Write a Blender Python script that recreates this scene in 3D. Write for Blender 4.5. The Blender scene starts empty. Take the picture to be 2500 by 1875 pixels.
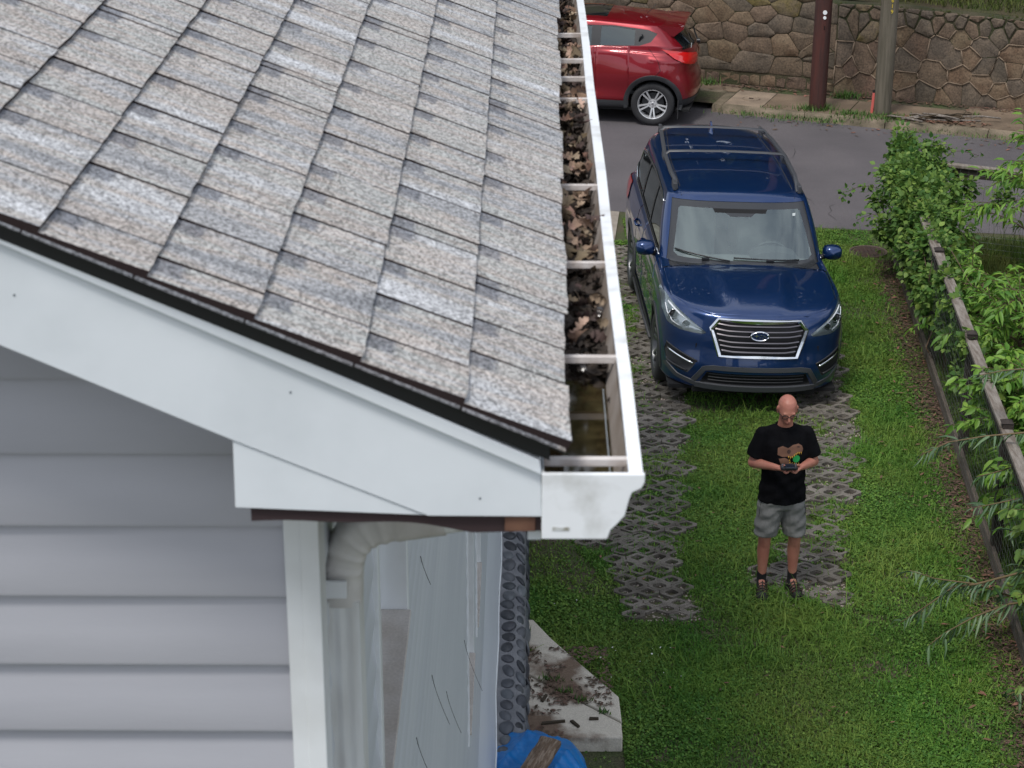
import bpy, bmesh, math, random
import numpy as np
from mathutils import Vector, Matrix
from mathutils.bvhtree import BVHTree
random.seed(7); RNG = np.random.default_rng(11)
R = math.radians
SC = bpy.context.scene
COL = SC.collection

# ------------------------------------------------------------------ camera, sky, sun, exposure
cam = bpy.data.cameras.new('camera'); camo = bpy.data.objects.new('camera', cam); COL.objects.link(camo)
camo.location = (0, 0, 8); camo.rotation_euler = (R(68), 0, 0)
cam.lens = 71.6; cam.sensor_width = 36; cam.clip_start = .05; cam.clip_end = 900
cam.dof.use_dof = True; cam.dof.focus_distance = 13.0; cam.dof.aperture_fstop = 15.0
SC.camera = camo
SUN_EL, SUN_ROT = R(62), R(215)
w = bpy.data.worlds.new('World'); SC.world = w; w.use_nodes = True
nt = w.node_tree; nt.nodes.clear()
def N(t, typ, **kw):
    n = t.nodes.new(typ)
    for k, v in kw.items(): setattr(n, k, v)
    return n
sky = N(nt, 'ShaderNodeTexSky', sky_type='NISHITA', sun_disc=False, sun_elevation=SUN_EL, sun_rotation=SUN_ROT)
sky.air_density = 1.0; sky.dust_density = 2.5
tc = N(nt, 'ShaderNodeTexCoord'); mp = N(nt, 'ShaderNodeMapping'); mp.inputs['Scale'].default_value = (1, 1, 2.2)
cl = N(nt, 'ShaderNodeTexNoise'); cl.inputs['Scale'].default_value = 2.6; cl.inputs['Detail'].default_value = 7; cl.inputs['Roughness'].default_value = .58
rp = N(nt, 'ShaderNodeValToRGB'); rp.color_ramp.elements[0].position = .40; rp.color_ramp.elements[1].position = .62
rp.color_ramp.elements[0].color = (.35, .35, .35, 1); rp.color_ramp.elements[1].color = (.97, .97, .97, 1)
mx = N(nt, 'ShaderNodeMix', data_type='RGBA'); mx.inputs['B'].default_value = (8.2, 8.6, 9.3, 1)
bg = N(nt, 'ShaderNodeBackground'); bg.inputs['Strength'].default_value = .088
wo = N(nt, 'ShaderNodeOutputWorld')
L = nt.links.new
L(tc.outputs['Generated'], mp.inputs[0]); L(mp.outputs[0], cl.inputs['Vector']); L(cl.outputs['Fac'], rp.inputs[0])
L(rp.outputs[0], mx.inputs['Factor']); L(sky.outputs[0], mx.inputs['A']); L(mx.outputs['Result'], bg.inputs[0]); L(bg.outputs[0], wo.inputs[0])
sun = bpy.data.lights.new('sun', 'SUN'); sun.energy = 1.5; sun.angle = R(15); sun.color = (1, .96, .9)
suno = bpy.data.objects.new('sun', sun); COL.objects.link(suno)
# the sun stands behind the camera's right shoulder, high
sd = Vector((math.sin(SUN_ROT) * math.cos(SUN_EL), math.cos(SUN_ROT) * math.cos(SUN_EL), math.sin(SUN_EL)))
suno.rotation_euler = (-sd).to_track_quat('-Z', 'Y').to_euler()
SC.view_settings.view_transform = 'Standard'; SC.view_settings.look = 'None'
SC.view_settings.exposure = 0.62; SC.view_settings.gamma = 1.0; SC.view_settings.use_curve_mapping = False

# ------------------------------------------------------------------ helpers
def tag(o, label=None, cat=None, group=None, kind=None):
    if label: o['label'] = label
    if cat: o['category'] = cat
    if group: o['group'] = group
    if kind: o['kind'] = kind
    return o
def empty(name, loc=(0, 0, 0), rz=0, label=None, cat=None, group=None):
    o = bpy.data.objects.new(name, None); COL.objects.link(o); o.location = loc; o.rotation_euler = (0, 0, rz)
    o.empty_display_size = .1
    return tag(o, label, cat, group)
def mesh(verts, faces, smooth=False):
    me = bpy.data.meshes.new('m'); me.from_pydata([tuple(v) for v in verts], [], [tuple(f) for f in faces]); me.update()
    if smooth: me.shade_smooth()
    return me
def link(name, me, mat=None, parent=None, loc=None, kind=None, label=None):
    o = bpy.data.objects.new(name, me); COL.objects.link(o)
    if mat is not None and me is not None and not me.materials:
        for m_ in (mat if isinstance(mat, (list, tuple)) else [mat]): me.materials.append(m_)
    if parent: o.parent = parent
    if loc is not None: o.location = loc
    return tag(o, label=label, kind=kind)
class MB:
    """collects simple shapes, builds ONE mesh"""
    def __init__(s): s.v = []; s.f = []
    def add(s, v, f):
        n = len(s.v); s.v += [tuple(p) for p in v]; s.f += [tuple(i + n for i in q) for q in f]; return s
    def box(s, lo, hi, M=None):
        (a, b, c), (d, e, f) = lo, hi
        v = [(a,b,c),(d,b,c),(d,e,c),(a,e,c),(a,b,f),(d,b,f),(d,e,f),(a,e,f)]
        if M is not None: v = [tuple(M @ Vector(p)) for p in v]
        return s.add(v, [(0,3,2,1),(4,5,6,7),(0,1,5,4),(1,2,6,5),(2,3,7,6),(3,0,4,7)])
    def prism(s, poly, axis, lo, hi):
        """poly in the two other axes, extruded along axis from lo to hi"""
        def P(a, b, t):
            p = [a, b]; p.insert(axis, t); return tuple(p)
        n = len(poly); v = [P(a, b, lo) for a, b in poly] + [P(a, b, hi) for a, b in poly]
        f = [tuple(range(n - 1, -1, -1)), tuple(range(n, 2 * n))] + [(i, (i + 1) % n, (i + 1) % n + n, i + n) for i in range(n)]
        return s.add(v, f)
    def tube(s, pts, r, n=8, prof=None, up=(0, 0, 1), caps=True, rs=None):
        """sweep a circle (or prof, a list of 2D points) along pts"""
        pts = [Vector(p) for p in pts]; up = Vector(up)
        prof = prof or [(math.cos(2 * math.pi * k / n), math.sin(2 * math.pi * k / n)) for k in range(n)]
        m = len(prof); V = []
        for i, p in enumerate(pts):
            t = (pts[min(i + 1, len(pts) - 1)] - pts[max(i - 1, 0)]).normalized()
            u = up if abs(t.dot(up)) < .95 else Vector((1, 0, 0))
            x = t.cross(u).normalized(); y = x.cross(t).normalized()
            rr = rs[i] if rs else r
            for a, b in prof: V.append(p + x * a * rr + y * b * rr)
        F = []
        for i in range(len(pts) - 1):
            for k in range(m): F.append((i*m + k, i*m + (k+1) % m, (i+1)*m + (k+1) % m, (i+1)*m + k))
        if caps: F.append(tuple(range(m - 1, -1, -1))); F.append(tuple(range((len(pts)-1)*m, len(pts)*m)))
        return s.add(V, F)
    def lathe(s, prof, n=32, axis='x', c=(0, 0, 0)):
        """prof: list of (axial, radius)"""
        V = []
        for a, r in prof:
            for k in range(n):
                t = 2 * math.pi * k / n; y, z = r * math.cos(t), r * math.sin(t)
                V.append({'x': (a, y, z), 'y': (y, a, z), 'z': (y, z, a)}[axis])
        V = [(p[0]+c[0], p[1]+c[1], p[2]+c[2]) for p in V]
        F = [(i*n + k, i*n + (k+1) % n, (i+1)*n + (k+1) % n, (i+1)*n + k) for i in range(len(prof)-1) for k in range(n)]
        return s.add(V, F)
    def mesh(s, smooth=False, angle=None):
        me = mesh(s.v, s.f)
        bm = bmesh.new(); bm.from_mesh(me); bmesh.ops.recalc_face_normals(bm, faces=bm.faces); bm.to_mesh(me); bm.free()
        if smooth or angle:
            me.shade_smooth()
            if angle: me.set_sharp_from_angle(angle=R(angle))
        return me
    def build(s, name, mat, parent=None, smooth=False, angle=None, bevel=0, loc=None, kind=None, label=None):
        o = link(name, s.mesh(smooth, angle), mat, parent, loc, kind, label)
        if bevel:
            b = o.modifiers.new('b', 'BEVEL'); b.width = bevel; b.segments = 2; b.limit_method = 'ANGLE'; b.angle_limit = R(40)
        return o
def npmesh(V, F, smooth=False, attr=None):
    """V (n,3), F (m,k) numpy; attr: per-vertex float 'rnd'"""
    V = np.asarray(V, np.float32); F = np.asarray(F, np.int32)
    me = bpy.data.meshes.new('m'); me.vertices.add(len(V)); me.vertices.foreach_set('co', V.ravel())
    k = F.shape[1]; me.loops.add(F.size); me.loops.foreach_set('vertex_index', F.ravel())
    me.polygons.add(len(F)); me.polygons.foreach_set('loop_start', np.arange(0, F.size, k, dtype=np.int32))
    me.update(calc_edges=True)
    if smooth: me.shade_smooth()
    if attr is not None:
        a = me.attributes.new('rnd', 'FLOAT', 'POINT'); a.data.foreach_set('value', np.asarray(attr, np.float32))
    return me
def vnoise(x, y, s, seed=0):
    """smooth value noise 0..1, feature size s"""
    g = np.random.default_rng(seed).random((64, 64)); x = np.asarray(x) / s; y = np.asarray(y) / s
    i = np.floor(x).astype(int); j = np.floor(y).astype(int); u = x - i; v = y - j
    u = u*u*(3-2*u); v = v*v*(3-2*v)
    a = g[i % 64, j % 64]; b = g[(i+1) % 64, j % 64]; c = g[i % 64, (j+1) % 64]; d = g[(i+1) % 64, (j+1) % 64]
    return (a*(1-u) + b*u)*(1-v) + (c*(1-u) + d*u)*v
def fbm(x, y, s, seed=0): return .55*vnoise(x, y, s, seed) + .3*vnoise(x, y, s/2.1, seed+1) + .15*vnoise(x, y, s/4.3, seed+2)

# ------------------------------------------------------------------ materials
MATS = {}
def M(name, col, rough=.6, metal=0., col2=None, scale=3., detail=5, thr=(.35, .65), bump=0., bscale=40., coat=0., spec=.5,
      grain=0., gscale=200., attr=None, stretch=None, rndobj=0., trans=0., space='pos', crough=.03):
    """principled, world-position noise between col and col2, fine grain, bump"""
    if name in MATS: return MATS[name]
    m = bpy.data.materials.new(name); m.use_nodes = True; t = m.node_tree; l = t.links.new
    b = t.nodes['Principled BSDF']; b.inputs['Roughness'].default_value = rough; b.inputs['Metallic'].default_value = metal
    b.inputs['Coat Weight'].default_value = coat; b.inputs['Coat Roughness'].default_value = crough
    b.inputs['Specular IOR Level'].default_value = spec
    b.inputs['Base Color'].default_value = (*col, 1)
    g = N(t, 'ShaderNodeNewGeometry'); src = g.outputs['Position']
    if space == 'obj': src = N(t, 'ShaderNodeTexCoord').outputs['Object']
    if stretch:
        mp_ = N(t, 'ShaderNodeMapping'); mp_.inputs['Scale'].default_value = stretch; l(src, mp_.inputs[0]); ssrc = mp_.outputs[0]
    else: ssrc = src
    out = None
    if col2:
        n = N(t, 'ShaderNodeTexNoise'); n.inputs['Scale'].default_value = scale; n.inputs['Detail'].default_value = detail; l(ssrc, n.inputs['Vector'])
        mr = N(t, 'ShaderNodeMapRange'); mr.inputs['From Min'].default_value = thr[0]; mr.inputs['From Max'].default_value = thr[1]; l(n.outputs['Fac'], mr.inputs['Value'])
        x = N(t, 'ShaderNodeMix', data_type='RGBA'); x.inputs['A'].default_value = (*col, 1); x.inputs['B'].default_value = (*col2, 1)
        l(mr.outputs[0], x.inputs['Factor']); out = x.outputs['Result']
    if attr or rndobj or grain:
        h = N(t, 'ShaderNodeHueSaturation')
        if out: l(out, h.inputs['Color'])
        else: h.inputs['Color'].default_value = (*col, 1)
        v = None
        if attr: v = N(t, 'ShaderNodeAttribute', attribute_name='rnd').outputs['Fac']; amt = attr
        elif rndobj: v = N(t, 'ShaderNodeObjectInfo').outputs['Random']; amt = rndobj
        if v is not None:
            mr = N(t, 'ShaderNodeMapRange'); mr.inputs['To Min'].default_value = 1 - amt; mr.inputs['To Max'].default_value = 1 + amt
            l(v, mr.inputs['Value']); l(mr.outputs[0], h.inputs['Value'])
            mh = N(t, 'ShaderNodeMapRange'); mh.inputs['To Min'].default_value = .5 + .03 * min(1, amt * 2); mh.inputs['To Max'].default_value = .5 - .03 * min(1, amt * 2)
            l(v, mh.inputs['Value']); l(mh.outputs[0], h.inputs['Hue'])
        out = h.outputs[0]
        if grain:
            wn = N(t, 'ShaderNodeTexNoise'); wn.inputs['Scale'].default_value = gscale; wn.inputs['Detail'].default_value = 2; l(src, wn.inputs['Vector'])
            mg = N(t, 'ShaderNodeMapRange'); mg.inputs['From Min'].default_value = .3; mg.inputs['From Max'].default_value = .7
            mg.inputs['To Min'].default_value = 1 - grain; mg.inputs['To Max'].default_value = 1 + grain; l(wn.outputs['Fac'], mg.inputs['Value'])
            h2 = N(t, 'ShaderNodeHueSaturation'); l(out, h2.inputs['Color']); l(mg.outputs[0], h2.inputs['Value']); out = h2.outputs[0]
    if out: l(out, b.inputs['Base Color'])
    if bump:
        n = N(t, 'ShaderNodeTexNoise'); n.inputs['Scale'].default_value = bscale; n.inputs['Detail'].default_value = 6; l(ssrc, n.inputs['Vector'])
        bp = N(t, 'ShaderNodeBump'); bp.inputs['Strength'].default_value = bump; bp.inputs['Distance'].default_value = .02; l(n.outputs['Fac'], bp.inputs['Height']); l(bp.outputs[0], b.inputs['Normal'])
    if trans:
        td = N(t, 'ShaderNodeBsdfTranslucent'); ms = N(t, 'ShaderNodeMixShader'); ms.inputs[0].default_value = trans
        if out: l(out, td.inputs['Color'])
        else: td.inputs['Color'].default_value = (*col, 1)
        o = t.nodes['Material Output']; l(b.outputs[0], ms.inputs[1]); l(td.outputs[0], ms.inputs[2]); l(ms.outputs[0], o.inputs[0])
    MATS[name] = m
    return m
def glass(name, tint, rough=.02, alpha=.5):
    m = bpy.data.materials.new(name); m.use_nodes = True; t = m.node_tree; l = t.links.new; t.nodes.remove(t.nodes['Principled BSDF'])
    tr = N(t, 'ShaderNodeBsdfTransparent'); tr.inputs[0].default_value = (*tint, 1)
    gl = N(t, 'ShaderNodeBsdfGlossy'); gl.inputs['Roughness'].default_value = rough; gl.inputs['Color'].default_value = (.86, .98, .97, 1)
    fr = N(t, 'ShaderNodeFresnel'); fr.inputs['IOR'].default_value = 1.5
    mr = N(t, 'ShaderNodeMapRange'); mr.inputs['To Min'].default_value = alpha; mr.inputs['To Max'].default_value = 1
    ms = N(t, 'ShaderNodeMixShader'); l(fr.outputs[0], mr.inputs['Value']); l(mr.outputs[0], ms.inputs[0])
    l(tr.outputs[0], ms.inputs[1]); l(gl.outputs[0], ms.inputs[2]); l(ms.outputs[0], t.nodes['Material Output'].inputs[0])
    return m
WHITE = M('white_aluminium', (.70, .745, .785), .42, col2=(.60, .645, .68), scale=5, detail=9, thr=(.45,.75), bump=.08, bscale=6)
TRIMW = M('white_trim', (.74, .77, .79), .4, col2=(.60, .62, .62), scale=5, thr=(.5, .8))
GUTW = M('gutter_enamel', (.80, .83, .86), .3, col2=(.52, .53, .52), scale=17, detail=9, thr=(.52, .78))
GUTIN = M('gutter_inside', (.42, .38, .35), .5, col2=(.25, .20, .16), scale=12)
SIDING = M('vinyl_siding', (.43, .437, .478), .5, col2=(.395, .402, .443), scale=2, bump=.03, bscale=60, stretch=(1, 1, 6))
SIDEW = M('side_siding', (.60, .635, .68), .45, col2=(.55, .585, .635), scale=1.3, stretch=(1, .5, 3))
BLACK = M('black_metal', (.012, .013, .015), .4)
BROWNW = M('raw_brown_wood', (.10, .045, .03), .8, col2=(.16, .08, .05), scale=20)
DARKW = M('shaded_soffit_wood', (.035, .02, .022), .8)  # wood brown, darkened by the shade under the rake board
RUBBER = M('tyre_rubber', (.018, .018, .02), .7, bump=.1, bscale=90)
PLASTIC = M('black_plastic', (.022, .023, .026), .55)
CHROME = M('chrome', (.75, .77, .8), .12, 1.)
SILVER = M('silver_alloy', (.72, .73, .75), .35, .6)
DSILVER = M('dark_alloy', (.16, .165, .175), .3, .8)
# ------------------------------------------------------------------ ground, road, pavement
SOIL = M('lawn_soil', (.075, .058, .038), .95, col2=(.045, .065, .018), scale=2.2, grain=.5, gscale=60, bump=.6, bscale=50)
ASPH = M('asphalt', (.108, .098, .104), .85, col2=(.084, .077, .083), scale=.9, detail=8, grain=.35, gscale=170, bump=.25, bscale=150)
CONC = M('old_concrete', (.185, .135, .092), .9, col2=(.110, .080, .054), scale=2.1, detail=8, grain=.25, gscale=90, bump=.3, bscale=60)
KERB = M('kerb_concrete', (.22, .175, .125), .9, col2=(.10, .085, .055), scale=3.5, detail=8, grain=.25, gscale=90, bump=.3, bscale=60)
U = Vector((.929, -.37, 0)); NN = Vector((.37, .929, 0)); K0 = Vector((4.58, 30.56, 0))
def SP(a, b, z=0): p = K0 + U * a + NN * b; return (p.x, p.y, z)
STREET_ROT = math.atan2(-.37, .929)
ground = link('ground', mesh([(-400,-300,0),(400,-300,0),(400,500,0),(-400,500,0)], [(0,1,2,3)]), SOIL, kind='structure')
# road: a strip between the kerb (b = 0, set back to .75 behind the red car) and the lawn edge
def road_near(x): return 26.35 - .30 * x if x < 4.0 else 25.15 + .0 * x - .10 * (x - 4.0)
xs = np.linspace(-60, 60, 121)
V = []; F = []
for i, x in enumerate(xs):
    wob = .05 * math.sin(x * 2.3) + .03 * math.sin(x * 5.1)
    t = (x - K0.x) / .929
    V.append((x, road_near(x) + wob, .004)); V.append((x + .37 * .9 * (1 if x < 3.5 else 0), 0, .004))
    a = t; b = .85 if a < -1.45 else .03
    p = SP(a, b, .004); V[-1] = p
for i in range(len(xs) - 1): F.append((2*i, 2*i+2, 2*i+3, 2*i+1))
link('road', mesh(V, F), ASPH, kind='structure')
# kerb stones
kb = []
def kerbstone(a0, a1, b0, b1, par):
    n = 6; mb = MB(); V = []
    for k in range(n + 1):
        a = a0 + (a1 - a0) * k / n; j = random.uniform(-.015, .015); jz = random.uniform(-.008, .008)
        V += [SP(a, b0 + j, -.05), SP(a, b0 + .02 + j, .07), SP(a, b0 + .05 + j, .115 + jz), SP(a, b1, .12 + jz*.3), SP(a, b1, -.05)]
    F = [(5*k+q, 5*k+q+1, 5*k+q+6, 5*k+q+5) for k in range(n) for q in range(4)] + [(4,3,2,1,0), tuple(5*n+q for q in range(5))]
    mb.add(V, F); mb.build('kerbstone', KERB, par, smooth=True, angle=40)
sidewalk = link('sidewalk', mesh([SP(-30,.165,.108), SP(40,.165,.108), SP(40,1.9,.108), SP(-30,1.9,.108)], [(0,1,2,3)]), SOIL, kind='structure')
kerb = link('kerb', MB().box((-.01,-.01,-.2),(0,0,-.19)).mesh(), KERB, kind='structure', loc=SP(0, .1, 0)); kerb.location = (0, 0, 0)
a = -1.42
while a < 14:
    l_ = random.uniform(1.1, 1.8); kerbstone(a, a + l_ - .012, 0, .16, kerb); a += l_
kerbstone(-1.58, -1.432, .02, .85, kerb)
for q in range(4): kerbstone(-1.6 - 1.6*(q+1), -1.61 - 1.6*q, .85, 1.0, kerb)
for q in range(3): kerbstone(14.1 + 5*q, 19.05 + 5*q, 0, .16, kerb)
# sidewalk slabs (each its own piece, joints open)
def slab(a0, a1, b0, b1, z=.12, tilt=0, mat=CONC):
    z1 = z + tilt
    v = [SP(a0,b0,.02),SP(a1,b0,.02),SP(a1,b1,.02),SP(a0,b1,.02),SP(a0,b0,z),SP(a1,b0,z1),SP(a1,b1,z1),SP(a0,b1,z)]
    MB().add(v, [(0,3,2,1),(4,5,6,7),(0,1,5,4),(1,2,6,5),(2,3,7,6),(3,0,4,7)]).build('concrete_slab', mat, sidewalk, bevel=.006)
LIGHTC = M('pale_concrete', (.29, .225, .165), .9, col2=(.20, .155, .115), scale=4, grain=.2, gscale=90)
sl = [-1.42, -.80, .52, 2.2, 3.9, 5.6, 7.3, 9.1, 10.9, 12.7, 14.5]
for i in range(len(sl) - 1):
    m_ = LIGHTC if i == 0 else CONC
    slab(sl[i], sl[i+1] - .016, .172, 1.10 if i < 3 else 1.42, .12 + random.uniform(-.006, .008), random.uniform(-.006, .006), m_)
slab(-8, -1.44, 1.0, 1.42); slab(14.5, 38, .172, 1.42)
# near side: driveway apron left of the blue car and the manhole lid
apr = MB().prism([(-.2, 24.9), (1.30, 24.6), (1.42, 25.85), (-.2, 26.3)], 2, -.05, .018).build('driveway_apron', M('apron_concrete', (.30,.27,.23), .9, col2=(.2,.17,.14), scale=5, grain=.2), kind='structure')
IRON = M('rusty_iron', (.05, .038, .034), .75, .3, col2=(.075, .045, .035), scale=9, bump=.3, bscale=60)
def lid(name, c, r, label, nz=.012):
    e = empty(name, c, 0, label, 'manhole cover')
    MB().lathe([(0, r*.90), (nz, r*.90), (nz+.006, r*.93), (nz+.006, r), (-.02, r*1.03)], 32, 'z').build('rim', M('lid_rim', (.10,.065,.05), .8, col2=(.06,.05,.045), scale=12), e, angle=40)
    mb = MB().lathe([(.010, .001), (.010, r*.87), (-.01, r*.88)], 32, 'z')
    for i in range(-3, 4):
        for j in range(-3, 4):
            if math.hypot(i, j) < 3.4: mb.box((i*r*.22-.012, j*r*.22-.012, .010), (i*r*.22+.012, j*r*.22+.012, .014))
    mb.build('plate', IRON, e)
    return e
lid('manhole_cover', (4.44, 24.15, .012), .235, 'round rusty iron cover set in the lawn beside the vine covered fence')
c = SP(-1.10, .60, .124)
e = empty('water_meter_cover', c, STREET_ROT, 'pale square utility cover with a round lid behind the red car', 'utility cover')
MB().lathe([(.0, .001), (.004, .12), (.012, .125), (.012, .14), (-.002, .145)], 28, 'z').build('lid', LIGHTC, e, angle=40)
MB().box((-.035, -.012, .004), (.035, .012, .012)).build('handle', IRON, e)

# ------------------------------------------------------------------ retaining wall of separate stones
WB = 1.44                       # street-frame distance of the wall face
WALLZ = 1.60
MORTAR = M('wall_mortar', (.085, .064, .042), .95, col2=(.032, .040, .014), scale=1.6, grain=.3, gscale=60, bump=.6, bscale=30)
STONE = [M('fieldstone_%s' % n, c, .9, col2=c2, scale=4.0, detail=11, thr=(.38,.62), grain=.35, gscale=38, bump=1., bscale=7, rndobj=.10) for n, c, c2 in
         (('brown', (.145,.103,.070), (.105,.076,.052)), ('grey', (.130,.100,.072), (.090,.072,.054)), ('ochre', (.160,.116,.074), (.125,.082,.050)),
          ('rust', (.140,.090,.062), (.100,.070,.050)), ('mossy', (.130,.100,.066), (.135,.105,.036)))]
wall = empty('retaining_wall', SP(0, WB + .1, .1), STREET_ROT, 'brown fieldstone retaining wall with mossy joints behind the far sidewalk', 'wall')
wl = wall.location
def WP(a, b, z): return (a, b - WB - .1, z - .1)         # wall-local coordinates
topz = lambda a: 1.56 - .008 * a + .02 * math.sin(a * 1.7) + (.30 if a < -.2 else 0) * min(1, max(0, (-.2 - a) / 1.5))
V = []; F = []; aa = np.linspace(-30, 36, 133)
for a in aa: V += [WP(a, WB, 0), WP(a, WB, topz(a) - .02), WP(a, WB + .38, topz(a) - .01), WP(a, WB + .38, 0)]
for i in range(len(aa) - 1):
    for q in range(3): F.append((4*i+q, 4*i+q+1, 4*i+q+5, 4*i+q+4))
MB().add(V, F).build('mortar', MORTAR, wall)
def clip(poly, n, d):
    out = []
    for i in range(len(poly)):
        p, q = poly[i], poly[(i+1) % len(poly)]; dp = n[0]*p[0]+n[1]*p[1]-d; dq = n[0]*q[0]+n[1]*q[1]-d
        if dp <= 0: out.append(p)
        if dp * dq < 0:
            t = dp / (dp - dq); out.append((p[0]+(q[0]-p[0])*t, p[1]+(q[1]-p[1])*t))
    return out
def stone_obj(poly, gap, proud, mats, parent):
    cx = sum(p[0] for p in poly)/len(poly); cz = sum(p[1] for p in poly)/len(poly)
    # inset by the joint, cut the corners, jitter
    P = []
    n = len(poly)
    for i in range(n):
        p, q = poly[i], poly[(i+1) % n]
        for t in (.09, .91): P.append([p[0]+(q[0]-p[0])*t, p[1]+(q[1]-p[1])*t])
    out = []
    for x, z in P:
        d = math.hypot(x-cx, z-cz) + 1e-6; k = max(.2, 1 - gap / d); out.append((cx+(x-cx)*k + random.uniform(-.006,.006), cz+(z-cz)*k + random.uniform(-.006,.006)))
    m = len(out); V = []
    for s_, dy in ((1, .03), (1, -proud*.55), (.86, -proud)):
        for x, z in out: V.append((x if s_ == 1 else cx+(x-cx)*s_, WB + dy + (random.uniform(-.008,.008) if s_ < 1 else 0), z if s_ == 1 else cz+(z-cz)*s_))
    V.append((cx, WB - proud - random.uniform(-.004, .010), cz))
    V = [WP(v[0], v[1], v[2]) for v in V]
    F = [(k, (k+1) % m, (k+1) % m + m, k + m) for k in range(m)] + [(m+k, m+(k+1) % m, m+(k+1) % m + m, 2*m + k) for k in range(m)] + [(2*m+k, 2*m+(k+1) % m, 3*m) for k in range(m)]
    MB().add(V, F).build('stone', random.choice(mats), parent, smooth=True, angle=35)
    return cx, cz
# left part: one course of small stones, then big irregular blocks
A0, A1 = -4.2, .02
a = A0
while a < A1 - .05:
    b = min(A1, a + random.uniform(.16, .34)); h1 = .30 + random.uniform(-.03, .03)
    stone_obj([(a, .13), (b, .13), (b, h1), ((a+b)/2, h1 + .02), (a, h1 - .01)], .014, random.uniform(.0, .02), STONE[2:4], wall); a = b
random.seed(77); ls = []
for _ in range(6000):
    x = random.uniform(A0, A1); z = random.uniform(.36, 1.9); r = (.31 if vnoise(x, z, .6, 9) > .42 else .18) if x > -2.1 else .17
    if all(((x-p)*.62)**2 + (z-q)**2 > r*r for p, q in ls): ls.append((x, z))
for i, (x, z) in enumerate(ls):
    poly = [(A0 - .1, .345), (A1, .345), (A1, topz(x)), (A0 - .1, topz(x))]
    for k, (p, q) in enumerate(ls):
        if k == i or abs(p-x) > 2.2: continue
        n = ((p-x)*.62**2, q-z); d = (.62**2*(p*p - x*x) + q*q - z*z)/2
        poly = clip(poly, n, d)
        if len(poly) < 3: break
    if len(poly) >= 3: stone_obj(poly, .006, random.uniform(.012, .035), STONE[:2] + STONE[2:3] + (STONE[4:] if z > 1.4 else []), wall)
# right part: polygonal rubble with raised mortar ridges
seeds = []; random.seed(21)
def far_enough(x, z, r): return all((x-a)**2 + (z-b)**2 > r*r for a, b in seeds)
for _ in range(9000):
    x = random.uniform(.05, 6.2); z = random.uniform(.14, 1.64); r = (.40 if vnoise(x, z, .5, 3) > .5 else .22) if z < 1.25 else .165
    if far_enough(x, z, r): seeds.append((x, z))
RIDGE = M('raised_mortar', (.23, .17, .12), .9, col2=(.15, .11, .075), scale=9, grain=.2, gscale=120)
ridges = MB(); done = set()
for i, (x, z) in enumerate(seeds):
    poly = [(A1, .12), (6.5, .12), (6.5, topz(x)), (A1, topz(x))]
    for k, (a, b) in enumerate(seeds):
        if k == i or abs(a-x) > 1.2: continue
        n = (a-x, b-z); d = (a*a+b*b-x*x-z*z)/2
        poly = clip(poly, n, d)
        if len(poly) < 3: break
    if len(poly) < 3: continue
    top = z > 1.2
    mats = (STONE[:2] + [STONE[4], STONE[1]]) if top else STONE[:4]
    stone_obj(poly, .018 if top else .004, random.uniform(.015, .035) if top else random.uniform(.004, .012), mats, wall)
    if not top:
        for q in range(len(poly)):
            p, s_ = poly[q], poly[(q+1) % len(poly)]
            key = tuple(sorted(((round(p[0], 2), round(p[1], 2)), (round(s_[0], 2), round(s_[1], 2)))))
            if key in done or random.random() < .30: continue
            done.add(key)
            if math.hypot(p[0]-s_[0], p[1]-s_[1]) > .07 and min(p[1], s_[1]) > .13 and max(p[1], s_[1]) < 1.3:
                ridges.tube([WP(p[0], WB-.012, p[1]), WP((p[0]+s_[0])/2+random.uniform(-.01,.01), WB-.022, (p[1]+s_[1])/2), WP(s_[0], WB-.012, s_[1])], .011, 5)
ridges.build('mortar_ridge', RIDGE, wall, smooth=True, kind='stuff')
# moss in the upper joints
MOSS = M('moss', (.030, .045, .006), .95, col2=(.055, .060, .008), scale=20, bump=1, bscale=80)
# ------------------------------------------------------------------ bank above the wall
V = []; F = []; nb = 14; na = 60
for i in range(na + 1):
    a = -32 + 70 * i / na
    for j in range(nb + 1):
        b = WB + .30 + 24 * (j / nb) ** 1.6
        V.append(SP(a, b, topz(a) - .015 + .33 * (b - WB - .3) + (.25 * (vnoise(a + 40, b, 2.5, 5) - .5) if j > 1 else 0)))
for i in range(na):
    for j in range(nb): q = i * (nb + 1) + j; F.append((q, q + nb + 1, q + nb + 2, q + 1))
link('bank', mesh(V, F, True), M('bank_soil', (.060,.040,.026), .95, col2=(.04,.045,.014), scale=1.5, grain=.4, gscale=50, bump=.6, bscale=40), kind='structure')
V = [SP(-60, 24, 8.6), SP(90, 24, 8.6), SP(90, 300, 16), SP(-60, 300, 16)]
link('hill', mesh(V, [(0,1,2,3)]), MATS['bank_soil'], kind='structure')

# cracks in the asphalt
rc = random.Random(6); mb = MB()
for x0, y0, dx, dy, n in ((4.05, 26.2, -.05, .16, 12), (3.6, 27.8, .06, .14, 9), (4.25, 25.5, .02, .13, 7), (5.6, 27.2, .14, .03, 9), (6.4, 28.3, .12, -.05, 8)):
    x, y = x0, y0; P = []
    for k in range(n): P.append((x, y)); x += dx + rc.uniform(-.06, .06); y += dy + rc.uniform(-.05, .05)
    for (a, b), (c_, d_) in zip(P[:-1], P[1:]):
        w_ = rc.uniform(.0015, .0045); mb.add([(a - w_, b, .0085), (a + w_, b, .0085), (c_ + w_, d_, .0085), (c_ - w_, d_, .0085)], [(0, 1, 2, 3)])
mb.build('road_crack', M('crack_dark', (.030, .028, .030), .95), kind='stuff')
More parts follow.
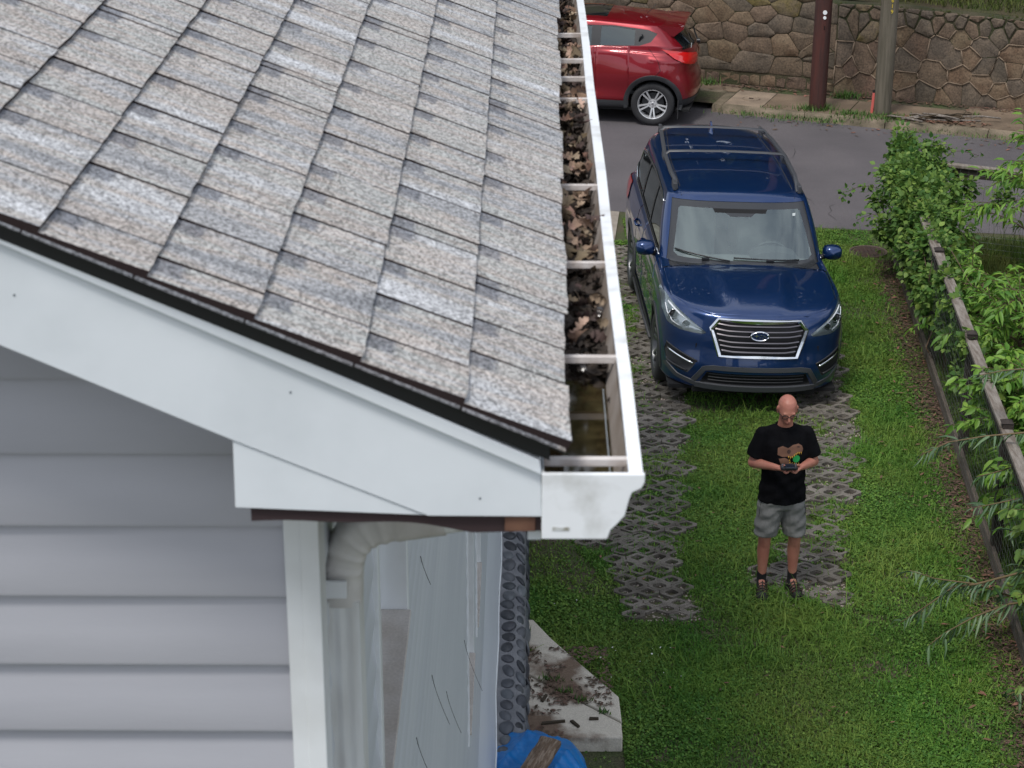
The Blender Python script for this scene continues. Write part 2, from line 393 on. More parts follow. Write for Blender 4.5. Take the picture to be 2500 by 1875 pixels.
# ------------------------------------------------------------------ house (built in its own axes, turned -0.44 deg)
PHI = -.0077; HB = Vector((-.29, 2.62, 0))
house = empty('house', (HB.x + .0077 * HB.y, HB.y, 0), PHI, 'house corner with grey shingle roof, white trim and a leaf-filled gutter', 'house')
HL = (-HB.x, -HB.y, 0)                                   # parts are modelled in house axes measured from the camera's foot
def hp(mb, name, mat, parent=house, **k):
    return mb.build(name, mat, parent, loc=HL if parent is house else None, **k)
SL = .433; YR = 2.377; YE = 16.4
roofz = lambda x: 6.959 + SL * (.053 - x)
NRM = Vector((SL, 0, 1)).normalized(); DN = Vector((1, 0, -SL)).normalized()
# shingle material: mineral granules in soft bands, a printed dark corner on each tab
def shingle_mat():
    m = bpy.data.materials.new('shingle_granules'); m.use_nodes = True; t = m.node_tree; l = t.links.new; b = t.nodes['Principled BSDF']
    b.inputs['Roughness'].default_value = .95; b.inputs['Specular IOR Level'].default_value = .2
    pos = N(t, 'ShaderNodeNewGeometry').outputs['Position']; tc = N(t, 'ShaderNodeTexCoord').outputs['Object']; oi = N(t, 'ShaderNodeObjectInfo').outputs['Random']
    mp_ = N(t, 'ShaderNodeMapping'); mp_.inputs['Scale'].default_value = (1.0, 8, 1.0); l(pos, mp_.inputs[0])
    off = N(t, 'ShaderNodeMath', operation='MULTIPLY'); off.inputs[1].default_value = 40; l(oi, off.inputs[0])
    n = N(t, 'ShaderNodeTexNoise', noise_dimensions='4D'); n.inputs['Scale'].default_value = 1.9; n.inputs['Detail'].default_value = 2; l(mp_.outputs[0], n.inputs['Vector']); l(off.outputs[0], n.inputs['W'])
    r = N(t, 'ShaderNodeValToRGB'); e = r.color_ramp.elements
    e[0].position = .30; e[0].color = (.215, .222, .235, 1); e[1].position = .74; e[1].color = (.475, .485, .505, 1)
    for p_, c_ in ((.40, (.32, .325, .335)), (.46, (.345, .312, .288)), (.52, (.33, .34, .335)), (.57, (.39, .355, .33)), (.62, (.365, .37, .378))):
        x_ = e.new(p_); x_.color = (*c_, 1)
    l(n.outputs['Fac'], r.inputs[0])
    # granules
    vo = N(t, 'ShaderNodeTexVoronoi'); vo.inputs['Scale'].default_value = 270; l(pos, vo.inputs['Vector'])
    bw = N(t, 'ShaderNodeRGBToBW'); l(vo.outputs['Color'], bw.inputs[0])
    mr = N(t, 'ShaderNodeMapRange'); mr.inputs['From Min'].default_value = .15; mr.inputs['From Max'].default_value = .85; mr.inputs['To Min'].default_value = .42; mr.inputs['To Max'].default_value = 1.50; l(bw.outputs[0], mr.inputs['Value'])
    h = N(t, 'ShaderNodeHueSaturation'); l(r.outputs[0], h.inputs['Color']); l(mr.outputs[0], h.inputs['Value'])
    # printed dark corner: object x runs down the slope from 0, y runs towards the rake from 0
    sx = N(t, 'ShaderNodeSeparateXYZ'); l(tc, sx.inputs[0])
    nn = N(t, 'ShaderNodeTexNoise'); nn.inputs['Scale'].default_value = 90; l(pos, nn.inputs['Vector'])
    def soft(sock, edge, wd, sign=1):
        a = N(t, 'ShaderNodeMath', operation='ADD'); l(sock, a.inputs[0]); k = N(t, 'ShaderNodeMath', operation='MULTIPLY_ADD'); k.inputs[1].default_value = .016; k.inputs[2].default_value = -.008
        l(nn.outputs['Fac'], k.inputs[0]); l(k.outputs[0], a.inputs[1])
        q = N(t, 'ShaderNodeMapRange'); q.inputs['From Min'].default_value = edge - wd; q.inputs['From Max'].default_value = edge + wd; q.inputs['To Min'].default_value = 1; q.inputs['To Max'].default_value = 0
        l(a.outputs[0], q.inputs['Value']); return q.outputs[0]
    s1 = soft(sx.outputs['X'], .040, .004); ny = N(t, 'ShaderNodeMath', operation='MULTIPLY'); ny.inputs[1].default_value = -1; l(sx.outputs['Y'], ny.inputs[0]); s2 = soft(ny.outputs[0], .048, .005)
    mm = N(t, 'ShaderNodeMath', operation='MULTIPLY'); l(s1, mm.inputs[0]); l(s2, mm.inputs[1])
    m2 = N(t, 'ShaderNodeMath', operation='MULTIPLY'); m2.inputs[1].default_value = .72; l(mm.outputs[0], m2.inputs[0])
    dk = N(t, 'ShaderNodeMix', data_type='RGBA'); l(m2.outputs[0], dk.inputs['Factor']); l(h.outputs[0], dk.inputs['A'])
    gd = N(t, 'ShaderNodeHueSaturation'); gd.inputs['Color'].default_value = (.125, .135, .16, 1); l(mr.outputs[0], gd.inputs['Value']); l(gd.outputs[0], dk.inputs['B'])
    l(dk.outputs['Result'], b.inputs['Base Color'])
    bp = N(t, 'ShaderNodeBump'); bp.inputs['Strength'].default_value = .5; bp.inputs['Distance'].default_value = .002; l(bw.outputs[0], bp.inputs['Height']); l(bp.outputs[0], b.inputs['Normal'])
    return m
SHM = shingle_mat(); SHE = M('shingle_edge', (.014, .006, .006), .95)
mb = MB().prism([(-2.9, roofz(-2.9) - .02), (.03, roofz(.03) - .02), (.03, roofz(.03) - .036), (-2.9, roofz(-2.9) - .036)], 1, YR + .01, YE)
mb.prism([(-2.9, roofz(-2.9) - .02), (-2.9, roofz(-2.9) - .036), (-5.9, roofz(.1) - .036), (-5.9, roofz(.1) - .02)], 1, YR + .01, YE)
roof = hp(mb, 'roof', BLACK)
EXP = .1418                                             # course exposure along the slope
def tab_data(wd, wob, ovh=0.0):
    """wedge: top surface dips to the course above; x down slope, y from 0 to -wd, gap .002"""
    n = 4; V = []; nx = 3
    for k in range(n + 1):
        y = -.0019 - (wd - .0038) * k / n
        e = EXP + ovh + wob[k]
        for q in range(nx + 1):
            x = e * q / nx; V.append((x, y, .0035 + .0075 * (q / nx) + (.0006 * math.sin(k * 2.1 + q)) + (.0016) * k / n))
        V.append((e, y, -.004)); V.append((-.05, y, -.004)); V.append((-.05, y, -.001))
    m = nx + 4; F = []; mi = []
    for k in range(n):
        for q in range(m):
            F.append((k*m+q, k*m+(q+1) % m, (k+1)*m+(q+1) % m, (k+1)*m+q)); mi.append(1 if nx <= q <= nx + 1 else 0)
    F.append(tuple(range(m))); mi.append(1); F.append(tuple(range(n*m + m - 1, n*m - 1, -1))); mi.append(1)
    return V, F, mi
rng = random.Random(5)
n_tab = 0; FV = []; FF = []; FM = []
slope_len = (2.95) / DN.x
row = 0; x_down = 0.0
while x_down < slope_len:
    # top of this course measured up the slope from the eave
    y = YR - rng.uniform(0, .0); lat = 0
    while y < YE:
        wd = rng.choice([.13, .15, .17, .19, .21, .165]) if rng.random() > .13 else rng.choice([.035, .05])
        if y == YR: wd = rng.uniform(.06, .2)
        y1 = min(y + wd, YE)
        up = x_down + EXP
        eave = .053 + .0085 * min(3.0, max(0, y - YR)) if row == 0 else .053
        p = Vector((.053, y1, roofz(.053))) - DN * up
        p.x += .0 ; lift = -.0075
        ov = ((eave - .053) / DN.x + .004 * math.sin(y * 9)) if row == 0 else 0
        wob = [rng.uniform(-.0015, .0015) for _ in range(5)]
        V, F, mi = tab_data(y1 - y, wob, ov)
        seen = y < 6.6 and up < 1.55 and n_tab < 298
        if seen:
            me = mesh(V, F); me.materials.append(SHM); me.materials.append(SHE)
            me.polygons.foreach_set('material_index', mi)
            o = link('shingle', me, None, roof); n_tab += 1
            o.location = p + NRM * lift; o.rotation_euler = (rng.uniform(-.006, .006), math.atan(SL), 0)
        else:
            n0 = len(FV)
            for v in V:
                q = p + NRM * (lift + v[2]) + DN * v[0] + Vector((0, v[1], 0)); FV.append(tuple(q))
            FF += [tuple(i + n0 for i in f) for f in F]; FM += mi
        y = y1
    row += 1; x_down += EXP
me = mesh(FV, FF); me.materials.append(SHM); me.materials.append(SHE); me.polygons.foreach_set('material_index', FM)
link('shingle_field', me, None, roof, kind='stuff')
# starter strip and drip edge along the rake
mb = MB()
def rake_strip(x0, x1, y0, y1, d0, d1):                # d: distance below roof surface
    return [(x0, y0, roofz(x0) - d0), (x1, y0, roofz(x1) - d0), (x1, y1, roofz(x1) - d0), (x0, y1, roofz(x0) - d0),
            (x0, y0, roofz(x0) - d1), (x1, y0, roofz(x1) - d1), (x1, y1, roofz(x1) - d1), (x0, y1, roofz(x0) - d1)]
BF = [(0,1,2,3),(7,6,5,4),(4,5,1,0),(5,6,2,1),(6,7,3,2),(7,4,0,3)]
for k in range(22):
    a = .050 - .134 * k
    mb.add(rake_strip(a - .131, a, YR - .004 + rng.uniform(-.002, .001), YR + .1, .0085, .0108), BF)
hp(mb, 'starter_strip', SHM)
hp(MB().add(rake_strip(-2.95, .048, YR + .008, YR + .06, .014, .020), BF).add(rake_strip(-2.95, .030, YR + .014, YR + .018, .020, .040), BF), 'drip_edge', BLACK)
# rake boards
yF = 2.40
mb = MB().prism([(-2.95, roofz(-2.95)-.022), (-.65, 7.239), (.017, 6.930), (.020, 6.909), (-.65, 7.220), (-2.95, roofz(-2.95)-.041)], 1, yF - .012, yF + .02)
hp(mb, 'rake_moulding', WHITE, bevel=.0015)
rb = lambda x: 6.953 - (x + .377) * .452
mb = MB().prism([(-2.95, roofz(-2.95)-.041), (-.65, 7.220), (.019, 6.910), (.020, 6.846), (-.128, 6.8465), (-.377, 6.953), (-2.95, rb(-2.95))], 1, yF - .003, yF + .022)
hp(mb, 'rake_board', WHITE, bevel=.001)
mb = MB().prism([(-.3775, 6.9515), (-.132, 6.8465), (-.379, 6.8565)], 1, yF - .0005, yF + .022)
hp(mb, 'eave_return_board', WHITE, bevel=.0008)
hp(MB().box((-.379, yF + .022, 6.855), (-.352, 2.61, 6.955)), 'return_end', WHITE)
# nail heads and dents
mb = MB()
for x, z in ((-.30, 7.02), (-.06, 6.872), (-.64, 7.15)):
    mb.lathe([(-.0025, .0001), (-.0025, .0016), (0, .0020)], 8, 'y', (x, yF - .001, z))
hp(mb, 'nail_head', M('dull_nail', (.10, .12, .14), .6), kind='stuff')
# underside: rough sub-fascia with the board's shade in its colour, block, soffit
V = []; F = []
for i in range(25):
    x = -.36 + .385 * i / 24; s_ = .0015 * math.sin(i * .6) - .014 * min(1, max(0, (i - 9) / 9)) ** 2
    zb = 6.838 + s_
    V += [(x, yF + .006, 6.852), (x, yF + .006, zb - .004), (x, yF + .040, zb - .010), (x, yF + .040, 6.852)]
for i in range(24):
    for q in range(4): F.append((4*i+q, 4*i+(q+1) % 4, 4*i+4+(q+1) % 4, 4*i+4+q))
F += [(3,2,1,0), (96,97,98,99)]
hp(MB().add(V, F), 'shaded_sub_fascia', DARKW, smooth=True, angle=40)
hp(MB().box((-.028, yF + .002, 6.822), (.012, yF + .05, 6.844)), 'lookout_block', BROWNW, bevel=.001)
hp(MB().box((-.289, yF + .041, 6.846), (.019, YE, 6.856)), 'soffit', M('soffit_panel', (.52, .53, .52), .5))
hp(MB().box((.002, yF + .023, 6.80), (.0195, YE, 6.935)), 'eave_fascia', WHITE)
# gable wall of lapped planks
gw = hp(MB().prism([(-5.6, .3), (-.30, .3), (-.30, 6.86), (-2.9, 8.05), (-5.6, 6.86)], 1, 2.622, 2.72), 'gable_wall', SIDING)
E_ = .1122; zz0 = 6.955
for k in range(-9, 60):
    zb = zz0 - E_ * k
    if zb > 8.0 or zb < .4: continue
    xr = min(-.343, .053 - (zb + E_ - 6.959) / SL - .09)
    xl = -5.6 if zb < 6.8 else max(-5.6, -5.8 + (zb + E_ - 6.9) / SL)
    if xr - xl < .1: continue
    sg = rng.uniform(-.0006, .0006)
    # profile in (y, z): butt, face with a slight belly, top
    pr = [(2.6215, zb), (2.6035 + sg, zb - .001), (2.6020 + sg, zb + .004), (2.6085, zb + E_*.5), (2.6165, zb + E_ + .002), (2.6215, zb + E_ + .002)]
    V = [(xl, a, b) for a, b in pr] + [((xl+xr)/2, a - .0008, b) for a, b in pr] + [(xr, a, b) for a, b in pr]; m = len(pr)
    F = [(s*m+i, s*m+(i+1) % m, (s+1)*m+(i+1) % m, (s+1)*m+i) for s in range(2) for i in range(m)] + [tuple(range(m-1, -1, -1)), tuple(range(2*m, 3*m))]
    MB().add(V, F).build('siding_plank', SIDING, gw, smooth=True, angle=30)
# corner board, two faces
mb = MB().prism([(-.343, 2.589), (-.343, 2.618), (-.293, 2.618), (-.293, 2.589)], 2, .42, 6.84)
mb.prism([(-.303, 2.6185), (-.303, 2.664), (-.2935, 2.664), (-.2935, 2.6185)], 2, .42, 6.84)
mb.prism([(-.320, 2.5862), (-.320, 2.589), (-.2935, 2.589), (-.2935, 2.5862)], 2, .42, 6.84)
hp(mb, 'corner_board', TRIMW, bevel=.0012)
# side wall with openings
XW = -.305
wins = [(3.60, 4.42, 5.62, 6.72, 'u')] + [(y0, y0 + .82, 2.28, 3.75, 'l') for y0 in (7.4, 9.15, 10.75)]
wins = [(3.60, 4.42, 5.62, 6.72), (9.15, 10.0, 2.34, 3.8), (10.78, 11.62, 2.08, 3.6)]
side = hp(MB().box((XW - .2, 2.73, .3), (XW - .09, YE, 6.84)), 'side_wall', SIDEW)
for k in range(0, 53):
    zb = 6.85 - E_ * (k + 1)
    if zb < .92: break
    cuts = sorted((w[0] - .05, w[1] + .05) for w in wins if zb + E_ > w[2] - .055 and zb < w[3] + .04)
    y = 2.665; segs = []
    for c0, c1 in cuts: segs.append((y, c0)); y = c1
    segs.append((y, YE))
    for y0, y1 in segs:
        xb = XW + .0085
        pr = [(XW - .09, zb), (xb, zb), (xb + .0012, zb + .005), (XW + .004, zb + E_*.55), (XW - .001, zb + E_ + .001), (XW - .09, zb + E_ + .001)]
        ns = max(1, int((y1 - y0) / .8)); V = []
        for s in range(ns + 1):
            yy = y0 + (y1 - y0) * s / ns; wv = .0012 * math.sin(yy * 3.1 + k)
            V += [(a + (wv if 0 < i < 4 else 0), yy, b) for i, (a, b) in enumerate(pr)]
        F = [(s*6+i, s*6+(i+1) % 6, (s+1)*6+(i+1) % 6, (s+1)*6+i) for s in range(ns) for i in range(6)] + [tuple(range(5, -1, -1)), tuple(range(6*ns, 6*ns+6))]
        MB().add(V, F).build('siding_plank', SIDEW, side, smooth=True, angle=30)
SILLM = M('dusty_sill', (.52, .49, .46), .7, col2=(.43, .39, .35), scale=9, grain=.12, gscale=150)
PANE = M('dark_window_pane', (.02, .025, .03), .05, spec=1.)
for y0, y1, z0, z1 in wins:
    W_ = MB()
    W_.box((XW - .085, y0 - .05, z0 - .05), (XW + .016, y0, z1 + .04)).box((XW - .085, y1, z0 - .05), (XW + .016, y1 + .05, z1 + .04))
    W_.box((XW - .085, y0, z1), (XW + .014, y1, z1 + .04)).box((XW - .085, y0, z0 - .05), (XW + .014, y1, z0 - .012))
    wn = hp(W_, 'window', TRIMW, bevel=.002)
    MB().box((XW - .080, y0 + .001, z0 - .012), (XW + .024, y1 - .001, z0)).build('sill', SILLM, wn, bevel=.002)
    s = MB(); zm = (z0 + z1) / 2
    for a, b, c, d in ((y0, y0+.03, z0, z1), (y1-.03, y1, z0, z1), (y0+.03, y1-.03, z0, z0+.03), (y0+.03, y1-.03, z1-.03, z1), (y0+.03, y1-.03, zm-.015, zm+.015)):
        s.box((XW - .078, a+.0005, c+.0005), (XW - .050, b-.0005, d-.0005))
    s.build('sash', TRIMW, wn, bevel=.002)
    MB().box((XW - .070, y0 + .031, z0 + .031), (XW - .062, y1 - .031, zm - .016)).build('pane', PANE, wn)
    MB().box((XW - .070, y0 + .031, zm + .016), (XW - .062, y1 - .031, z1 - .031)).build('pane', PANE, wn)
# black seams and scratches on the siding laps
mb = MB(); rng2 = random.Random(3)
for (y, z, l_) in ((4.75, 5.05, .10), (5.6, 4.75, .16), (5.1, 5.42, .08), (6.6, 4.1, .16), (8.6, 3.2, .25), (5.0, 4.55, .14)):
    pts = [(XW + .010 + .055 * l_ / .16 * (q / 6) ** 1.3, y - l_ * .2 * q / 6, z - l_ * q / 6) for q in range(7)]
    mb.tube(pts, .0011, 4)
hp(mb, 'stray_wire', BLACK, kind='stuff')
# flared skirt and flashing over the stone base
pr = [(XW - .05, .95), (XW + .004, .95), (XW + .010, .93), (-.212, .46), (-.207, .42), (-.219, .415), (XW - .05, .415)]
V = []; F = []; m = len(pr); ns = 34
for s in range(ns + 1):
    yy = 2.62 + (YE - 2.62) * s / ns; wv = .006 * math.sin(s * 1.7) + .004 * math.sin(s * .9)
    V += [(a + (wv if 2 < i < 6 else 0), yy, b) for i, (a, b) in enumerate(pr)]
F = [(s*m+i, s*m+(i+1) % m, (s+1)*m+(i+1) % m, (s+1)*m+i) for s in range(ns) for i in range(m)] + [tuple(range(m-1, -1, -1)), tuple(range(m*ns, m*ns+m))]
hp(MB().add(V, F), 'wall_skirt', SIDEW, smooth=True, angle=30)
V = [(a + (.006 * math.sin(s * 1.7) + .004 * math.sin(s * .9)), 2.62 + (YE - 2.62) * s / ns, z) for s in range(ns + 1) for a, z in ((-.2115, .466), (-.203, .460), (-.203, .408), (-.210, .408))]
F = [(4*s+i, 4*s+(i+1) % 4, 4*s+4+(i+1) % 4, 4*s+4+i) for s in range(ns) for i in range(4)] + [(3,2,1,0), (4*ns, 4*ns+1, 4*ns+2, 4*ns+3)]
hp(MB().add(V, F), 'skirt_trim', TRIMW)
# stone base with set cobbles
GM = M('grey_mortar', (.20, .205, .22), .9, col2=(.14, .145, .16), scale=6, grain=.15, bump=.3)
sb = hp(MB().prism([(-.5, -.02), (-.5, .412), (-.212, .412), (-.075, .392), (-.035, .370), (-.010, .33), (.0, .27), (.004, -.02)], 1, 2.6, YE), 'stone_base', GM)
CB = [M('river_stone_%s' % n, c, .5, col2=c2, scale=9, bump=.15, bscale=30, rndobj=.3) for n, c, c2 in
      (('dark', (.030,.034,.042), (.05,.055,.065)), ('slate', (.085,.092,.108), (.05,.055,.068)), ('pale', (.13,.14,.155), (.08,.088,.1)))]
def cobble(seed):
    bm = bmesh.new(); bmesh.ops.create_icosphere(bm, subdivisions=2, radius=1); r_ = random.Random(seed)
    ph = [r_.uniform(0, 6) for _ in range(4)]
    for v in bm.verts:
        c_ = v.co; k = 1 + .08*math.sin(2.2*c_.x+ph[0]) + .08*math.sin(2.5*c_.y+ph[1]) + .06*math.sin(3*c_.z+ph[2]); v.co = c_ * k
    me = bpy.data.meshes.new('m'); bm.to_mesh(me); bm.free(); me.shade_smooth(); return me
cmesh = [cobble(i) for i in range(7)]
for s in CB: pass
for xc, zc, ry, sx, sz in ((-.142, .402, -.05, .054, .026), (-.040, .362, .85, .046, .026), (.002, .20, 1.5, .075, .022), (.004, .06, 1.55, .06, .02)):
    y = 11.0 + rng.uniform(0, .1)
    while y < 16.35:
        l_ = rng.uniform(.062, .098)
        me = rng.choice(cmesh).copy(); me.materials.clear(); me.materials.append(rng.choice(CB))
        o = link('cobblestone', me, None, sb); k_ = rng.uniform(.85, 1.12)
        o.location = (xc + rng.uniform(-.008, .008), y + l_, zc + rng.uniform(-.004, .004)); o.scale = (sx*k_, l_*.93, sz*rng.uniform(.9, 1.3)); o.rotation_euler = (rng.uniform(-.1, .1), ry + rng.uniform(-.1, .1), rng.uniform(-.35, .35))
        y += 2*l_ + rng.uniform(.004, .02)
# gutter: K profile extruded, with end cap
gx = .021; GP = [(gx, 6.915), (gx, 6.825), (.104, 6.825), (.108, 6.838), (.116, 6.846), (.126, 6.858), (.131, 6.880), (.134, 6.891), (.146, 6.897), (.150, 6.905), (.150, 6.914)]
GI = [(.1315, 6.914), (.1315, 6.903), (.128, 6.893), (.124, 6.878), (.119, 6.860), (.110, 6.851), (.103, 6.842), (.099, 6.828), (gx+.0015, 6.828), (gx+.0015, 6.915)]
V = []; F = []; prof = GP + GI; m = len(prof); ns = 40
for s in range(ns + 1):
    yy = 2.385 + (YE - 2.385) * s / ns; wv = .0012 * math.sin(s * 1.9)
    V += [(a + (wv if a > .09 else 0), yy, b) for a, b in prof]
F = [(s*m+i, s*m+(i+1) % m, (s+1)*m+(i+1) % m, (s+1)*m+i) for s in range(ns) for i in range(m)] + [tuple(range(m-1, -1, -1)), tuple(range(m*ns, m*ns+m))]
gut = hp(MB().add(V, F), 'gutter', [GUTW, GUTIN], smooth=True, angle=25)
for q, p_ in enumerate(gut.data.polygons):
    if q < ns * m and 12 <= q % m <= 19: p_.material_index = 1
cap = [(gx - .001, 6.916), (gx - .001, 6.8235), (.105, 6.8235), (.1095, 6.8368), (.1172, 6.8448), (.1272, 6.857), (.1325, 6.880), (.1358, 6.890), (.1478, 6.896), (.152, 6.9045), (.152, 6.916)]
mb = MB().prism(cap, 1, 2.377, 2.3845)
MB().prism(cap, 1, 2.377, 2.3845).build('end_cap', GUTW, gut, bevel=.0012)
MB().prism([(gx - .0002, 6.8285), (.1000, 6.8285), (.120, 6.862), (.1310, 6.9025), (gx - .0002, 6.9025)], 1, 2.3846, 2.3856).build('cap_inside', GUTIN, gut)
# inner faces are grimier: thin liners
MB().add([(.1307, y, 6.908) for y in (2.386, YE)] + [(.1232, y, 6.878) for y in (2.386, YE)] + [(.118, y, 6.860) for y in (2.386, YE)] + [(.098, y, 6.8285) for y in (2.386, YE)],
         [(0,1,3,2), (2,3,5,4), (4,5,7,6)]).build('inner_face', GUTIN, gut)
MB().box((gx + .0018, 2.386, 6.8283), (.098, YE, 6.8292)).build('gutter_floor', GUTIN, gut)
hang = M('hanger_metal', (.66, .62, .60), .45, col2=(.40, .34, .30), scale=30)
for y in (2.438, 2.807, 3.242, 3.698, 4.364, 4.562, 4.743, 5.023, 5.5, 5.95, 6.4, 6.9):
    r_ = rng.uniform(-.02, .02)
    mb = MB().box((gx + .002, y - .0055, 6.9085), (.133, y + .0055, 6.9120)).box((gx + .002, y - .0055, 6.902), (.133, y - .0045, 6.9085)).box((gx + .002, y + .0045, 6.903), (.133, y + .0055, 6.9085))
    mb.build('hanger', hang, gut, bevel=.001)
MB().tube([(.112, 2.39, 6.866), (.1125, 2.55, 6.8655), (.113, 2.79, 6.866)], .0007, 5).build('loose_wire', M('wire_grey', (.35,.4,.45), .4), gut)
MB().box((.060, 2.379, 6.8375) if 0 else (.034, 2.3762, 6.836), (.056, 2.3768, 6.841)).build('cap_stain', M('lichen_stain', (.25, .24, .19), .9, col2=(.55,.57,.57), scale=120), gut)
wat = link('gutter_water', mesh([(gx + .002, 2.3858, 6.862), (.1175, 2.3858, 6.862), (.1175, 2.83, 6.862), (gx + .002, 2.83, 6.862)], [(0,1,2,3)]), M('dirty_water', (.018, .012, .006), .03, spec=.35, col2=(.05,.038,.018), scale=40), None, kind='stuff')
wat.rotation_euler = (0, 0, PHI)
wat['label'] = 'dark rain water standing in the near end of the gutter'
# leaves
def leaf_mesh(seed, kind):
    r_ = random.Random(seed)
    if kind == 'oak': out = [(0,-.5),(.05,-.42),(.16,-.36),(.10,-.24),(.30,-.16),(.26,-.05),(.14,.0),(.36,.12),(.30,.24),(.15,.22),(.20,.38),(.10,.42),(.0,.52)]
    else: out = [(0,-.5),(.06,-.40),(.15,-.2),(.19,0),(.15,.22),(.07,.40),(0,.5)]
    n = len(out); V = []
    for x, y in out: V += [(-x*r_.uniform(.8, 1.15), y + r_.uniform(-.02,.02), 0), (0, y*.96, 0), (x*r_.uniform(.8, 1.15), y + r_.uniform(-.02,.02), 0)]
    F = []
    for k in range(n-1): F += [(3*k, 3*k+1, 3*k+4, 3*k+3), (3*k+1, 3*k+2, 3*k+5, 3*k+4)]
    c1, c2, tw = r_.uniform(1.0, 4.2) * r_.choice((-1, 1)), r_.uniform(.3, 2.6) * r_.choice((-1, 1)), r_.uniform(-1.5, 1.5)
    W = []
    for x, y, z in V:
        a = x * c1 * 1.4; X = math.sin(a) / (c1*1.4) if abs(c1) > .1 else x; Z = (1-math.cos(a)) / (c1*1.4)
        b = y * c2; Y = math.sin(b) / c2; Z2 = (1 - math.cos(b)) / c2; t_ = tw * y
        X, Z = X*math.cos(t_) - Z*math.sin(t_), X*math.sin(t_) + Z*math.cos(t_)
        W.append((X, Y, Z + Z2 + .02*math.sin(9*y + seed)))
    me = mesh(W, F, True); return me
lm = [leaf_mesh(i, 'oak' if i % 5 else 'plain') for i in range(16)]
LEAFM = [M('dry_leaf_%d' % i, c, .75, col2=c2, scale=60, bump=.3, bscale=120, rndobj=.45, space='obj', spec=.3) for i, (c, c2) in
         enumerate((((.37,.265,.185),(.23,.155,.105)), ((.24,.16,.105),(.14,.092,.062)), ((.085,.058,.05),(.05,.035,.03)), ((.48,.365,.27),(.32,.23,.165))))]
WETL = M('wet_leaf', (.020, .013, .011), .18, col2=(.035,.022,.016), scale=40, rndobj=.3, spec=.8)
pile = empty('leaf_litter_pile', (.09 + .0077*2.8, 2.8, 6.86), PHI, 'brown dead oak leaves packed along the inside of the roof gutter', 'dead leaves')
random.seed(31); lc = {}
def leafcopy(i, mat):
    if (i, mat.name) not in lc: me = lm[i].copy(); me.materials.append(mat); lc[(i, mat.name)] = me
    return lc[(i, mat.name)]
fillers = []
for k in range(298):
    y = 2.74 + 2.75 * (k / 298) ** .95 + random.uniform(-.03, .03)
    x = random.uniform(.038, .122)
    wet = y < 2.93 or (y < 3.2 and random.random() < .35)
    s_ = random.uniform(.030, .056) * (.62 if wet else 1) * (1.05 if y > 3.3 else .9)
    dp = (6.864 if wet else 6.880) + (.030 if 3.1 < y < 4.4 else .016) * random.random()
    m_ = WETL if wet else random.choice(LEAFM)
    o = link('dead_leaf', leafcopy(random.randrange(16), m_), None, pile)
    o.location = (x - .09, y - 2.8, dp - 6.86 - (.006 if wet else 0) + (.012 if x > .115 else 0)); o.scale = (s_, s_, s_)
    o.rotation_euler = (random.uniform(-.9, .9), random.uniform(-.9, .9) - (.7 if x > .11 else 0), random.uniform(0, 6.28))
V = []; F = []; ml = 1
for k in range(2200):     # packed mulch under the leaves
    i = random.randrange(16); me = lm[i]; y = random.uniform(2.80, 6.6); x = random.uniform(.026, .124); s_ = random.uniform(.025, .055)
    Mx = Matrix.Translation((x - .09, y - 2.8, random.uniform(-.015, .024))) @ Matrix.Rotation(random.uniform(0, 6.28), 4, 'Z') @ Matrix.Rotation(random.uniform(-.5, .5), 4, 'X') @ Matrix.Scale(s_, 4)
    n0 = len(V); V += [tuple(Mx @ v.co) for v in me.vertices]; F += [tuple(q + n0 for q in p.vertices) for p in me.polygons]
link('leaf_mulch', mesh(V, F, True), LEAFM[2], pile, kind='stuff')
# downspout with crimped elbow
PIPEM = M('downspout_enamel', (.70, .72, .72), .4, col2=(.52, .52, .50), scale=9, thr=(.4, .8), stretch=(4, 4, .6))
ds = hp(MB().box((.045, 2.72, 6.80), (.095, 2.80, 6.8249)), 'downspout', PIPEM)
rect = []
for k in range(24):
    t = 2 * math.pi * k / 24; cx_, sx_ = math.cos(t), math.sin(t)
    q = (abs(cx_)**4 + abs(sx_)**4) ** -.25; rect.append((cx_ * q * 1.25, sx_ * q * .88))
CP = [Vector((a, 2.76, b)) for a, b in ((-.2785, 6.530), (-.2780, 6.552), (-.2760, 6.592), (-.2660, 6.628), (-.2440, 6.654), (-.2120, 6.667), (-.1700, 6.674), (-.0700, 6.690), (.020, 6.715), (.055, 6.760), (.068, 6.810))]
def crom(P, n):
    out = []
    for i in range(len(P) - 1):
        p0, p1, p2, p3 = P[max(i-1, 0)], P[i], P[i+1], P[min(i+2, len(P)-1)]
        for k in range(n):
            t = k/n; out.append(.5*((2*p1) + (p2-p0)*t + (2*p0-5*p1+4*p2-p3)*t*t + (3*p1-p0-3*p2+p3)*t**3))
    out.append(P[-1]); return out
cp = crom(CP, 10)
rect = []
for k in range(24):
    t = 2 * math.pi * k / 24; cx_, sx_ = math.cos(t), math.sin(t)
    q = (abs(cx_)**4 + abs(sx_)**4) ** -.25; rect.append((cx_ * q * 1.0, sx_ * q * 1.30))
MB().tube(cp[62:], .0285, prof=rect, up=(0, 1, 0)).build('offset_pipe', PIPEM, ds, smooth=True, angle=50)
el = cp[4:66]
rs = [.0295 * (1 + (.055 * max(0, math.sin(i * 2 * math.pi / 7.2)) if 10 < i < 54 else .03)) for i in range(len(el))]
MB().tube(el, 1, prof=rect, up=(0, 1, 0), rs=rs).build('elbow', M('elbow_enamel', (.62, .61, .59), .45, col2=(.42, .40, .375), scale=11, thr=(.35, .7)), ds, smooth=True, angle=60)
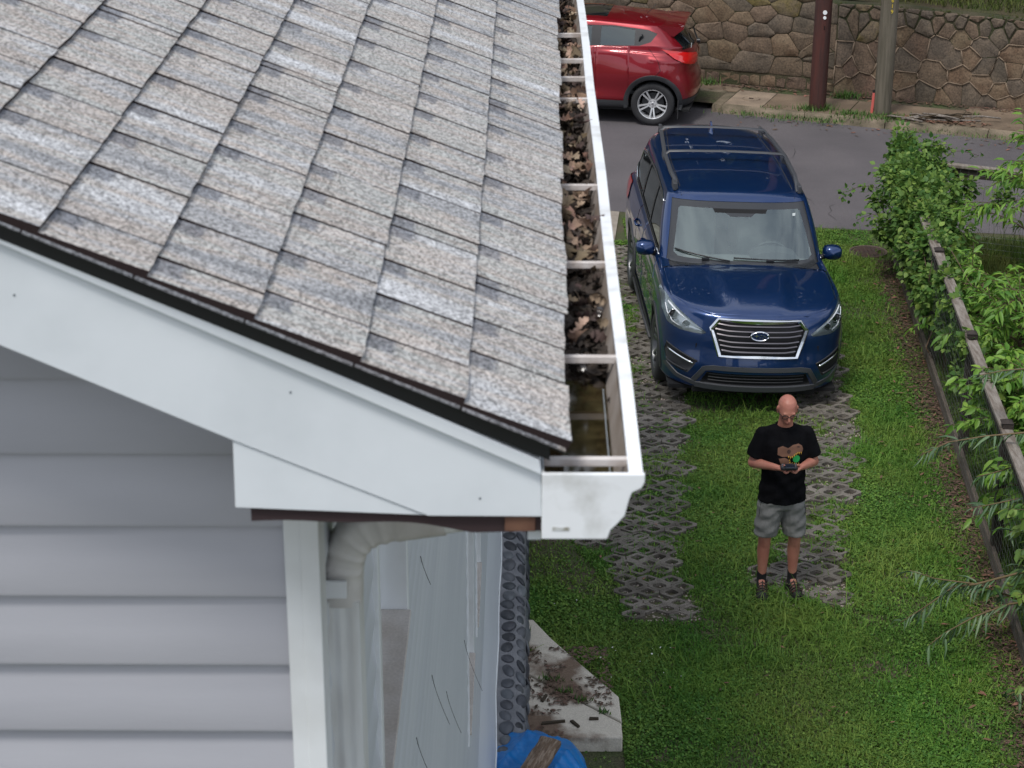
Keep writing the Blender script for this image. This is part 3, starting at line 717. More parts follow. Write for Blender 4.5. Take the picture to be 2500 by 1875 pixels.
# straight corrugated pipe
prof = []
hx, hy = .0275, .0385
for (x0, y0, x1, y1) in ((-hx, -hy, hx, -hy), (hx, -hy, hx, hy), (hx, hy, -hx, hy), (-hx, hy, -hx, -hy)):
    for q in range(12):
        f = q / 12; d = -.0022 * (1 if q in (3, 4, 7, 8) else 0); nx, ny = (y1-y0), -(x1-x0); ln = math.hypot(nx, ny)
        prof.append((x0 + (x1-x0)*f + nx/ln*d, y0 + (y1-y0)*f + ny/ln*d))
mb = MB(); m = len(prof); V = []
for z in (6.545, 5.2, 3.8, .35): V += [(-.2785 + a, 2.76 + b, z) for a, b in prof]
mb.add(V, [(s*m+i, s*m+(i+1) % m, (s+1)*m+(i+1) % m, (s+1)*m+i) for s in range(3) for i in range(m)] + [tuple(range(m-1,-1,-1)), tuple(range(3*m, 4*m))])
mb.build('straight_pipe', PIPEM, ds, smooth=True, angle=30)
MB().box((-.3035, 2.706, 6.560), (-.268, 2.7135, 6.588)).box((-.3045, 2.7136, 6.560), (-.3030, 2.81, 6.588)).build('strap', TRIMW, ds, bevel=.001)
# ------------------------------------------------------------------ cars: a dense shell surface, parts cut out of it
def paint(name, base, base2, rough=.35, metal=.6, coat=1.):
    return M(name, base, rough, metal, col2=base2, scale=1.5, coat=coat, crough=.02, spec=.5)
GAP = M('shut_line', (.004, .004, .005), .9)
def car_shell(loops, nf=22, ns=90, nr=16, sub=6, disp=None):
    G = []
    for L_ in loops:
        yf, yr, W_, rf, ef, rr, er = (L_[k] for k in ('yf', 'yr', 'w', 'rf', 'ef', 'rr', 'er'))
        P = []
        for k in range(nf):
            t = math.pi/2 * k / nf; x = W_ * max(0, math.sin(t)) ** (2/ef); y = yf + rf * (1 - max(0, math.cos(t)) ** (2/ef)); P.append((x, y))
        for k in range(ns): f = k / ns; P.append((W_, yf + rf + (yr - rr - yf - rf) * f))
        for k in range(nr + 1):
            t = math.pi/2 * (1 - k / nr); x = W_ * max(0, math.sin(t)) ** (2/er); y = yr - rr * (1 - max(0, math.cos(t)) ** (2/er)); P.append((x, y))
        zz = L_['z']; ys = [a for a, b in zz]; zv = [b for a, b in zz]
        Z = np.interp([p[1] for p in P], ys, zv)
        for _ in range(6): Z[1:-1] = .25*Z[:-2] + .5*Z[1:-1] + .25*Z[2:]
        cr = L_.get('cr', 0)
        G.append([(x, y, z + cr * (1 - (x / max(W_, .01))**2)) for (x, y), z in zip(P, Z)])
    G = np.array(G)                                      # (loops, along, 3)
    D = []
    n = len(G)
    for i in range(n - 1):
        p0, p1, p2, p3 = G[max(i-1, 0)], G[i], G[i+1], G[min(i+2, n-1)]
        s_ = loops[i].get('sub', sub)
        for k in range(s_):
            t = k / s_; T = loops[i].get('lin', .5)
            m1 = (p2 - p0) * T * (1 if not loops[i].get('crease') else .0); m2 = (p3 - p1) * T * (1 if not loops[i+1].get('crease') else .0)
            if loops[i].get('crease'): m1 = (p2 - p1) * .9
            if loops[i+1].get('crease'): m2 = (p2 - p1) * .9
            D.append((2*t**3-3*t*t+1)*p1 + (t**3-2*t*t+t)*m1 + (-2*t**3+3*t*t)*p2 + (t**3-t*t)*m2)
    D.append(G[-1]); D = np.array(D)
    D[:, :, 0] = np.maximum(D[:, :, 0], 0); D[:, 0, 0] = 0; D[:, -1, 0] = 0
    if disp is not None: D = disp(D)
    D[:, 0, 0] = 0; D[:, -1, 0] = 0
    a, b = D.shape[:2]
    V = D.reshape(-1, 3); V2 = V * [-1, 1, 1]
    F = [(i*b+j, (i+1)*b+j, (i+1)*b+j+1, i*b+j+1) for i in range(a-1) for j in range(b-1)]
    F2 = [(q[3]+a*b, q[2]+a*b, q[1]+a*b, q[0]+a*b) for q in F]
    me = mesh(np.vstack([V, V2]), F + F2, True)
    bm = bmesh.new(); bm.from_mesh(me); bmesh.ops.remove_doubles(bm, verts=bm.verts, dist=.0008); bmesh.ops.dissolve_degenerate(bm, dist=.0005, edges=bm.edges)
    bmesh.ops.recalc_face_normals(bm, faces=bm.faces)
    c = sum((f.calc_center_median() * f.calc_area() for f in bm.faces), Vector()) / sum(f.calc_area() for f in bm.faces)
    top = max(bm.faces, key=lambda f: f.calc_center_median().z)
    if top.normal.z < 0: bmesh.ops.reverse_faces(bm, faces=bm.faces)
    return bm
def cut(bm, poly, ax, filt, pad=.02):
    """cut a convex polygon (in axes ax) into bm, return the faces inside"""
    ia, ib = ax; lo = [min(p[k] for p in poly) - pad for k in (0, 1)]; hi = [max(p[k] for p in poly) + pad for k in (0, 1)]
    def ok(f):
        c = f.calc_center_median()
        if not filt(c, f): return False
        a = [v.co[ia] for v in f.verts]; b = [v.co[ib] for v in f.verts]
        return max(a) > lo[0] and min(a) < hi[0] and max(b) > lo[1] and min(b) < hi[1]
    faces = [f for f in bm.faces if ok(f)]
    A = sum(poly[i][0]*poly[(i+1) % len(poly)][1] - poly[(i+1) % len(poly)][0]*poly[i][1] for i in range(len(poly)))
    if A < 0: poly = poly[::-1]
    for i in range(len(poly)):
        p, q = poly[i], poly[(i+1) % len(poly)]
        n = [0, 0, 0]; n[ia] = q[1]-p[1]; n[ib] = -(q[0]-p[0]); co = [0, 0, 0]; co[ia] = p[0]; co[ib] = p[1]
        ge = list({e for f in faces for e in f.edges}) + list({v for f in faces for v in f.verts}) + faces
        r_ = bmesh.ops.bisect_plane(bm, geom=ge, dist=1e-5, plane_co=co, plane_no=n)
        faces = [g for g in r_['geom'] if isinstance(g, bmesh.types.BMFace) and g.is_valid]
        # drop faces fully outside this edge
        faces = [f for f in faces if (Vector(f.calc_center_median()) - Vector(co)).dot(Vector(n)) < 1e-6]
    return faces
def take(bm, faces):
    nb = bmesh.new(); vm = {}
    for f in faces:
        vs = []
        for v in f.verts:
            if v not in vm: vm[v] = nb.verts.new(v.co); vm[v].normal = v.normal
            vs.append(vm[v])
        try: nf = nb.faces.new(vs); nf.smooth = True
        except ValueError: pass
    bmesh.ops.delete(bm, geom=faces, context='FACES')
    return nb
def inset_edge(nb, depth, flat=0):
    """push the boundary of a cut-out panel inward to make a shut line"""
    nb.normal_update()
    for v in nb.verts:
        if v.is_boundary and not abs(v.co.x) < 1e-5: v.co -= v.normal * depth
        elif flat: v.co -= v.normal * flat
def finish(nb, name, mat, parent, push=0.0, thick=0.0, loc=None):
    nb.normal_update()
    if push:
        for v in nb.verts: v.co += v.normal * push
    me = bpy.data.meshes.new('m'); nb.to_mesh(me); nb.free(); me.shade_smooth()
    o = link(name, me, mat, parent)
    if thick: s = o.modifiers.new('s', 'SOLIDIFY'); s.thickness = thick; s.offset = -1
    return o
def surf(bvh, x=None, y=None, z=None, side='x+'):
    """point on the shell seen along an axis"""
    if side == 'x+': r_ = bvh.ray_cast(Vector((3, y, z)), Vector((-1, 0, 0)))
    elif side == 'x-': r_ = bvh.ray_cast(Vector((-3, y, z)), Vector((1, 0, 0)))
    elif side == 'f': r_ = bvh.ray_cast(Vector((x, -3, z)), Vector((0, 1, 0)))
    elif side == 'r': r_ = bvh.ray_cast(Vector((x, 9, z)), Vector((0, -1, 0)))
    else: r_ = bvh.ray_cast(Vector((x, y, 5)), Vector((0, 0, -1)))
    return (r_[0], r_[1]) if r_[0] is not None else (Vector((x or 0, y or 0, z or 0)), Vector((0, 0, 1)))
def densify(pts, n, closed=False):
    out = []
    q = pts + [pts[0]] if closed else pts
    for a, b in zip(q[:-1], q[1:]):
        for k in range(n): out.append(tuple(a[i] + (b[i]-a[i])*k/n for i in range(len(a))))
    if not closed: out.append(tuple(q[-1]))
    return out
def seam(bvh, pts2, side, name, parent, r=.0035, mat=None, push=-.001, flat=1, n=6, closed=False, kind=None):
    P = []
    for a, b in densify(pts2, n, closed):
        if side in ('x+', 'x-'): p, nn_ = surf(bvh, y=a, z=b, side=side)
        elif side in ('f', 'r'): p, nn_ = surf(bvh, x=a, z=b, side=side)
        else: p, nn_ = surf(bvh, x=a, y=b, side=side)
        P.append(p + nn_ * push)
    if closed: P.append(P[0])
    return P
def wheel(parent, c, r, wd, side, style, rimr, alloy):
    """side +1: outer face towards +x"""
    wm = MB().lathe([(-side*wd*.5, r*.35), (-side*wd*.3, r*.55), (side*wd*.12, r*.5), (side*wd*.14, .01)], 24, 'x').build('wheel', PLASTIC, parent, smooth=True, angle=40)
    wm.location = c
    s = side; h = wd/2
    tp = [(-s*h*.8, rimr*1.0), (-s*h, rimr*1.08), (-s*h, r*.90), (-s*h*.82, r*.985), (-s*h*.5, r), (0, r*1.003), (s*h*.5, r), (s*h*.80, r*.985), (s*h*.97, r*.92), (s*h*1.02, (r+rimr)/2), (s*h*.98, rimr*1.1), (s*h*.9, rimr*1.01), (s*h*.8, rimr*.98)]
    MB().lathe(tp, 56, 'x').build('tyre', RUBBER, wm, smooth=True, angle=50)
    mb = MB().lathe([(s*h*.86, rimr*1.02), (s*h*.93, rimr*1.0), (s*h*.90, rimr*.965), (s*h*.45, rimr*.93), (-s*h*.7, rimr*.90)], 56, 'x')
    nsp = 5
    def spoke(ang, r0, r1, w0, w1, x0, x1, th=.018):
        ca, sa = math.cos(ang), math.sin(ang); V = []
        for rr, ww, xx in ((r0, w0, x0), ((r0+r1)/2, (w0+w1)/2, (x0+x1)/2+s*.006), (r1, w1, x1)):
            for dw, dx in ((-ww, -th), (-ww*.75, 0), (ww*.75, 0), (ww, -th)):
                V.append((xx + s*dx, rr*ca - dw*sa, rr*sa + dw*ca))
        F = [(4*k+q, 4*k+(q+1) % 4, 4*k+4+(q+1) % 4, 4*k+4+q) for k in range(2) for q in range(4)] + [(0,1,2,3), (8,9,10,11)]
        mb.add(V, F)
    for k in range(nsp):
        a = math.pi/2 * (-1 if style == 'double' else 1) + 2*math.pi*k/nsp
        if style == 'double':
            for d in (-1, 1): spoke(a + d*.165, rimr*.22, rimr*.97, .013, .015, s*h*.50, s*h*.84)
        else:
            for d in (-1, 1): spoke(a + d*.20, rimr*.2, rimr*.97, .020, .013, s*h*.45, s*h*.86)
            spoke(a, rimr*.2, rimr*.62, .020, .026, s*h*.45, s*h*.62)
    mb.lathe([(s*h*.62, .001), (s*h*.62, rimr*.11), (s*h*.55, rimr*.13), (s*h*.54, rimr*.30), (s*h*.3, rimr*.32)], 30, 'x')
    mb.build('rim', alloy, wm, smooth=True, angle=35)
    mb = MB()
    for k in range(5):
        a = math.pi/2 + 2*math.pi*(k+.5)/5; mb.lathe([(s*h*.57, .001), (s*h*.57, .009), (s*h*.5, .010)], 8, 'x', (0, rimr*.21*math.cos(a), rimr*.21*math.sin(a)))
    mb.lathe([(s*h*.64, .001), (s*h*.64, rimr*.08), (s*h*.6, rimr*.085)], 16, 'x')
    mb.build('wheel_bolts', CHROME if style == 'double' else BLACK, wm, smooth=True, angle=40)
    MB().lathe([(0, rimr*.25), (0, rimr*.72), (-s*.02, rimr*.72)], 32, 'x').build('brake_disc', M('brake_disc', (.12,.12,.12), .4, .9), wm)
    return wm
def circle(c, r, n=30): return [(c[0] + r*math.cos(2*math.pi*k/n), c[1] + r*math.sin(2*math.pi*k/n)) for k in range(n)]
def arch(bm, bvh, car, y, z, r, side, body_w, cw=.05, mat=PLASTIC):
    s = 1 if side == 'x+' else -1
    fs = cut(bm, circle((y, z), r), (1, 2), lambda c, f: c.x*s > .45 and c.z < z + r + .05)
    bmesh.ops.delete(bm, geom=[f for f in fs if f.is_valid], context='FACES')
    # cladding ring following the body and an inner liner
    V = []; n = 30
    for k in range(n + 1):
        t = math.pi * (1.12) * k / n - .12 * math.pi / 2
        row_ = []
        for rr, pu in ((r + cw, .001), (r + cw*.9, .012), (r + .004, .014), (r - .006, .008)):
            yy, zz = y + rr*math.cos(t), z + rr*math.sin(t)
            p, nn_ = surf(bvh, y=yy, z=max(zz, .26), side=side)
            if abs(p.x) < body_w*.8: p = Vector((s*body_w*.97, yy, zz))
            row_.append(Vector((p.x + s*pu, yy, zz)))
        row_.append(Vector((s*(body_w - .10), y + (r-.006)*math.cos(t), z + (r-.006)*math.sin(t))))
        row_.append(Vector((s*(body_w - .36), y + (r-.012)*math.cos(t), z + (r-.012)*math.sin(t))))
        V += row_
    F = [(6*k+q, 6*k+q+1, 6*k+7+q, 6*k+6+q) for k in range(n) for q in range(5)]
    MB().add(V, F).build('wheel_arch', mat, car, smooth=True, angle=50)
    MB().lathe([(s*(body_w-.37), .01), (s*(body_w-.37), r-.01)], 28, 'x', (0, y, z)).build('arch_liner', GAP, car)

# ---------------- blue SUV, facing the camera on the paver tracks
BLUE = paint('blue_metallic_paint', (.004, .028, .112), (.0045, .031, .120), .28, .55)
def blue_disp(D):
    x, y, z = D[:, :, 0], D[:, :, 1], D[:, :, 2]
    zz = z.copy(); xx = x.copy(); yy = y.copy()
    # raised hood centre with two creases that close towards the grille
    on = (y > .08) & (y < 1.45) & (z > .93)
    xe = .27 + .17 * np.clip((y - .1) / 1.2, 0, 1)
    pl = 1 / (1 + np.exp((x - xe) / .009)); amt = .034 * np.clip((y - .14) / .35, 0, 1) * np.clip((1.26 - y) / .25, 0, 1)
    zz = zz + np.where(on, pl * amt, 0)
    # fender shoulders
    for yc in (1.0, 3.88):
        g = np.exp(-((y - yc) / .46) ** 2) * np.exp(-((z - .72) / .22) ** 2) * (x > .7); xx = xx + .030 * g
    # waist line
    side = (x > .8) & (y > .9) & (y < 4.6)
    xx = xx - np.where(side, .016 * np.exp(-((z - .60) / .13) ** 2), 0) + np.where(side, .010 * np.exp(-((z - .93) / .03) ** 2), 0)
    D[:, :, 0], D[:, :, 2] = xx, zz
    return D
def lp(yf, yr, w_, rf, ef, rr, er, z, **k): d = dict(yf=yf, yr=yr, w=w_, rf=rf, ef=ef, rr=rr, er=er, z=z); d.update(k); return d
BL = [
 lp(.20, 4.86, .80, .60, 2.6, .35, 3, [(0,.25),(5,.30)]),
 lp(.055, 4.95, .895, .70, 2.5, .35, 3.2, [(0,.25),(.6,.25),(1.4,.25),(5,.34)]),
 lp(.030, 4.99, .912, .72, 2.5, .35, 3.3, [(0,.31),(5,.42)]),
 lp(.000, 5.0, .925, .74, 2.5, .32, 3.4, [(0,.48),(5,.55)]),
 lp(.035, 4.985, .930, .76, 2.5, .30, 3.5, [(0,.66),(5,.70)]),
 lp(.060, 4.97, .930, .78, 2.5, .30, 3.5, [(0,.83),(.6,.86),(5,.88)]),
 lp(.110, 4.955, .922, .80, 2.5, .30, 3.5, [(0,.965),(.5,.995),(1.4,1.00),(4.6,1.03),(5,1.03)]),
 lp(.165, 4.945, .900, .80, 2.4, .30, 3.4, [(0,1.010),(.45,1.055),(.9,1.085),(1.5,1.09),(4.6,1.13),(5,1.12)]),
 lp(.34, 4.93, .885, .86, 2.5, .30, 3.3, [(0,1.045),(.6,1.085),(1.0,1.105),(1.5,1.112),(4.6,1.155),(5,1.15)], cr=.012),
 lp(.80, 4.92, .875, .66, 2.6, .30, 3.2, [(0,1.105),(1.0,1.13),(1.6,1.125),(4.6,1.170),(5,1.17)], cr=.022),
 lp(1.22, 4.915, .868, .46, 2.7, .35, 3.0, [(0,1.145),(1.5,1.150),(1.8,1.135),(4.6,1.180),(5,1.18)], cr=.028, sub=3),
 lp(1.30, 4.91, .866, .44, 2.7, .40, 2.9, [(0,1.150),(1.5,1.155),(1.8,1.140),(4.6,1.185),(5,1.19)], cr=.030, crease=1),
 lp(1.66, 4.90, .825, .34, 2.8, .60, 2.8, [(0,1.40),(4.9,1.43)], cr=.012),
 lp(2.02, 4.94, .765, .24, 3.0, .85, 2.6, [(0,1.615),(2.4,1.640),(3.4,1.665),(4.4,1.65),(5,1.64)], cr=.010),
 lp(2.10, 4.93, .725, .26, 3.2, .95, 2.5, [(0,1.655),(2.6,1.690),(3.4,1.71),(4.4,1.70),(5,1.69)], cr=.014, sub=4),
 lp(2.20, 4.88, .655, .30, 3.2, .95, 2.5, [(0,1.680),(2.8,1.718),(3.5,1.735),(4.4,1.73),(5,1.72)], cr=.014),
 lp(2.50, 4.5, .38, .40, 2.5, .40, 2.5, [(0,1.728),(3,1.750),(3.5,1.758),(5,1.745)]),
 lp(3.0, 4.1, .001, .30, 2, .30, 2, [(0,1.752),(5,1.76)]),
]
def build_blue():
    car = empty('parked_car', (2.435, 18.90, .004), math.radians(1.9), 'dark blue sport utility vehicle parked facing us with roof rails and chrome grille', 'car')
    car.rotation_euler = (0, R(2.2), R(1.9))
    bm = car_shell(BL, disp=blue_disp)
    bvh = BVHTree.FromBMesh(bm)
    front = lambda c, f: c.y < 1.2
    GLW = glass('windscreen_glass', (.70, .78, .76), .015, .17); GLS = glass('side_window_glass', (.10, .12, .12), .01, .12)
    # windscreen: black frit border, clear middle
    top = lambda c, f: c.y > 1.315 and c.y < 2.5 and c.z > 1.1
    ws = [(-.805, 1.160), (.805, 1.160), (.712, 1.645), (-.712, 1.645)]
    fs = cut(bm, ws, (0, 2), top)
    border = take(bm, fs)
    inner = [(-.735, 1.235), (-.69, 1.208), (.69, 1.208), (.735, 1.235), (.655, 1.575), (.63, 1.594), (-.63, 1.594), (-.655, 1.575)]
    fs = cut(border, inner, (0, 2), lambda c, f: True); gl_ = take(border, fs)
    notch = cut(gl_, [(-.30, 1.60), (.30, 1.60), (.27, 1.562), (-.27, 1.562)], (0, 2), lambda c, f: True)
    nf = take(gl_, notch); finish(nf, 'camera_housing_band', GAP, car, push=-.004)
    nf = cut(gl_, [(-.16, 1.562), (.16, 1.562), (.11, 1.535), (-.11, 1.535)], (0, 2), lambda c, f: True)
    finish(take(gl_, nf), 'camera_housing', M('frit_black', (.03,.032,.036), .15), car, push=-.004)
    wso = finish(border, 'windscreen', M('frit_black', (.03, .032, .036), .15), car, push=-.004)
    finish(gl_, 'glass', GLW, wso, push=-.004)
    # side windows
    for s, side in ((1, 'x+'), (-1, 'x-')):
        sf = lambda c, f, s=s: c.x*s > .5 and c.z > 1.1
        dlo = [(1.70, 1.150), (2.9, 1.172), (4.25, 1.215), (4.62, 1.36), (4.50, 1.52), (4.05, 1.595), (3.2, 1.632), (2.45, 1.605), (2.25, 1.555)]
        tr = take(bm, cut(bm, dlo, (1, 2), sf))
        panes = ([(1.80, 1.162), (2.745, 1.185), (2.745, 1.595), (2.47, 1.590), (2.29, 1.545)], [(2.82, 1.187), (3.66, 1.207), (3.60, 1.595), (3.2, 1.612), (2.82, 1.605)], [(3.75, 1.212), (4.22, 1.228), (4.56, 1.36), (4.45, 1.50), (4.02, 1.572), (3.69, 1.590)])
        got = [take(tr, cut(tr, p, (1, 2), lambda c, f: True)) for p in panes]
        to = finish(tr, 'window_surround', PLASTIC, car, push=-.004)
        for g_ in got: finish(g_, 'side_window', GLS, to, push=-.010)
        P = seam(bvh, [(1.70, 1.143), (2.9, 1.165), (4.25, 1.207), (4.64, 1.36), (4.51, 1.535), (4.05, 1.607), (3.2, 1.645), (2.45, 1.618), (2.23, 1.57)], side, '', None, push=.002, n=5)
        MB().tube(P, .007, 6).build('window_chrome_strip', CHROME, car, smooth=True)
        # doors
        zb = .36
        for poly in ([(1.52, zb), (2.76, zb), (2.76, 1.150), (1.62, 1.135), (1.50, .95)], [(2.785, zb), (3.40, zb), (3.44, .60), (3.62, .83), (3.66, 1.175), (2.785, 1.152)]):
            sf2 = lambda c, f, s=s: c.x*s > .6 and .28 < c.z < 1.2
            if len(poly) == 6:
                A_ = take(bm, cut(bm, [(2.785, zb), (3.40, zb), (3.44, .60), (3.44, 1.168), (2.785, 1.152)], (1, 2), sf2))
                B_ = None
                d = A_
            else: d = take(bm, cut(bm, poly, (1, 2), sf2))
            inset_edge(d, .010); dr = finish(d, 'door', BLUE, car)
            yh = 2.60 if poly[0][0] < 2 else 3.33
            p, _n = surf(bvh, y=yh, z=.98, side=side)
            MB().tube([(p.x + s*.002, yh - .10, .975), (p.x + s*.030, yh - .085, .978), (p.x + s*.036, yh, .982), (p.x + s*.030, yh + .085, .985), (p.x + s*.002, yh + .10, .985)], .015, 8).build('door_handle', BLUE, dr, smooth=True)
        # sill cladding
        c1 = take(bm, cut(bm, [(1.36, .20), (3.50, .22), (3.50, .345), (1.36, .345)], (1, 2), lambda c, f, s=s: c.x*s > .6 and c.z < .42))
        finish(c1, 'sill_cladding', PLASTIC, car, push=.012)
        MB().tube([(s*.925, 1.48, .275), (s*.932, 2.4, .27), (s*.925, 3.42, .28)], .018, 6).build('side_step', PLASTIC, car, smooth=True)
        # arches and wheels
        for yw in (1.02, 3.91):
            arch(bm, bvh, car, yw, .375, .415, side, .932, cw=.045)
            wo_ = wheel(car, (s*.815, yw, .37), .37, .235, s, 'split', .245, DSILVER)
        # mirror
        mx_ = s * 1.005
        base_ = MB().tube([(s*.86, 1.86, 1.10), (s*.91, 1.83, 1.115), (s*.95, 1.80, 1.14)], .03, 8, rs=[.045, .03, .028]).build('mirror_stalk', PLASTIC, car, smooth=True)
        V = []; n = 18
        prof_ = [(.0, .02), (.010, .62), (.035, .90), (.09, 1.0), (.125, .96), (.130, .80)]
        for yy, k in prof_:
            for q in range(n):
                t = 2*math.pi*q/n; ca, sa = math.cos(t), math.sin(t); qd = (abs(ca)**3 + abs(sa)**3) ** (-1/3)
                V.append((mx_ + ca*qd*.105*k + s*.0, 1.70 + yy, 1.185 + sa*qd*.078*k + .012*ca*s*0))
        F = [(i*n+q, i*n+(q+1) % n, (i+1)*n+(q+1) % n, (i+1)*n+q) for i in range(5) for q in range(n)] + [tuple(range(5*n, 6*n))]
        mo = MB().add(V, F).build('mirror_housing', BLUE, car, smooth=True, angle=50)
        MB().box((mx_-.085, 1.8302, 1.125), (mx_+.085, 1.836, 1.245)).build('mirror_glass', GLS, mo)
    # hood as a panel with a shut line
    hood = [(-.86, 1.42), (-.86, 1.0), (-.845, .62), (-.70, .36), (-.49, .205), (-.2, .155), (.2, .155), (.49, .205), (.70, .36), (.845, .62), (.86, 1.0), (.86, 1.42)]
    hf = lambda c, f: c.z > .93 and f.normal.z > .25 and c.y < 1.45
    h = take(bm, cut(bm, [(x, min(y, 1.300)) for x, y in hood], (0, 1), hf)); inset_edge(h, .009); finish(h, 'bonnet', BLUE, car)
    cw_ = take(bm, cut(bm, [(-.84, 1.305), (.84, 1.305), (.84, 1.60), (-.84, 1.60)], (0, 1), lambda c, f: 1.10 < c.z < 1.2 and c.y > 1.28 and abs(c.x) < .78))
    finish(cw_, 'cowl_panel', PLASTIC, car, push=-.006)
    # grille
    gx_ = [(-.41, .985), (-.485, .895), (-.395, .625), (.395, .625), (.485, .895), (.41, .985)]
    g_ = take(bm, cut(bm, gx_, (0, 2), front)); g_.normal_update()
    for v in g_.verts: v.co.y += .045
    go = finish(g_, 'grille', M('grille_dark', (.012, .012, .015), .5), car)
    def ring(off, z_off=0): return None
    P = seam(bvh, gx_[::-1], 'f', '', None, push=.004, n=7, closed=True)
    nP = len(P) - 1; V = []
    for k in range(nP):
        p = P[k]; c_ = Vector((0, p.y, .80)); d = Vector((p.x, 0, (p.z-.80)*1.4)).normalized()
        topk = 1.3 if p.z > .97 else 1.0
        for o_, dy in ((-.030*topk, .025), (-.026*topk, -.012), (.000, -.018), (.012, -.004), (.012, .03)): V.append(p + d*o_ + Vector((0, dy, 0)))
    F = [(5*k+q, 5*k+q+1, 5*((k+1) % nP)+q+1, 5*((k+1) % nP)+q) for k in range(nP) for q in range(4)]
    MB().add(V, F).build('chrome_surround', CHROME, go, smooth=True, angle=40)
    BARM = M('satin_grille_bar', (.16, .15, .16), .25, .9)
    for z_ in (.930, .880, .832, .772, .724, .676):
        hw = np.interp(z_, [.625, .895, .985], [.375, .462, .40]) - .02
        P = [surf(bvh, x=x, z=z_ + .012*min(1, max(0, (abs(x) - hw*.72)/(hw*.28))), side='f')[0] + Vector((0, .006, 0)) for x in np.linspace(-hw, hw, 21)]
        MB().tube(P, 1, prof=[(-.012, .009), (.004, .010), (.012, 0), (.004, -.010), (-.012, -.009)], up=(0, 0, 1)).build('grille_bar', BARM, go, smooth=True, angle=50)
    # oval emblem with six stars
    def oval(rx, rz, y, zc, n=28): return [(rx*math.cos(2*math.pi*k/n), y, zc + rz*math.sin(2*math.pi*k/n)) for k in range(n)]
    ez = .850; ey = surf(bvh, x=0, z=ez, side='f')[0].y - .022
    V = oval(.098, .052, ey+.02, ez) + oval(.098, .052, ey, ez) + oval(.090, .046, ey-.006, ez) + oval(.082, .039, ey, ez)
    em = MB().add(V, [(28*i+q, 28*i+(q+1) % 28, 28*i+28+(q+1) % 28, 28*i+28+q) for i in range(3) for q in range(28)]).build('emblem', CHROME, go, smooth=True, angle=60)
    MB().add(oval(.083, .040, ey+.001, ez), [tuple(range(28))]).build('emblem_field', M('emblem_blue', (.01, .03, .10), .2, .3), em)
    st = MB()
    for sx_, sz_, r_ in ((-.035, .006, .024), (.012, .013, .010), (.040, .008, .011), (.002, -.013, .011), (.030, -.015, .010), (.056, -.004, .010)):
        pts_ = [(sx_ + (r_*1.35 if q % 2 == 0 else r_*.35)*math.cos(math.pi*q/4)*(1 if q % 4 == 0 else 1), ey-.003, ez + sz_ + (r_ if q % 2 == 0 else r_*.3)*math.sin(math.pi*q/4)) for q in range(8)]
        st.add(pts_ + [(p[0], p[1]+.004, p[2]) for p in pts_], [tuple(range(8))] + [(q, (q+1) % 8, (q+1) % 8+8, q+8) for q in range(8)])
    st.build('stars', CHROME, em)
    # headlights
    LENS = glass('headlight_lens', (.93, .95, .96), .01, .07); SILV = M('reflector_silver', (.62, .64, .67), .28, .7); DARKR = M('lamp_black', (.03,.03,.033), .3)
    for s in (1, -1):
        hf2 = lambda c, f, s=s: c.x*s > .3 and c.y < 1.0 and .7 < c.z < 1.12
        parts_ = [[(.535*s, .845), (.56*s, .832), (.76*s, .862), (.80*s, .925), (.72*s, .955)], [(.76*s, .862), (.80*s, .856), (.895*s, .875), (.938*s, .955), (.938*s, 1.035), (.925*s, 1.045), (.80*s, .985), (.72*s, .955)]]
        mbm = None
        poly_all = [(.525*s, .845), (.55*s, .825), (.77*s, .815), (.880*s, .835), (.925*s, .92), (.926*s, 1.060), (.885*s, 1.062)]
        fs = cut(bm, poly_all, (0, 2), hf2); lens = take(bm, fs)
        # bowl: same outline pushed inside
        bowl = lens.copy(); bowl.normal_update()
        for v in bowl.verts:
            if not v.is_boundary: v.co = v.co - v.normal * .045
        hl = finish(bowl, 'headlight', SILV, car)
        finish(lens, 'lens', LENS, hl, push=.001)
        for (xx, zz, rr) in ((.825, .925, .046), (.715, .885, .030)):
            p, n_ = surf(bvh, x=xx*s, z=zz, side='f')
            MB().lathe([(-.030, rr*1.25), (-.034, rr*1.15), (-.015, rr)], 24, 'y', (p.x, p.y + .050, p.z)).build('bezel', CHROME, hl, smooth=True, angle=40)
            MB().lathe([(-.030, .001), (-.026, rr*.5), (-.015, rr*.85), (0, rr*.95)], 24, 'y', (p.x, p.y + .045, p.z)).build('projector', DARKR, hl, smooth=True)
        P = [surf(bvh, x=a*s, z=b, side='f')[0] + Vector((0, .012, 0)) for a, b in densify([(.59, .868), (.78, .962), (.87, 1.015)], 5)]
        MB().tube(P, .011, 6).build('light_strip', M('drl_white', (.85,.87,.9), .3), hl, smooth=True)
        P = [surf(bvh, x=a*s, z=b, side='f')[0] + Vector((0, .012, 0)) for a, b in densify([(.76, .845), (.835, .865), (.878, .92), (.892, .985)], 4)]
        MB().tube(P, .010, 6).build('light_strip', MATS['drl_white'], hl, smooth=True)
        # fog recess with bright bar
        fg = take(bm, cut(bm, [(.60*s, .545), (.880*s, .635), (.895*s, .56), (.87*s, .43), (.68*s, .40)], (0, 2), front))
        fg.normal_update()
        for v in fg.verts:
            if not v.is_boundary: v.co.y += .035
        fo = finish(fg, 'fog_recess', PLASTIC if s < 0 else M('fog_black', (.008,.008,.01), .7), car)
        P = [surf(bvh, x=a*s, z=b, side='f')[0] + Vector((0, -.004, 0)) for a, b in densify([(.60, .545), (.88, .635)], 8)]
        MB().tube(P, .008, 5).build('trim_blade', PLASTIC, fo, smooth=True)
        P = [surf(bvh, x=a*s, z=b, side='f')[0] + Vector((0, .004, 0)) for a, b in densify([(.635, .512), (.865, .578)], 8)]
        MB().tube(P, .012, 6).build('fog_bar', CHROME, fo, smooth=True)
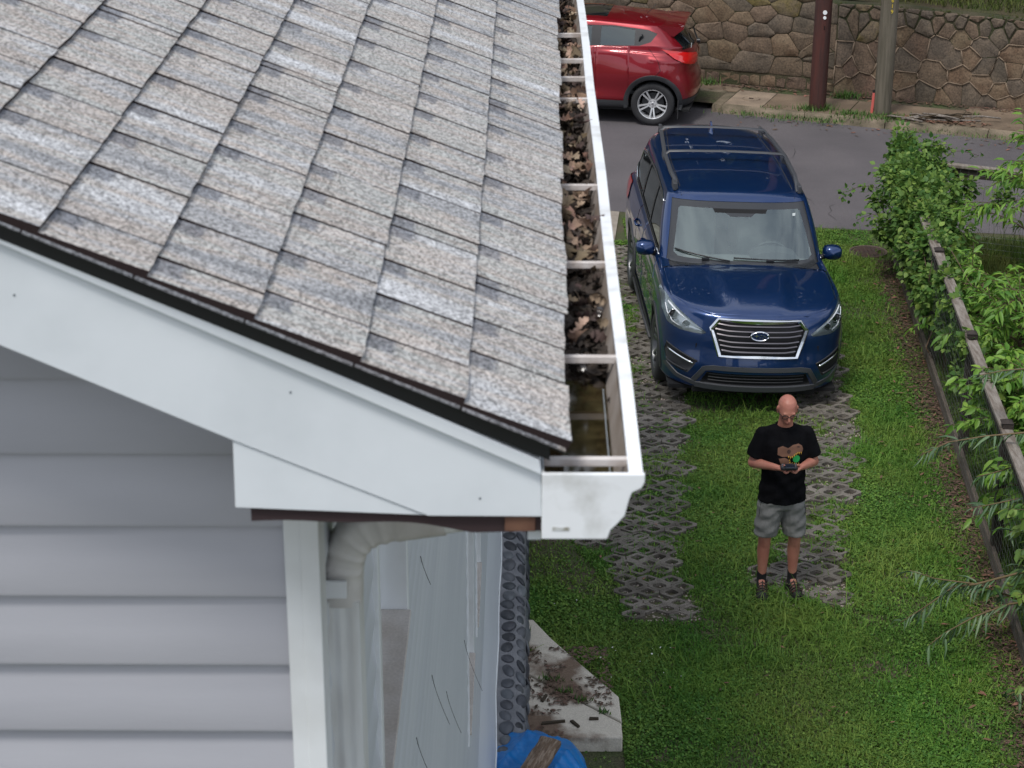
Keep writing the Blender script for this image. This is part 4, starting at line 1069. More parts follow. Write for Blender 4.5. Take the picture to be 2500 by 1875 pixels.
        P = [surf(bvh, x=a*s, z=b, side='f')[0] + Vector((0, .002, 0)) for a, b in densify([(.69, .42), (.87, .455)], 6)]
        MB().tube(P, .010, 5).build('trim_blade', PLASTIC, fo, smooth=True)
    # lower intake and cladding
    it = take(bm, cut(bm, [(-.50, .455), (.50, .455), (.56, .325), (-.56, .325)], (0, 2), front)); it.normal_update()
    for v in it.verts:
        if not v.is_boundary: v.co.y += .05
    io = finish(it, 'lower_intake', M('intake_black', (.006,.006,.007), .8), car)
    for z_ in (.36, .395, .43):
        P = [surf(bvh, x=x, z=z_, side='f')[0] + Vector((0, .02, 0)) for x in np.linspace(-.48, .48, 13)]
        MB().tube(P, .006, 5).build('intake_slat', PLASTIC, io)
    def strip(name, pts, wdt, mat, push=.008):
        """a moulded band along the front surface, pts (x,z)"""
        V = []; q = densify(pts, 6)
        for i, (x, z_) in enumerate(q):
            a = q[max(i-1, 0)]; b = q[min(i+1, len(q)-1)]; t = Vector((b[0]-a[0], b[1]-a[1])).normalized(); nn_ = Vector((-t.y, t.x))
            for o_, pu in ((-wdt/2, -.004), (-wdt*.4, push), (wdt*.4, push), (wdt/2, -.004)):
                p, n_ = surf(bvh, x=x + nn_.x*o_, z=max(.245, z_ + nn_.y*o_), side='f'); V.append(p + n_ * pu)
        F = [(4*i+k, 4*i+k+1, 4*i+5+k, 4*i+4+k) for i in range(len(q)-1) for k in range(3)]
        return MB().add(V, F).build(name, mat, car, smooth=True, angle=50)
    CLAD = M('dark_cladding', (.050, .053, .060), .45)
    strip('bumper_cladding', [(-.62, .335), (-.53, .485), (-.44, .505), (.44, .505), (.53, .485), (.62, .335)], .055, CLAD)
    for s in (1, -1): strip('bumper_cladding', [(s*.60, .300), (s*.78, .340), (s*.885, .42)], .055, CLAD)
    strip('chin_lip', [(-.60, .295), (0, .292), (.60, .295)], .065, CLAD, push=.016)
    # tail lamps, rear window
    for s in (1, -1):
        tl = take(bm, cut(bm, [(.66*s, .90), (.97*s, .90), (.97*s, 1.16), (.70*s, 1.10)], (0, 2), lambda c, f, s=s: c.x*s > .5 and c.y > 4.45))
        finish(tl, 'tail_light', M('red_lens', (.32, .008, .012), .12, coat=.5), car, push=.010)
    rw = take(bm, cut(bm, [(-.66, 1.24), (.66, 1.24), (.58, 1.55), (-.58, 1.55)], (0, 2), lambda c, f: c.y > 4.5)); finish(rw, 'rear_window', GLS, car, push=-.004)
    bmesh.ops.delete(bm, geom=[v for v in bm.verts if not v.link_faces], context='VERTS')
    body = finish(bm, 'body', BLUE, car)
    MB().box((-.85, .25, .20), (.85, 4.85, .24)).box((-.62, .16, .20), (.62, .30, .72)).build('underbody', GAP, car)
    # roof rails with feet and two cross bars
    for s in (1, -1):
        P = []
        for y, z_ in ((2.24, .004), (2.36, .060), (2.6, .078), (3.3, .085), (4.0, .080), (4.55, .066), (4.78, .006)):
            p, _n = surf(bvh, x=s*(.660 + (.02 if y > 2.5 else 0) - .09*max(0, (y-3.4)/1.3)), y=y, side='t'); P.append(p + Vector((0, 0, z_)))
        MB().tube(P, 1, prof=[(-.022, -.012), (-.020, .010), (0, .018), (.020, .010), (.022, -.012)], up=(0, 0, 1)).build('roof_rail', CLAD, car, smooth=True, angle=50)
        for y in (2.30, 3.38, 4.55):
            p, _n = surf(bvh, x=s*(.675 - .09*max(0, (y-3.4)/1.3)), y=y, side='t')
            MB().box((p.x-.02, y-.09, p.z-.01), (p.x+.02, y+.09, p.z+.075)).build('rail_foot', CLAD, car, bevel=.01)
        MB().tube([surf(bvh, x=s*(.61 - .09*max(0, (y-3.4)/1.3)), y=y, side='t')[0] + Vector((0, 0, .000)) for y in np.linspace(2.12, 4.7, 12)], .006, 5).build('roof_ditch_strip', PLASTIC, car)
    for y in (3.25, 4.30):
        hw = .70 - .09*max(0, (y-3.4)/1.3)
        P = [Vector((x*hw/.66, y, 1.845 + .018*(1-(x/.66)**2) - (.055 if abs(x) > .62 else 0))) for x in (-.66, -.60, -.4, 0, .4, .60, .66)]
        MB().tube(P, 1, prof=[(-.030, -.004), (-.022, .010), (0, .015), (.022, .010), (.030, -.004), (0, -.012)], up=(0, 0, 1)).build('roof_crossbar', CLAD, car, smooth=True, angle=60)
    p, _n = surf(bvh, x=0, y=4.50, side='t')
    fin = MB(); V = []
    for k, (yy, ww, hh) in enumerate(((-.12, .006, .0), (-.04, .030, .030), (.03, .036, .065), (.085, .030, .10), (.11, .020, .105), (.125, .016, .0))):
        V += [(-ww, p.y+yy, p.z-.004), (-ww*.35, p.y+yy, p.z+hh), (ww*.35, p.y+yy, p.z+hh), (ww, p.y+yy, p.z-.004)]
    fin.add(V, [(4*i+q, 4*i+q+1, 4*i+5+q, 4*i+4+q) for i in range(5) for q in range(3)]).build('shark_fin_antenna', BLUE, car, smooth=True, angle=60)
    # wipers
    for x0, x1, y0 in ((-.72, -.16, 1), (-.12, .58, 1)):
        P = [surf(bvh, x=x, z=z_, side='f')[0] + Vector((0, -.012, .010)) for x, z_ in densify([(x0, 1.255 if x0 < -.5 else 1.225), (x1, 1.200 if x0 < -.5 else 1.205)], 8)]
        wp = MB().tube(P, .009, 5).build('wiper', BLACK, car, smooth=True)
        xm = x0 + (x1-x0)*.55; q, _n = surf(bvh, x=xm, z=1.215, side='f')
        MB().box((xm-.04, q.y-.030, q.z-.01), (xm+.04, q.y-.005, q.z+.012)).build('wiper_arm', BLACK, wp, bevel=.004)
    MB().box((.585, 0, 0), (.615, .002, .03)).build('sticker', M('sticker_white', (.8,.85,.85), .5), wso, loc=tuple(surf(bvh, x=.575, z=1.545, side='f')[0] - Vector((.60, .012, -.0))))
    # interior
    BEIGE = M('beige_upholstery', (.60, .60, .56), .85, col2=(.53,.53,.49), scale=5); DASH = M('dashboard_grey', (.09, .095, .10), .7)
    MB().box((-.80, 1.5, .45), (.80, 4.7, .50)).build('cabin_floor', DASH, car)
    V = []; n = 12
    for k in range(n + 1):
        x = -.74 + 1.48*k/n; V += [(x, 1.30 + .12*(x/.74)**2, 1.115), (x, 1.62, 1.145), (x, 1.80 + .05*math.cos(x*3), 1.11), (x, 1.88, .95), (x, 1.90, .6)]
    MB().add(V, [(5*i+q, 5*i+q+1, 5*i+6+q, 5*i+5+q) for i in range(n) for q in range(4)]).build('dashboard', M('dash_light', (.20,.21,.21), .8), car, smooth=True, angle=50)
    def seat(x, y, wd=.27, name='seat'):
        so = MB().prism([(y, .50), (y, .74), (y+.48, .70), (y+.48, .50)], 0, x-wd, x+wd).build(name, BEIGE, car, bevel=.05)
        MB().prism([(y+.44, .68), (y+.60, 1.18), (y+.62, 1.30), (y+.74, 1.30), (y+.72, 1.15), (y+.60, .66)], 0, x-wd*.92, x+wd*.92).build('seat_back', BEIGE, so, bevel=.05)
        MB().prism([(y+.62, 1.315), (y+.635, 1.50), (y+.73, 1.50), (y+.74, 1.315)], 0, x-wd*.52, x+wd*.52).build('headrest', BEIGE, so, bevel=.035)
    seat(-.37, 2.15); seat(.37, 2.15); seat(-.40, 3.0); seat(.40, 3.0)
    MB().prism([(2.0, .5), (2.0, .88), (2.75, .86), (2.75, .5)], 0, -.09, .09).build('centre_console', DASH, car, bevel=.02)
    MB().prism([(1.84, .86), (1.86, 1.08), (1.90, 1.08), (1.90, .86)], 0, -.14, .14).build('touch_screen', M('screen_black', (.01,.01,.012), .1), car, bevel=.01)
    P = []; c = Vector((.37, 2.02, 1.06))
    for k in range(29):
        t = 2*math.pi*k/28; P.append(c + Vector((math.cos(t)*.185, -math.sin(t)*.185*.42, math.sin(t)*.185*.9)))
    sw = MB().tube(P, .015, 6, caps=False).build('steering_wheel', DASH, car, smooth=True)
    MB().tube([c + Vector((-.17, 0, 0)), c + Vector((0, .02, -.02)), c + Vector((.17, 0, 0))], .022, 6).tube([c + Vector((0, .02, -.02)), c + Vector((0, -.18, -.16))], .03, 6).build('steering_column', DASH, sw)
    V = [(0.26*math.cos(math.pi*k/10), 1.63 + .0*k, 1.14 + .085*math.sin(math.pi*k/10)) for k in range(11)]
    MB().add([(v[0]+.37, 1.60, v[2]) for v in V] + [(v[0]+.37, 1.90, v[2]-.02) for v in V], [(k, k+1, k+12, k+11) for k in range(10)] + [tuple(range(11))]).build('instrument_cowl', DASH, car, smooth=True, angle=40)
    MB().box((-.12, 2.045, 1.44), (.12, 2.065, 1.50)).build('rear_view_mirror', DARKR, car, bevel=.01)
    MB().prism([(2.2, 1.645), (2.3, 1.665), (4.6, 1.655), (4.6, 1.645)], 0, -.56, .56).build('headliner', BEIGE, car)
    return car
build_blue()

# ---------------- red crossover at the far kerb
RED = paint('red_metallic_paint', (.22, .005, .013), (.24, .006, .015), .30, .45)
def red_disp(D):
    x, y, z = D[:, :, 0], D[:, :, 1], D[:, :, 2]
    xx = x.copy()
    g = np.exp(-(((y - 3.34) / .50) ** 2)) * np.exp(-(((z - .80) / .24) ** 2)) * (x > .5); xx += .070 * g
    g = np.exp(-(((y - .90) / .46) ** 2)) * np.exp(-(((z - .78) / .24) ** 2)) * (x > .5); xx += .060 * g
    g = np.exp(-(((y - 2.2) / .9) ** 2)) * np.exp(-(((z - .55) / .14) ** 2)) * (x > .6); xx -= .035 * g
    xx += np.where((y > 3.3) & (x > .5), .012 * np.exp(-((z - (1.02 - .10*(y - 3.3))) / .03) ** 2), 0)
    D[:, :, 0] = xx
    return D
RL = [
 lp(.20, 3.92, .74, .50, 2.6, .35, 2.8, [(0,.26),(4.2,.30)]),
 lp(.06, 3.98, .835, .60, 2.5, .45, 2.6, [(0,.24),(4.2,.30)]),
 lp(.0, 4.04, .855, .62, 2.5, .50, 2.5, [(0,.42),(4.2,.44)]),
 lp(.02, 4.035, .862, .62, 2.5, .52, 2.4, [(0,.60),(4.2,.62)]),
 lp(.07, 3.99, .850, .64, 2.4, .52, 2.4, [(0,.78),(4.2,.80)]),
 lp(.14, 3.99, .835, .66, 2.4, .52, 2.4, [(0,.90),(3.0,.98),(4.2,.94)]),
 lp(.25, 3.97, .812, .66, 2.4, .52, 2.4, [(0,.98),(1.2,1.05),(3.0,1.10),(4.2,1.02)]),
 lp(.55, 3.94, .785, .60, 2.4, .50, 2.4, [(0,1.05),(1.4,1.12),(2.4,1.155),(4.2,1.08)], cr=.02),
 lp(1.02, 3.93, .765, .45, 2.5, .45, 2.4, [(0,1.12),(1.5,1.145),(2.4,1.18),(3.4,1.21),(4.2,1.12)], cr=.02, crease=1),
 lp(1.35, 3.78, .715, .40, 2.6, .42, 2.4, [(0,1.32),(4.2,1.30)]),
 lp(1.72, 3.62, .625, .34, 2.8, .38, 2.6, [(0,1.475),(2.4,1.505),(3.2,1.46),(4.2,1.40)]),
 lp(1.82, 3.58, .580, .34, 2.8, .36, 2.6, [(0,1.510),(2.4,1.545),(3.2,1.495),(4.2,1.43)], sub=4),
 lp(2.00, 3.50, .50, .34, 2.6, .36, 2.6, [(0,1.535),(2.4,1.570),(3.2,1.515),(4.2,1.45)]),
 lp(2.3, 3.2, .25, .30, 2.2, .30, 2.2, [(0,1.565),(2.5,1.582),(4.2,1.49)]),
 lp(2.6, 2.9, .001, .1, 2, .1, 2, [(0,1.585),(4.2,1.57)]),
]
def build_red():
    # rear wheel centre goes to street frame a=-2.18
    rot = math.atan2(-.37, .929) - math.pi/2 + math.pi   # local +y (rear) points to street -a ... turned below
    ydir = Vector((math.cos(R(10)), -math.sin(R(10)), 0)); ang = math.atan2(ydir.y, ydir.x) - math.pi/2
    off = Vector((2.15, 30.34, 0)) + Vector((math.sin(R(10)), math.cos(R(10)), 0)) * .78 + Vector((0, .06, 0)) - ydir * 3.39
    car = empty('parked_car', (off.x, off.y, .004), ang, 'red crossover car with black wheel arches parked by the stone wall', 'car')
    bm = car_shell(RL, disp=red_disp); bvh = BVHTree.FromBMesh(bm)
    GLS = glass('tinted_glass', (.10, .12, .13), .02, .10)
    for s, side in ((1, 'x+'), (-1, 'x-')):
        sf = lambda c, f, s=s: c.x*s > .42 and c.z > 1.08
        dlo = [(1.55, 1.150), (2.55, 1.183), (3.16, 1.205), (3.33, 1.26), (3.42, 1.375), (3.28, 1.425), (2.75, 1.475), (2.10, 1.470), (1.80, 1.42)]
        tr = take(bm, cut(bm, dlo, (1, 2), sf))
        panes = ([(1.66, 1.163), (2.42, 1.190), (2.42, 1.462), (2.12, 1.458), (1.84, 1.410)], [(2.56, 1.195), (3.08, 1.212), (3.08, 1.425), (2.74, 1.460), (2.56, 1.463)])
        got = [take(tr, cut(tr, p, (1, 2), lambda c, f: True)) for p in panes]
        to = finish(tr, 'window_surround', PLASTIC, car, push=-.003)
        for g_ in got: finish(g_, 'side_window', GLS, to, push=-.008)
        p, _n = surf(bvh, y=3.19, z=1.30, side=side)
        MB().tube([(p.x + s*.002, 3.15, 1.25), (p.x + s*.012, 3.17, 1.33), (p.x + s*.002, 3.2, 1.37)], .018, 6).build('door_handle', BLACK, to, smooth=True)
        sf2 = lambda c, f, s=s: c.x*s > .5 and .30 < c.z < 1.22
        for poly in ([(2.50, .38), (3.02, .38), (3.02, 1.19), (2.50, 1.175)], [(1.36, .38), (2.475, .38), (2.475, 1.172), (1.50, 1.135), (1.36, 1.0)]):
            d = take(bm, cut(bm, poly, (1, 2), sf2)); inset_edge(d, .008); finish(d, 'door', RED, car)
        c1 = take(bm, cut(bm, [(1.20, .20), (3.02, .20), (3.02, .375), (1.20, .375)], (1, 2), lambda c, f, s=s: c.x*s > .5 and c.z < .45))
        finish(c1, 'sill_cladding', PLASTIC, car, push=.012)
        P = seam(bvh, [(3.30, 1.17), (3.46, 1.0), (3.50, .86), (3.42, .78)], side, '', None, push=.001, n=6)
        MB().tube(P, .004, 5).build('fuel_flap_seam', GAP, car)
        # rear lower bumper in black
        for yw in (.86, 3.39):
            arch(bm, bvh, car, yw, .345, .385, side, .875, cw=.065)
            wheel(car, (s*.775, yw, .334), .334, .215, s, 'double', .225, SILVER)
        tl = take(bm, cut(bm, [(3.50, 1.165), (3.70, 1.135), (4.0, 1.02), (4.06, .93), (3.95, .885), (3.70, 1.02)], (1, 2), lambda c, f, s=s: c.x*s > .25 and c.y > 3.4))
        finish(tl, 'tail_light', M('bright_red_lens', (.60, .010, .010), .1, coat=.6, spec=.8), car, push=.018)
        MB().box((s*.80 - .02, 3.77, .12), (s*.80 + .06, 3.785, .40)).build('mud_flap', RUBBER, car, bevel=.004)
        mo = MB().prism([(1.55, 1.10), (1.55, 1.22), (1.70, 1.24), (1.74, 1.20), (1.74, 1.11)], 0, min(s*.86, s*1.02), max(s*.86, s*1.02)).build('mirror_housing', RED, car, bevel=.03)
    rb_ = take(bm, cut(bm, [(-.90, .20), (.90, .20), (.90, .405), (-.90, .405)], (0, 2), lambda c, f: c.y > 3.72)); finish(rb_, 'rear_valance', PLASTIC, car, push=.006)
    rw = take(bm, cut(bm, [(-.62, 1.13), (.62, 1.13), (.54, 1.36), (.45, 1.395), (-.45, 1.395), (-.54, 1.36)], (0, 2), lambda c, f: c.y > 3.3)); finish(rw, 'rear_window', M('dark_glass', (.012,.014,.016), .04, spec=.9), car, push=-.003)
    ws = take(bm, cut(bm, [(-.66, 1.17), (.66, 1.17), (.54, 1.45), (-.54, 1.45)], (0, 2), lambda c, f: c.y < 2.2 and c.z > 1.1)); finish(ws, 'windscreen', MATS['dark_glass'], car, push=-.003)
    sr = take(bm, cut(bm, [(-.42, 1.95), (.42, 1.95), (.42, 2.62), (-.42, 2.62)], (0, 1), lambda c, f: c.z > 1.5)); finish(sr, 'sunroof', MATS['dark_glass'], car, push=-.002)
    bmesh.ops.delete(bm, geom=[v for v in bm.verts if not v.link_faces], context='VERTS')
    finish(bm, 'body', RED, car)
    # roof spoiler with drooping ends
    V = []; n = 14
    for k in range(n + 1):
        u = -1 + 2*k/n; x = .60*u; zc = 1.475 - .020*u*u; dr = .13 if abs(u) > .86 else .03
        V += [(x*.93, 3.34, zc+.015), (x, 3.56, zc+.022), (x*1.0, 3.80, zc+.010), (x, 3.81, zc-.01), (x*.99, 3.66, zc-dr), (x*.93, 3.42, zc-dr*.8)]
    F = [(6*k+q, 6*k+(q+1) % 6, 6*k+6+(q+1) % 6, 6*k+6+q) for k in range(n) for q in range(6)] + [(5,4,3,2,1,0), tuple(6*n+q for q in range(6))]
    MB().add(V, F).build('roof_spoiler', RED, car, smooth=True, angle=35)
    wp = MB().tube([(0, 3.98, 1.16), (-.08, 3.93, 1.24), (-.30, 3.88, 1.28)], .012, 6).lathe([(0, .001), (.0, .035), (.05, .04)], 12, 'y', (0, 3.96, 1.15)).build('rear_wiper', BLACK, car, smooth=True, angle=50)
    MB().box((.50, 3.925, 1.165), (.58, 3.928, 1.225)).build('window_sticker', M('sticker_white', (.8,.85,.85), .5), car)
    MB().tube([(0, 3.16, 1.525), (0, 3.26, 1.62), (0, 3.32, 1.70)], .004, 5).tube([(0, 3.1, 1.52), (0, 3.22, 1.515)], .018, 6).build('aerial', BLACK, car, smooth=True)
    MB().box((-.80, .25, .22), (.80, 3.95, .26)).build('underbody', GAP, car)
    DASH = MATS['dashboard_grey']
    MB().box((-.72, 1.2, .45), (.72, 3.6, .5)).build('cabin_floor', DASH, car)
    for x in (-.34, .34):
        for y in (1.9, 2.75):
            so = MB().box((x-.24, y, .5), (x+.24, y+.45, .75)).build('seat', DASH, car, bevel=.04)
            MB().prism([(y+.42, .72), (y+.60, 1.20), (y+.70, 1.20), (y+.56, .70)], 0, x-.22, x+.22).build('seat_back', DASH, so, bevel=.04)
            MB().box((x-.12, y+.60, 1.22), (x+.12, y+.69, 1.36)).build('headrest', DASH, so, bevel=.03)
    P = [(4.0-.17*0, 0, 0)]
    txt = bpy.data.curves.new('t', 'FONT')
    return car
build_red()
# ------------------------------------------------------------------ the man with the remote controller
def ell_hull(pts_list):
    """convex hull of ellipsoids: (centre, radii, optional rotation matrix)"""
    bm = bmesh.new()
    for it in pts_list:
        c, r_ = Vector(it[0]), it[1]; rr = (r_, r_, r_) if not hasattr(r_, '__len__') else r_
        rot = it[2] if len(it) > 2 else Matrix.Identity(3)
        for i in range(9):
            ph = max(.0001, min(math.pi - .0001, math.pi * i / 8))
            for k in range(16 if 0 < i < 8 else 1):
                t = 2*math.pi*k/16; p = rot @ Vector((rr[0]*math.sin(ph)*math.cos(t), rr[1]*math.sin(ph)*math.sin(t), rr[2]*math.cos(ph)))
                bm.verts.new(c + p)
    bmesh.ops.remove_doubles(bm, verts=bm.verts, dist=.0003)
    r = bmesh.ops.convex_hull(bm, input=bm.verts)
    bmesh.ops.delete(bm, geom=list({g for g in r['geom_interior'] + r['geom_unused'] if isinstance(g, bmesh.types.BMVert)}), context='VERTS')
    me = bpy.data.meshes.new('h'); bm.to_mesh(me); bm.free(); return me
def fuse(name, hulls, voxel, mat, parent, smooth_it=6, post=None):
    V = []; F = []
    for h in hulls:
        me = ell_hull(h); n0 = len(V); V += [tuple(v.co) for v in me.vertices]; F += [tuple(i + n0 for i in p.vertices) for p in me.polygons]; bpy.data.meshes.remove(me)
    tmp = bpy.data.objects.new('tmp', mesh(V, F)); COL.objects.link(tmp)
    m_ = tmp.modifiers.new('r', 'REMESH'); m_.mode = 'VOXEL'; m_.voxel_size = voxel
    s_ = tmp.modifiers.new('s', 'SMOOTH'); s_.iterations = smooth_it; s_.factor = .5
    dg = bpy.context.evaluated_depsgraph_get(); dg.update()
    me = bpy.data.meshes.new_from_object(tmp.evaluated_get(dg)); bpy.data.objects.remove(tmp)
    if post:
        n = len(me.vertices); a = np.empty(n*3, np.float32); me.vertices.foreach_get('co', a); a = post(a.reshape(-1, 3)); me.vertices.foreach_set('co', a.astype(np.float32).ravel()); me.update()
    me.shade_smooth(); me.materials.clear()
    return link(name, me, mat, parent)
man = empty('person', (2.215, 15.16, .01), R(3), 'bald man in black dinosaur T-shirt and grey shorts looking down at a controller', 'person')
SKIN = M('skin', (.46, .205, .145), .45, col2=(.40, .155, .115), scale=9, spec=.4, space='obj')
FX = Matrix.Rotation(R(-24), 3, 'X')                       # head bent towards the hands (front is -y)
hc = Vector((-.0, -.045, 1.665))
def hd(x, y, z): return hc + FX.inverted() @ Vector((x, y, z)) if 0 else hc + Matrix.Rotation(R(19), 3, 'X') @ Vector((x, y, z))
RX = Matrix.Rotation(R(19), 3, 'X')
B = []
B.append([(hd(0, .018, .030), (.076, .092, .082), RX), (hd(0, -.012, -.010), (.070, .080, .075), RX)])      # skull
B.append([(hd(0, -.030, -.010), (.064, .060, .05), RX), (hd(0, -.050, -.088), (.036, .034, .026), RX), (hd(0, -.004, -.060), (.055, .045, .03), RX)])   # jaw
B.append([(hd(0, -.093, -.008), (.009, .008, .010)), (hd(0, -.108, -.040), (.013, .013, .010))])            # nose
B.append([(hd(-.030, -.076, .014), (.022, .010, .007)), (hd(.030, -.076, .014), (.022, .010, .007))])       # brow
B.append([(hd(0, -.088, -.066), (.022, .010, .006), RX)]); B.append([(hd(0, -.084, -.076), (.020, .010, .006), RX)])
for s in (1, -1): B.append([(hd(s*.081, .006, .006), (.009, .017, .026), RX), (hd(s*.078, .000, -.030), (.007, .010, .012), RX)])
B.append([(hd(0, .012, -.06), (.055, .052, .04)), ((0, .015, 1.50), (.060, .058, .04)), ((0, .03, 1.44), (.07, .045, .03))])   # neck
B.append([((-.0, .022, 1.42), (.13, .06, .04)), ((0, .01, 1.10), (.12, .08, .08)), ((0, .01, .95), (.14, .09, .08))])    # torso
HANDS = {}
for s in (1, -1):
    sh = Vector((s*.180, .02, 1.400)); el = Vector((s*.250, .015, 1.175)); wr = Vector((s*.105, -.225, 1.235))
    B.append([(sh, .045), (el + (sh-el)*.1, .043)]); B.append([(el, .043), (el + (wr-el)*.35, .041), ])
    B.append([(el + (wr-el)*.25, .042), (wr, .027)])
    # palm cupped under the controller
    pm = Vector((s*.068, -.268, 1.245))
    B.append([(wr, (.026, .026, .024)), (pm, (.030, .034, .020)), (Vector((s*.052, -.285, 1.240)), (.022, .026, .016))])
    for k in range(4):                                   # fingers curl under the body of the controller towards the middle
        a = Vector((s*(.060 - .004*k), -.305 + .022*k, 1.238)); l_ = (.85, 1.0, .95, .75)[k]
        b = a + Vector((-s*.022*l_, -.004, -.022*l_)); c = b + Vector((-s*.022*l_, .002, .004)); d = c + Vector((-s*.010*l_, .002, .016*l_))
        B.append([(a, .0095), (b, .0088)]); B.append([(b, .0088), (c, .0082)]); B.append([(c, .0082), (d, .0074)])
    th = [Vector((s*.072, -.262, 1.256)), Vector((s*.066, -.292, 1.279)), Vector((s*.052, -.306, 1.287))]
    B.append([(th[0], .013), (th[1], .0105)]); B.append([(th[1], .0105), (th[2], .0088)])
    # legs
    hip = Vector((s*.095, .01, .92)); kn = Vector((s*.125, -.005, .50)); an = Vector((s*.128, .03, .10))
    B.append([(hip, .085), (kn + (hip-kn)*.12, .060)]); B.append([(kn + Vector((0, 0, .05)), (.056, .060, .05)), (kn + Vector((0, .0, -.05)), (.050, .054, .04))])
    B.append([(kn + Vector((0, 0, -.03)), .052), (kn + (an-kn)*.34 + Vector((0, .014, 0)), (.053, .058, .05)), (kn + (an-kn)*.7, .040)])
    B.append([(kn + (an-kn)*.6, .042), (an, .034)])
    B.append([(an, .034), (an + Vector((s*.01, -.10, -.06)), (.036, .05, .022))])
body = fuse('body', B, .0058, SKIN, man, 6)
# eyes, glasses
GLB = M('spectacle_frame', (.008, .008, .009), .3)
gl = MB()
for s in (1, -1):
    c = hd(s*.032, -.096, -.006)
    gl.tube([c + RX @ Vector((.026*math.cos(2*math.pi*k/20), .003*abs(math.cos(2*math.pi*k/20)), .017*math.sin(2*math.pi*k/20))) for k in range(21)], .0032, 6, caps=False)
    gl.tube([hd(s*.058, -.090, .002), hd(s*.080, -.04, .006), hd(s*.083, .012, .008)], .0026, 6)
    MB().lathe([(-.004, .0001), (-.003, .006), (.004, .0115)], 14, 'y', tuple(hd(s*.032, -.074, -.006))).build('eye', M('eye_white', (.6,.58,.55), .2), body, smooth=True)
gl.tube([hd(-.008, -.100, .0), hd(0, -.104, .003), hd(.008, -.100, .0)], .003, 6)
gl.build('spectacles', GLB, man, smooth=True)
MB().tube([hd(-.022, -.0985, -.0705), hd(0, -.1005, -.0695), hd(.022, -.0985, -.0705)], .0022, 6).build('mouth', M('lip_skin', (.25,.09,.075), .5), body, smooth=True)
# shirt
SHIRT = M('black_cotton', (.004, .004, .005), .95, col2=(.006, .006, .0075), scale=14, bump=.35, bscale=16, spec=.08, space='obj')
T = []
T.append([((-.135, .018, 1.462), (.055, .050, .024)), ((.135, .018, 1.462), (.055, .050, .024)), ((0, .020, 1.490), (.088, .074, .022)), ((0, -.01, 1.36), (.185, .105, .04)), ((0, .0, 1.22), (.180, .118, .05))])
T.append([((0, -.01, 1.36), (.185, .105, .04)), ((0, -.008, 1.18), (.178, .128, .05)), ((0, -.006, 1.00), (.183, .136, .05))])
T.append([((0, -.006, 1.06), (.180, .134, .05)), ((0, -.002, .90), (.192, .140, .03)), ((0, 0, .855), (.203, .152, .010))])
for s in (1, -1):
    sh = Vector((s*.178, .018, 1.437)); e = Vector((s*.236, .016, 1.235)); d = (e-sh).normalized(); rot = Vector((0,0,1)).rotation_difference(d).to_matrix()
    T.append([(sh, (.060, .064, .050)), (sh + (e-sh)*.5, (.070, .074, .03), rot), (e, (.076, .080, .004), rot)])
def wrinkle(a):
    x, y, z = a[:, 0], a[:, 1], a[:, 2]
    k = .0035*np.sin(z*38 + x*22 + 2*np.sin(x*17)) + .0035*np.sin(z*61 - x*33) ; k *= np.clip((1.42 - z)*4, .2, 1)
    d = np.stack([x, y, 0*z], 1); d /= np.maximum(np.linalg.norm(d, axis=1), .05)[:, None]
    a = a + d * k[:, None]; return a
shirt = fuse('shirt', T, .0085, SHIRT, man, 3, wrinkle)
P = [hc + Vector((.085*math.cos(t), -.012 + .075*math.sin(t), -.178 - .030*max(0, -math.sin(t)))) for t in np.linspace(0, 2*math.pi, 30)]
MB().tube([(.078*math.cos(t), .012 + .066*math.sin(t), 1.497 + .018*math.sin(t)) for t in np.linspace(0, 2*math.pi, 30)], .008, 6, caps=False).build('collar', SHIRT, shirt, smooth=True)
# shirt print, laid on the shirt front
bv = BVHTree.FromPolygons([v.co.copy() for v in shirt.data.vertices], [tuple(p.vertices) for p in shirt.data.polygons])
def print_patch(name, poly, mat, lift=.0022, res=.010):
    """poly in shirt x,z; triangulated fan on a fine grid"""
    bm = bmesh.new(); vs = [bm.verts.new((x, -1, z)) for x, z in poly]; bm.faces.new(vs)
    bmesh.ops.triangulate(bm, faces=bm.faces)
    for _ in range(3): bmesh.ops.subdivide_edges(bm, edges=[e for e in bm.edges if e.calc_length() > res], cuts=1, use_grid_fill=True)
    bmesh.ops.triangulate(bm, faces=bm.faces)
    for v in bm.verts:
        h = bv.ray_cast(v.co, Vector((0, 1, 0)))
        if h[0]: v.co = h[0] + Vector((0, -lift, 0))
    me = bpy.data.meshes.new('m'); bm.to_mesh(me); bm.free(); link(name, me, mat, shirt)
def Q(px, py): return ((px - 385) / 900, 1.475 - (py - 320) / 890)
DB = M('print_brown', (.17, .085, .055), .9); DK = M('print_dark_brown', (.060, .032, .026), .9); YL = M('print_yellow', (.62, .36, .04), .9); GR = M('print_green', (.012, .30, .07), .9)
print_patch('print', [Q(*p) for p in ((316,480),(318,428),(352,414),(392,428),(430,408),(470,404),(496,420),(508,446),(500,474),(470,470),(440,484),(418,500),(392,492),(352,494))], DB)
print_patch('print', [Q(*p) for p in ((326,508),(370,500),(400,516),(408,540),(440,554),(486,552),(480,566),(420,572),(372,562),(340,545))], DB)
print_patch('print_spot', [Q(*(398 + 14*math.cos(t), 455 + 17*math.sin(t))) for t in np.linspace(0, 5.6, 9)], DK, .0035)
print_patch('print_spot', [Q(*p) for p in ((456,422),(476,420),(482,432),(464,430))], DK, .0035)
for x, y in ((396,492),(410,498),(424,494),(438,484),(452,476),(466,470),(480,472),(494,474)): print_patch('print_tooth', [Q(x-4, y-6), Q(x+5, y-6), Q(x+1, y+14)], YL, .0036)
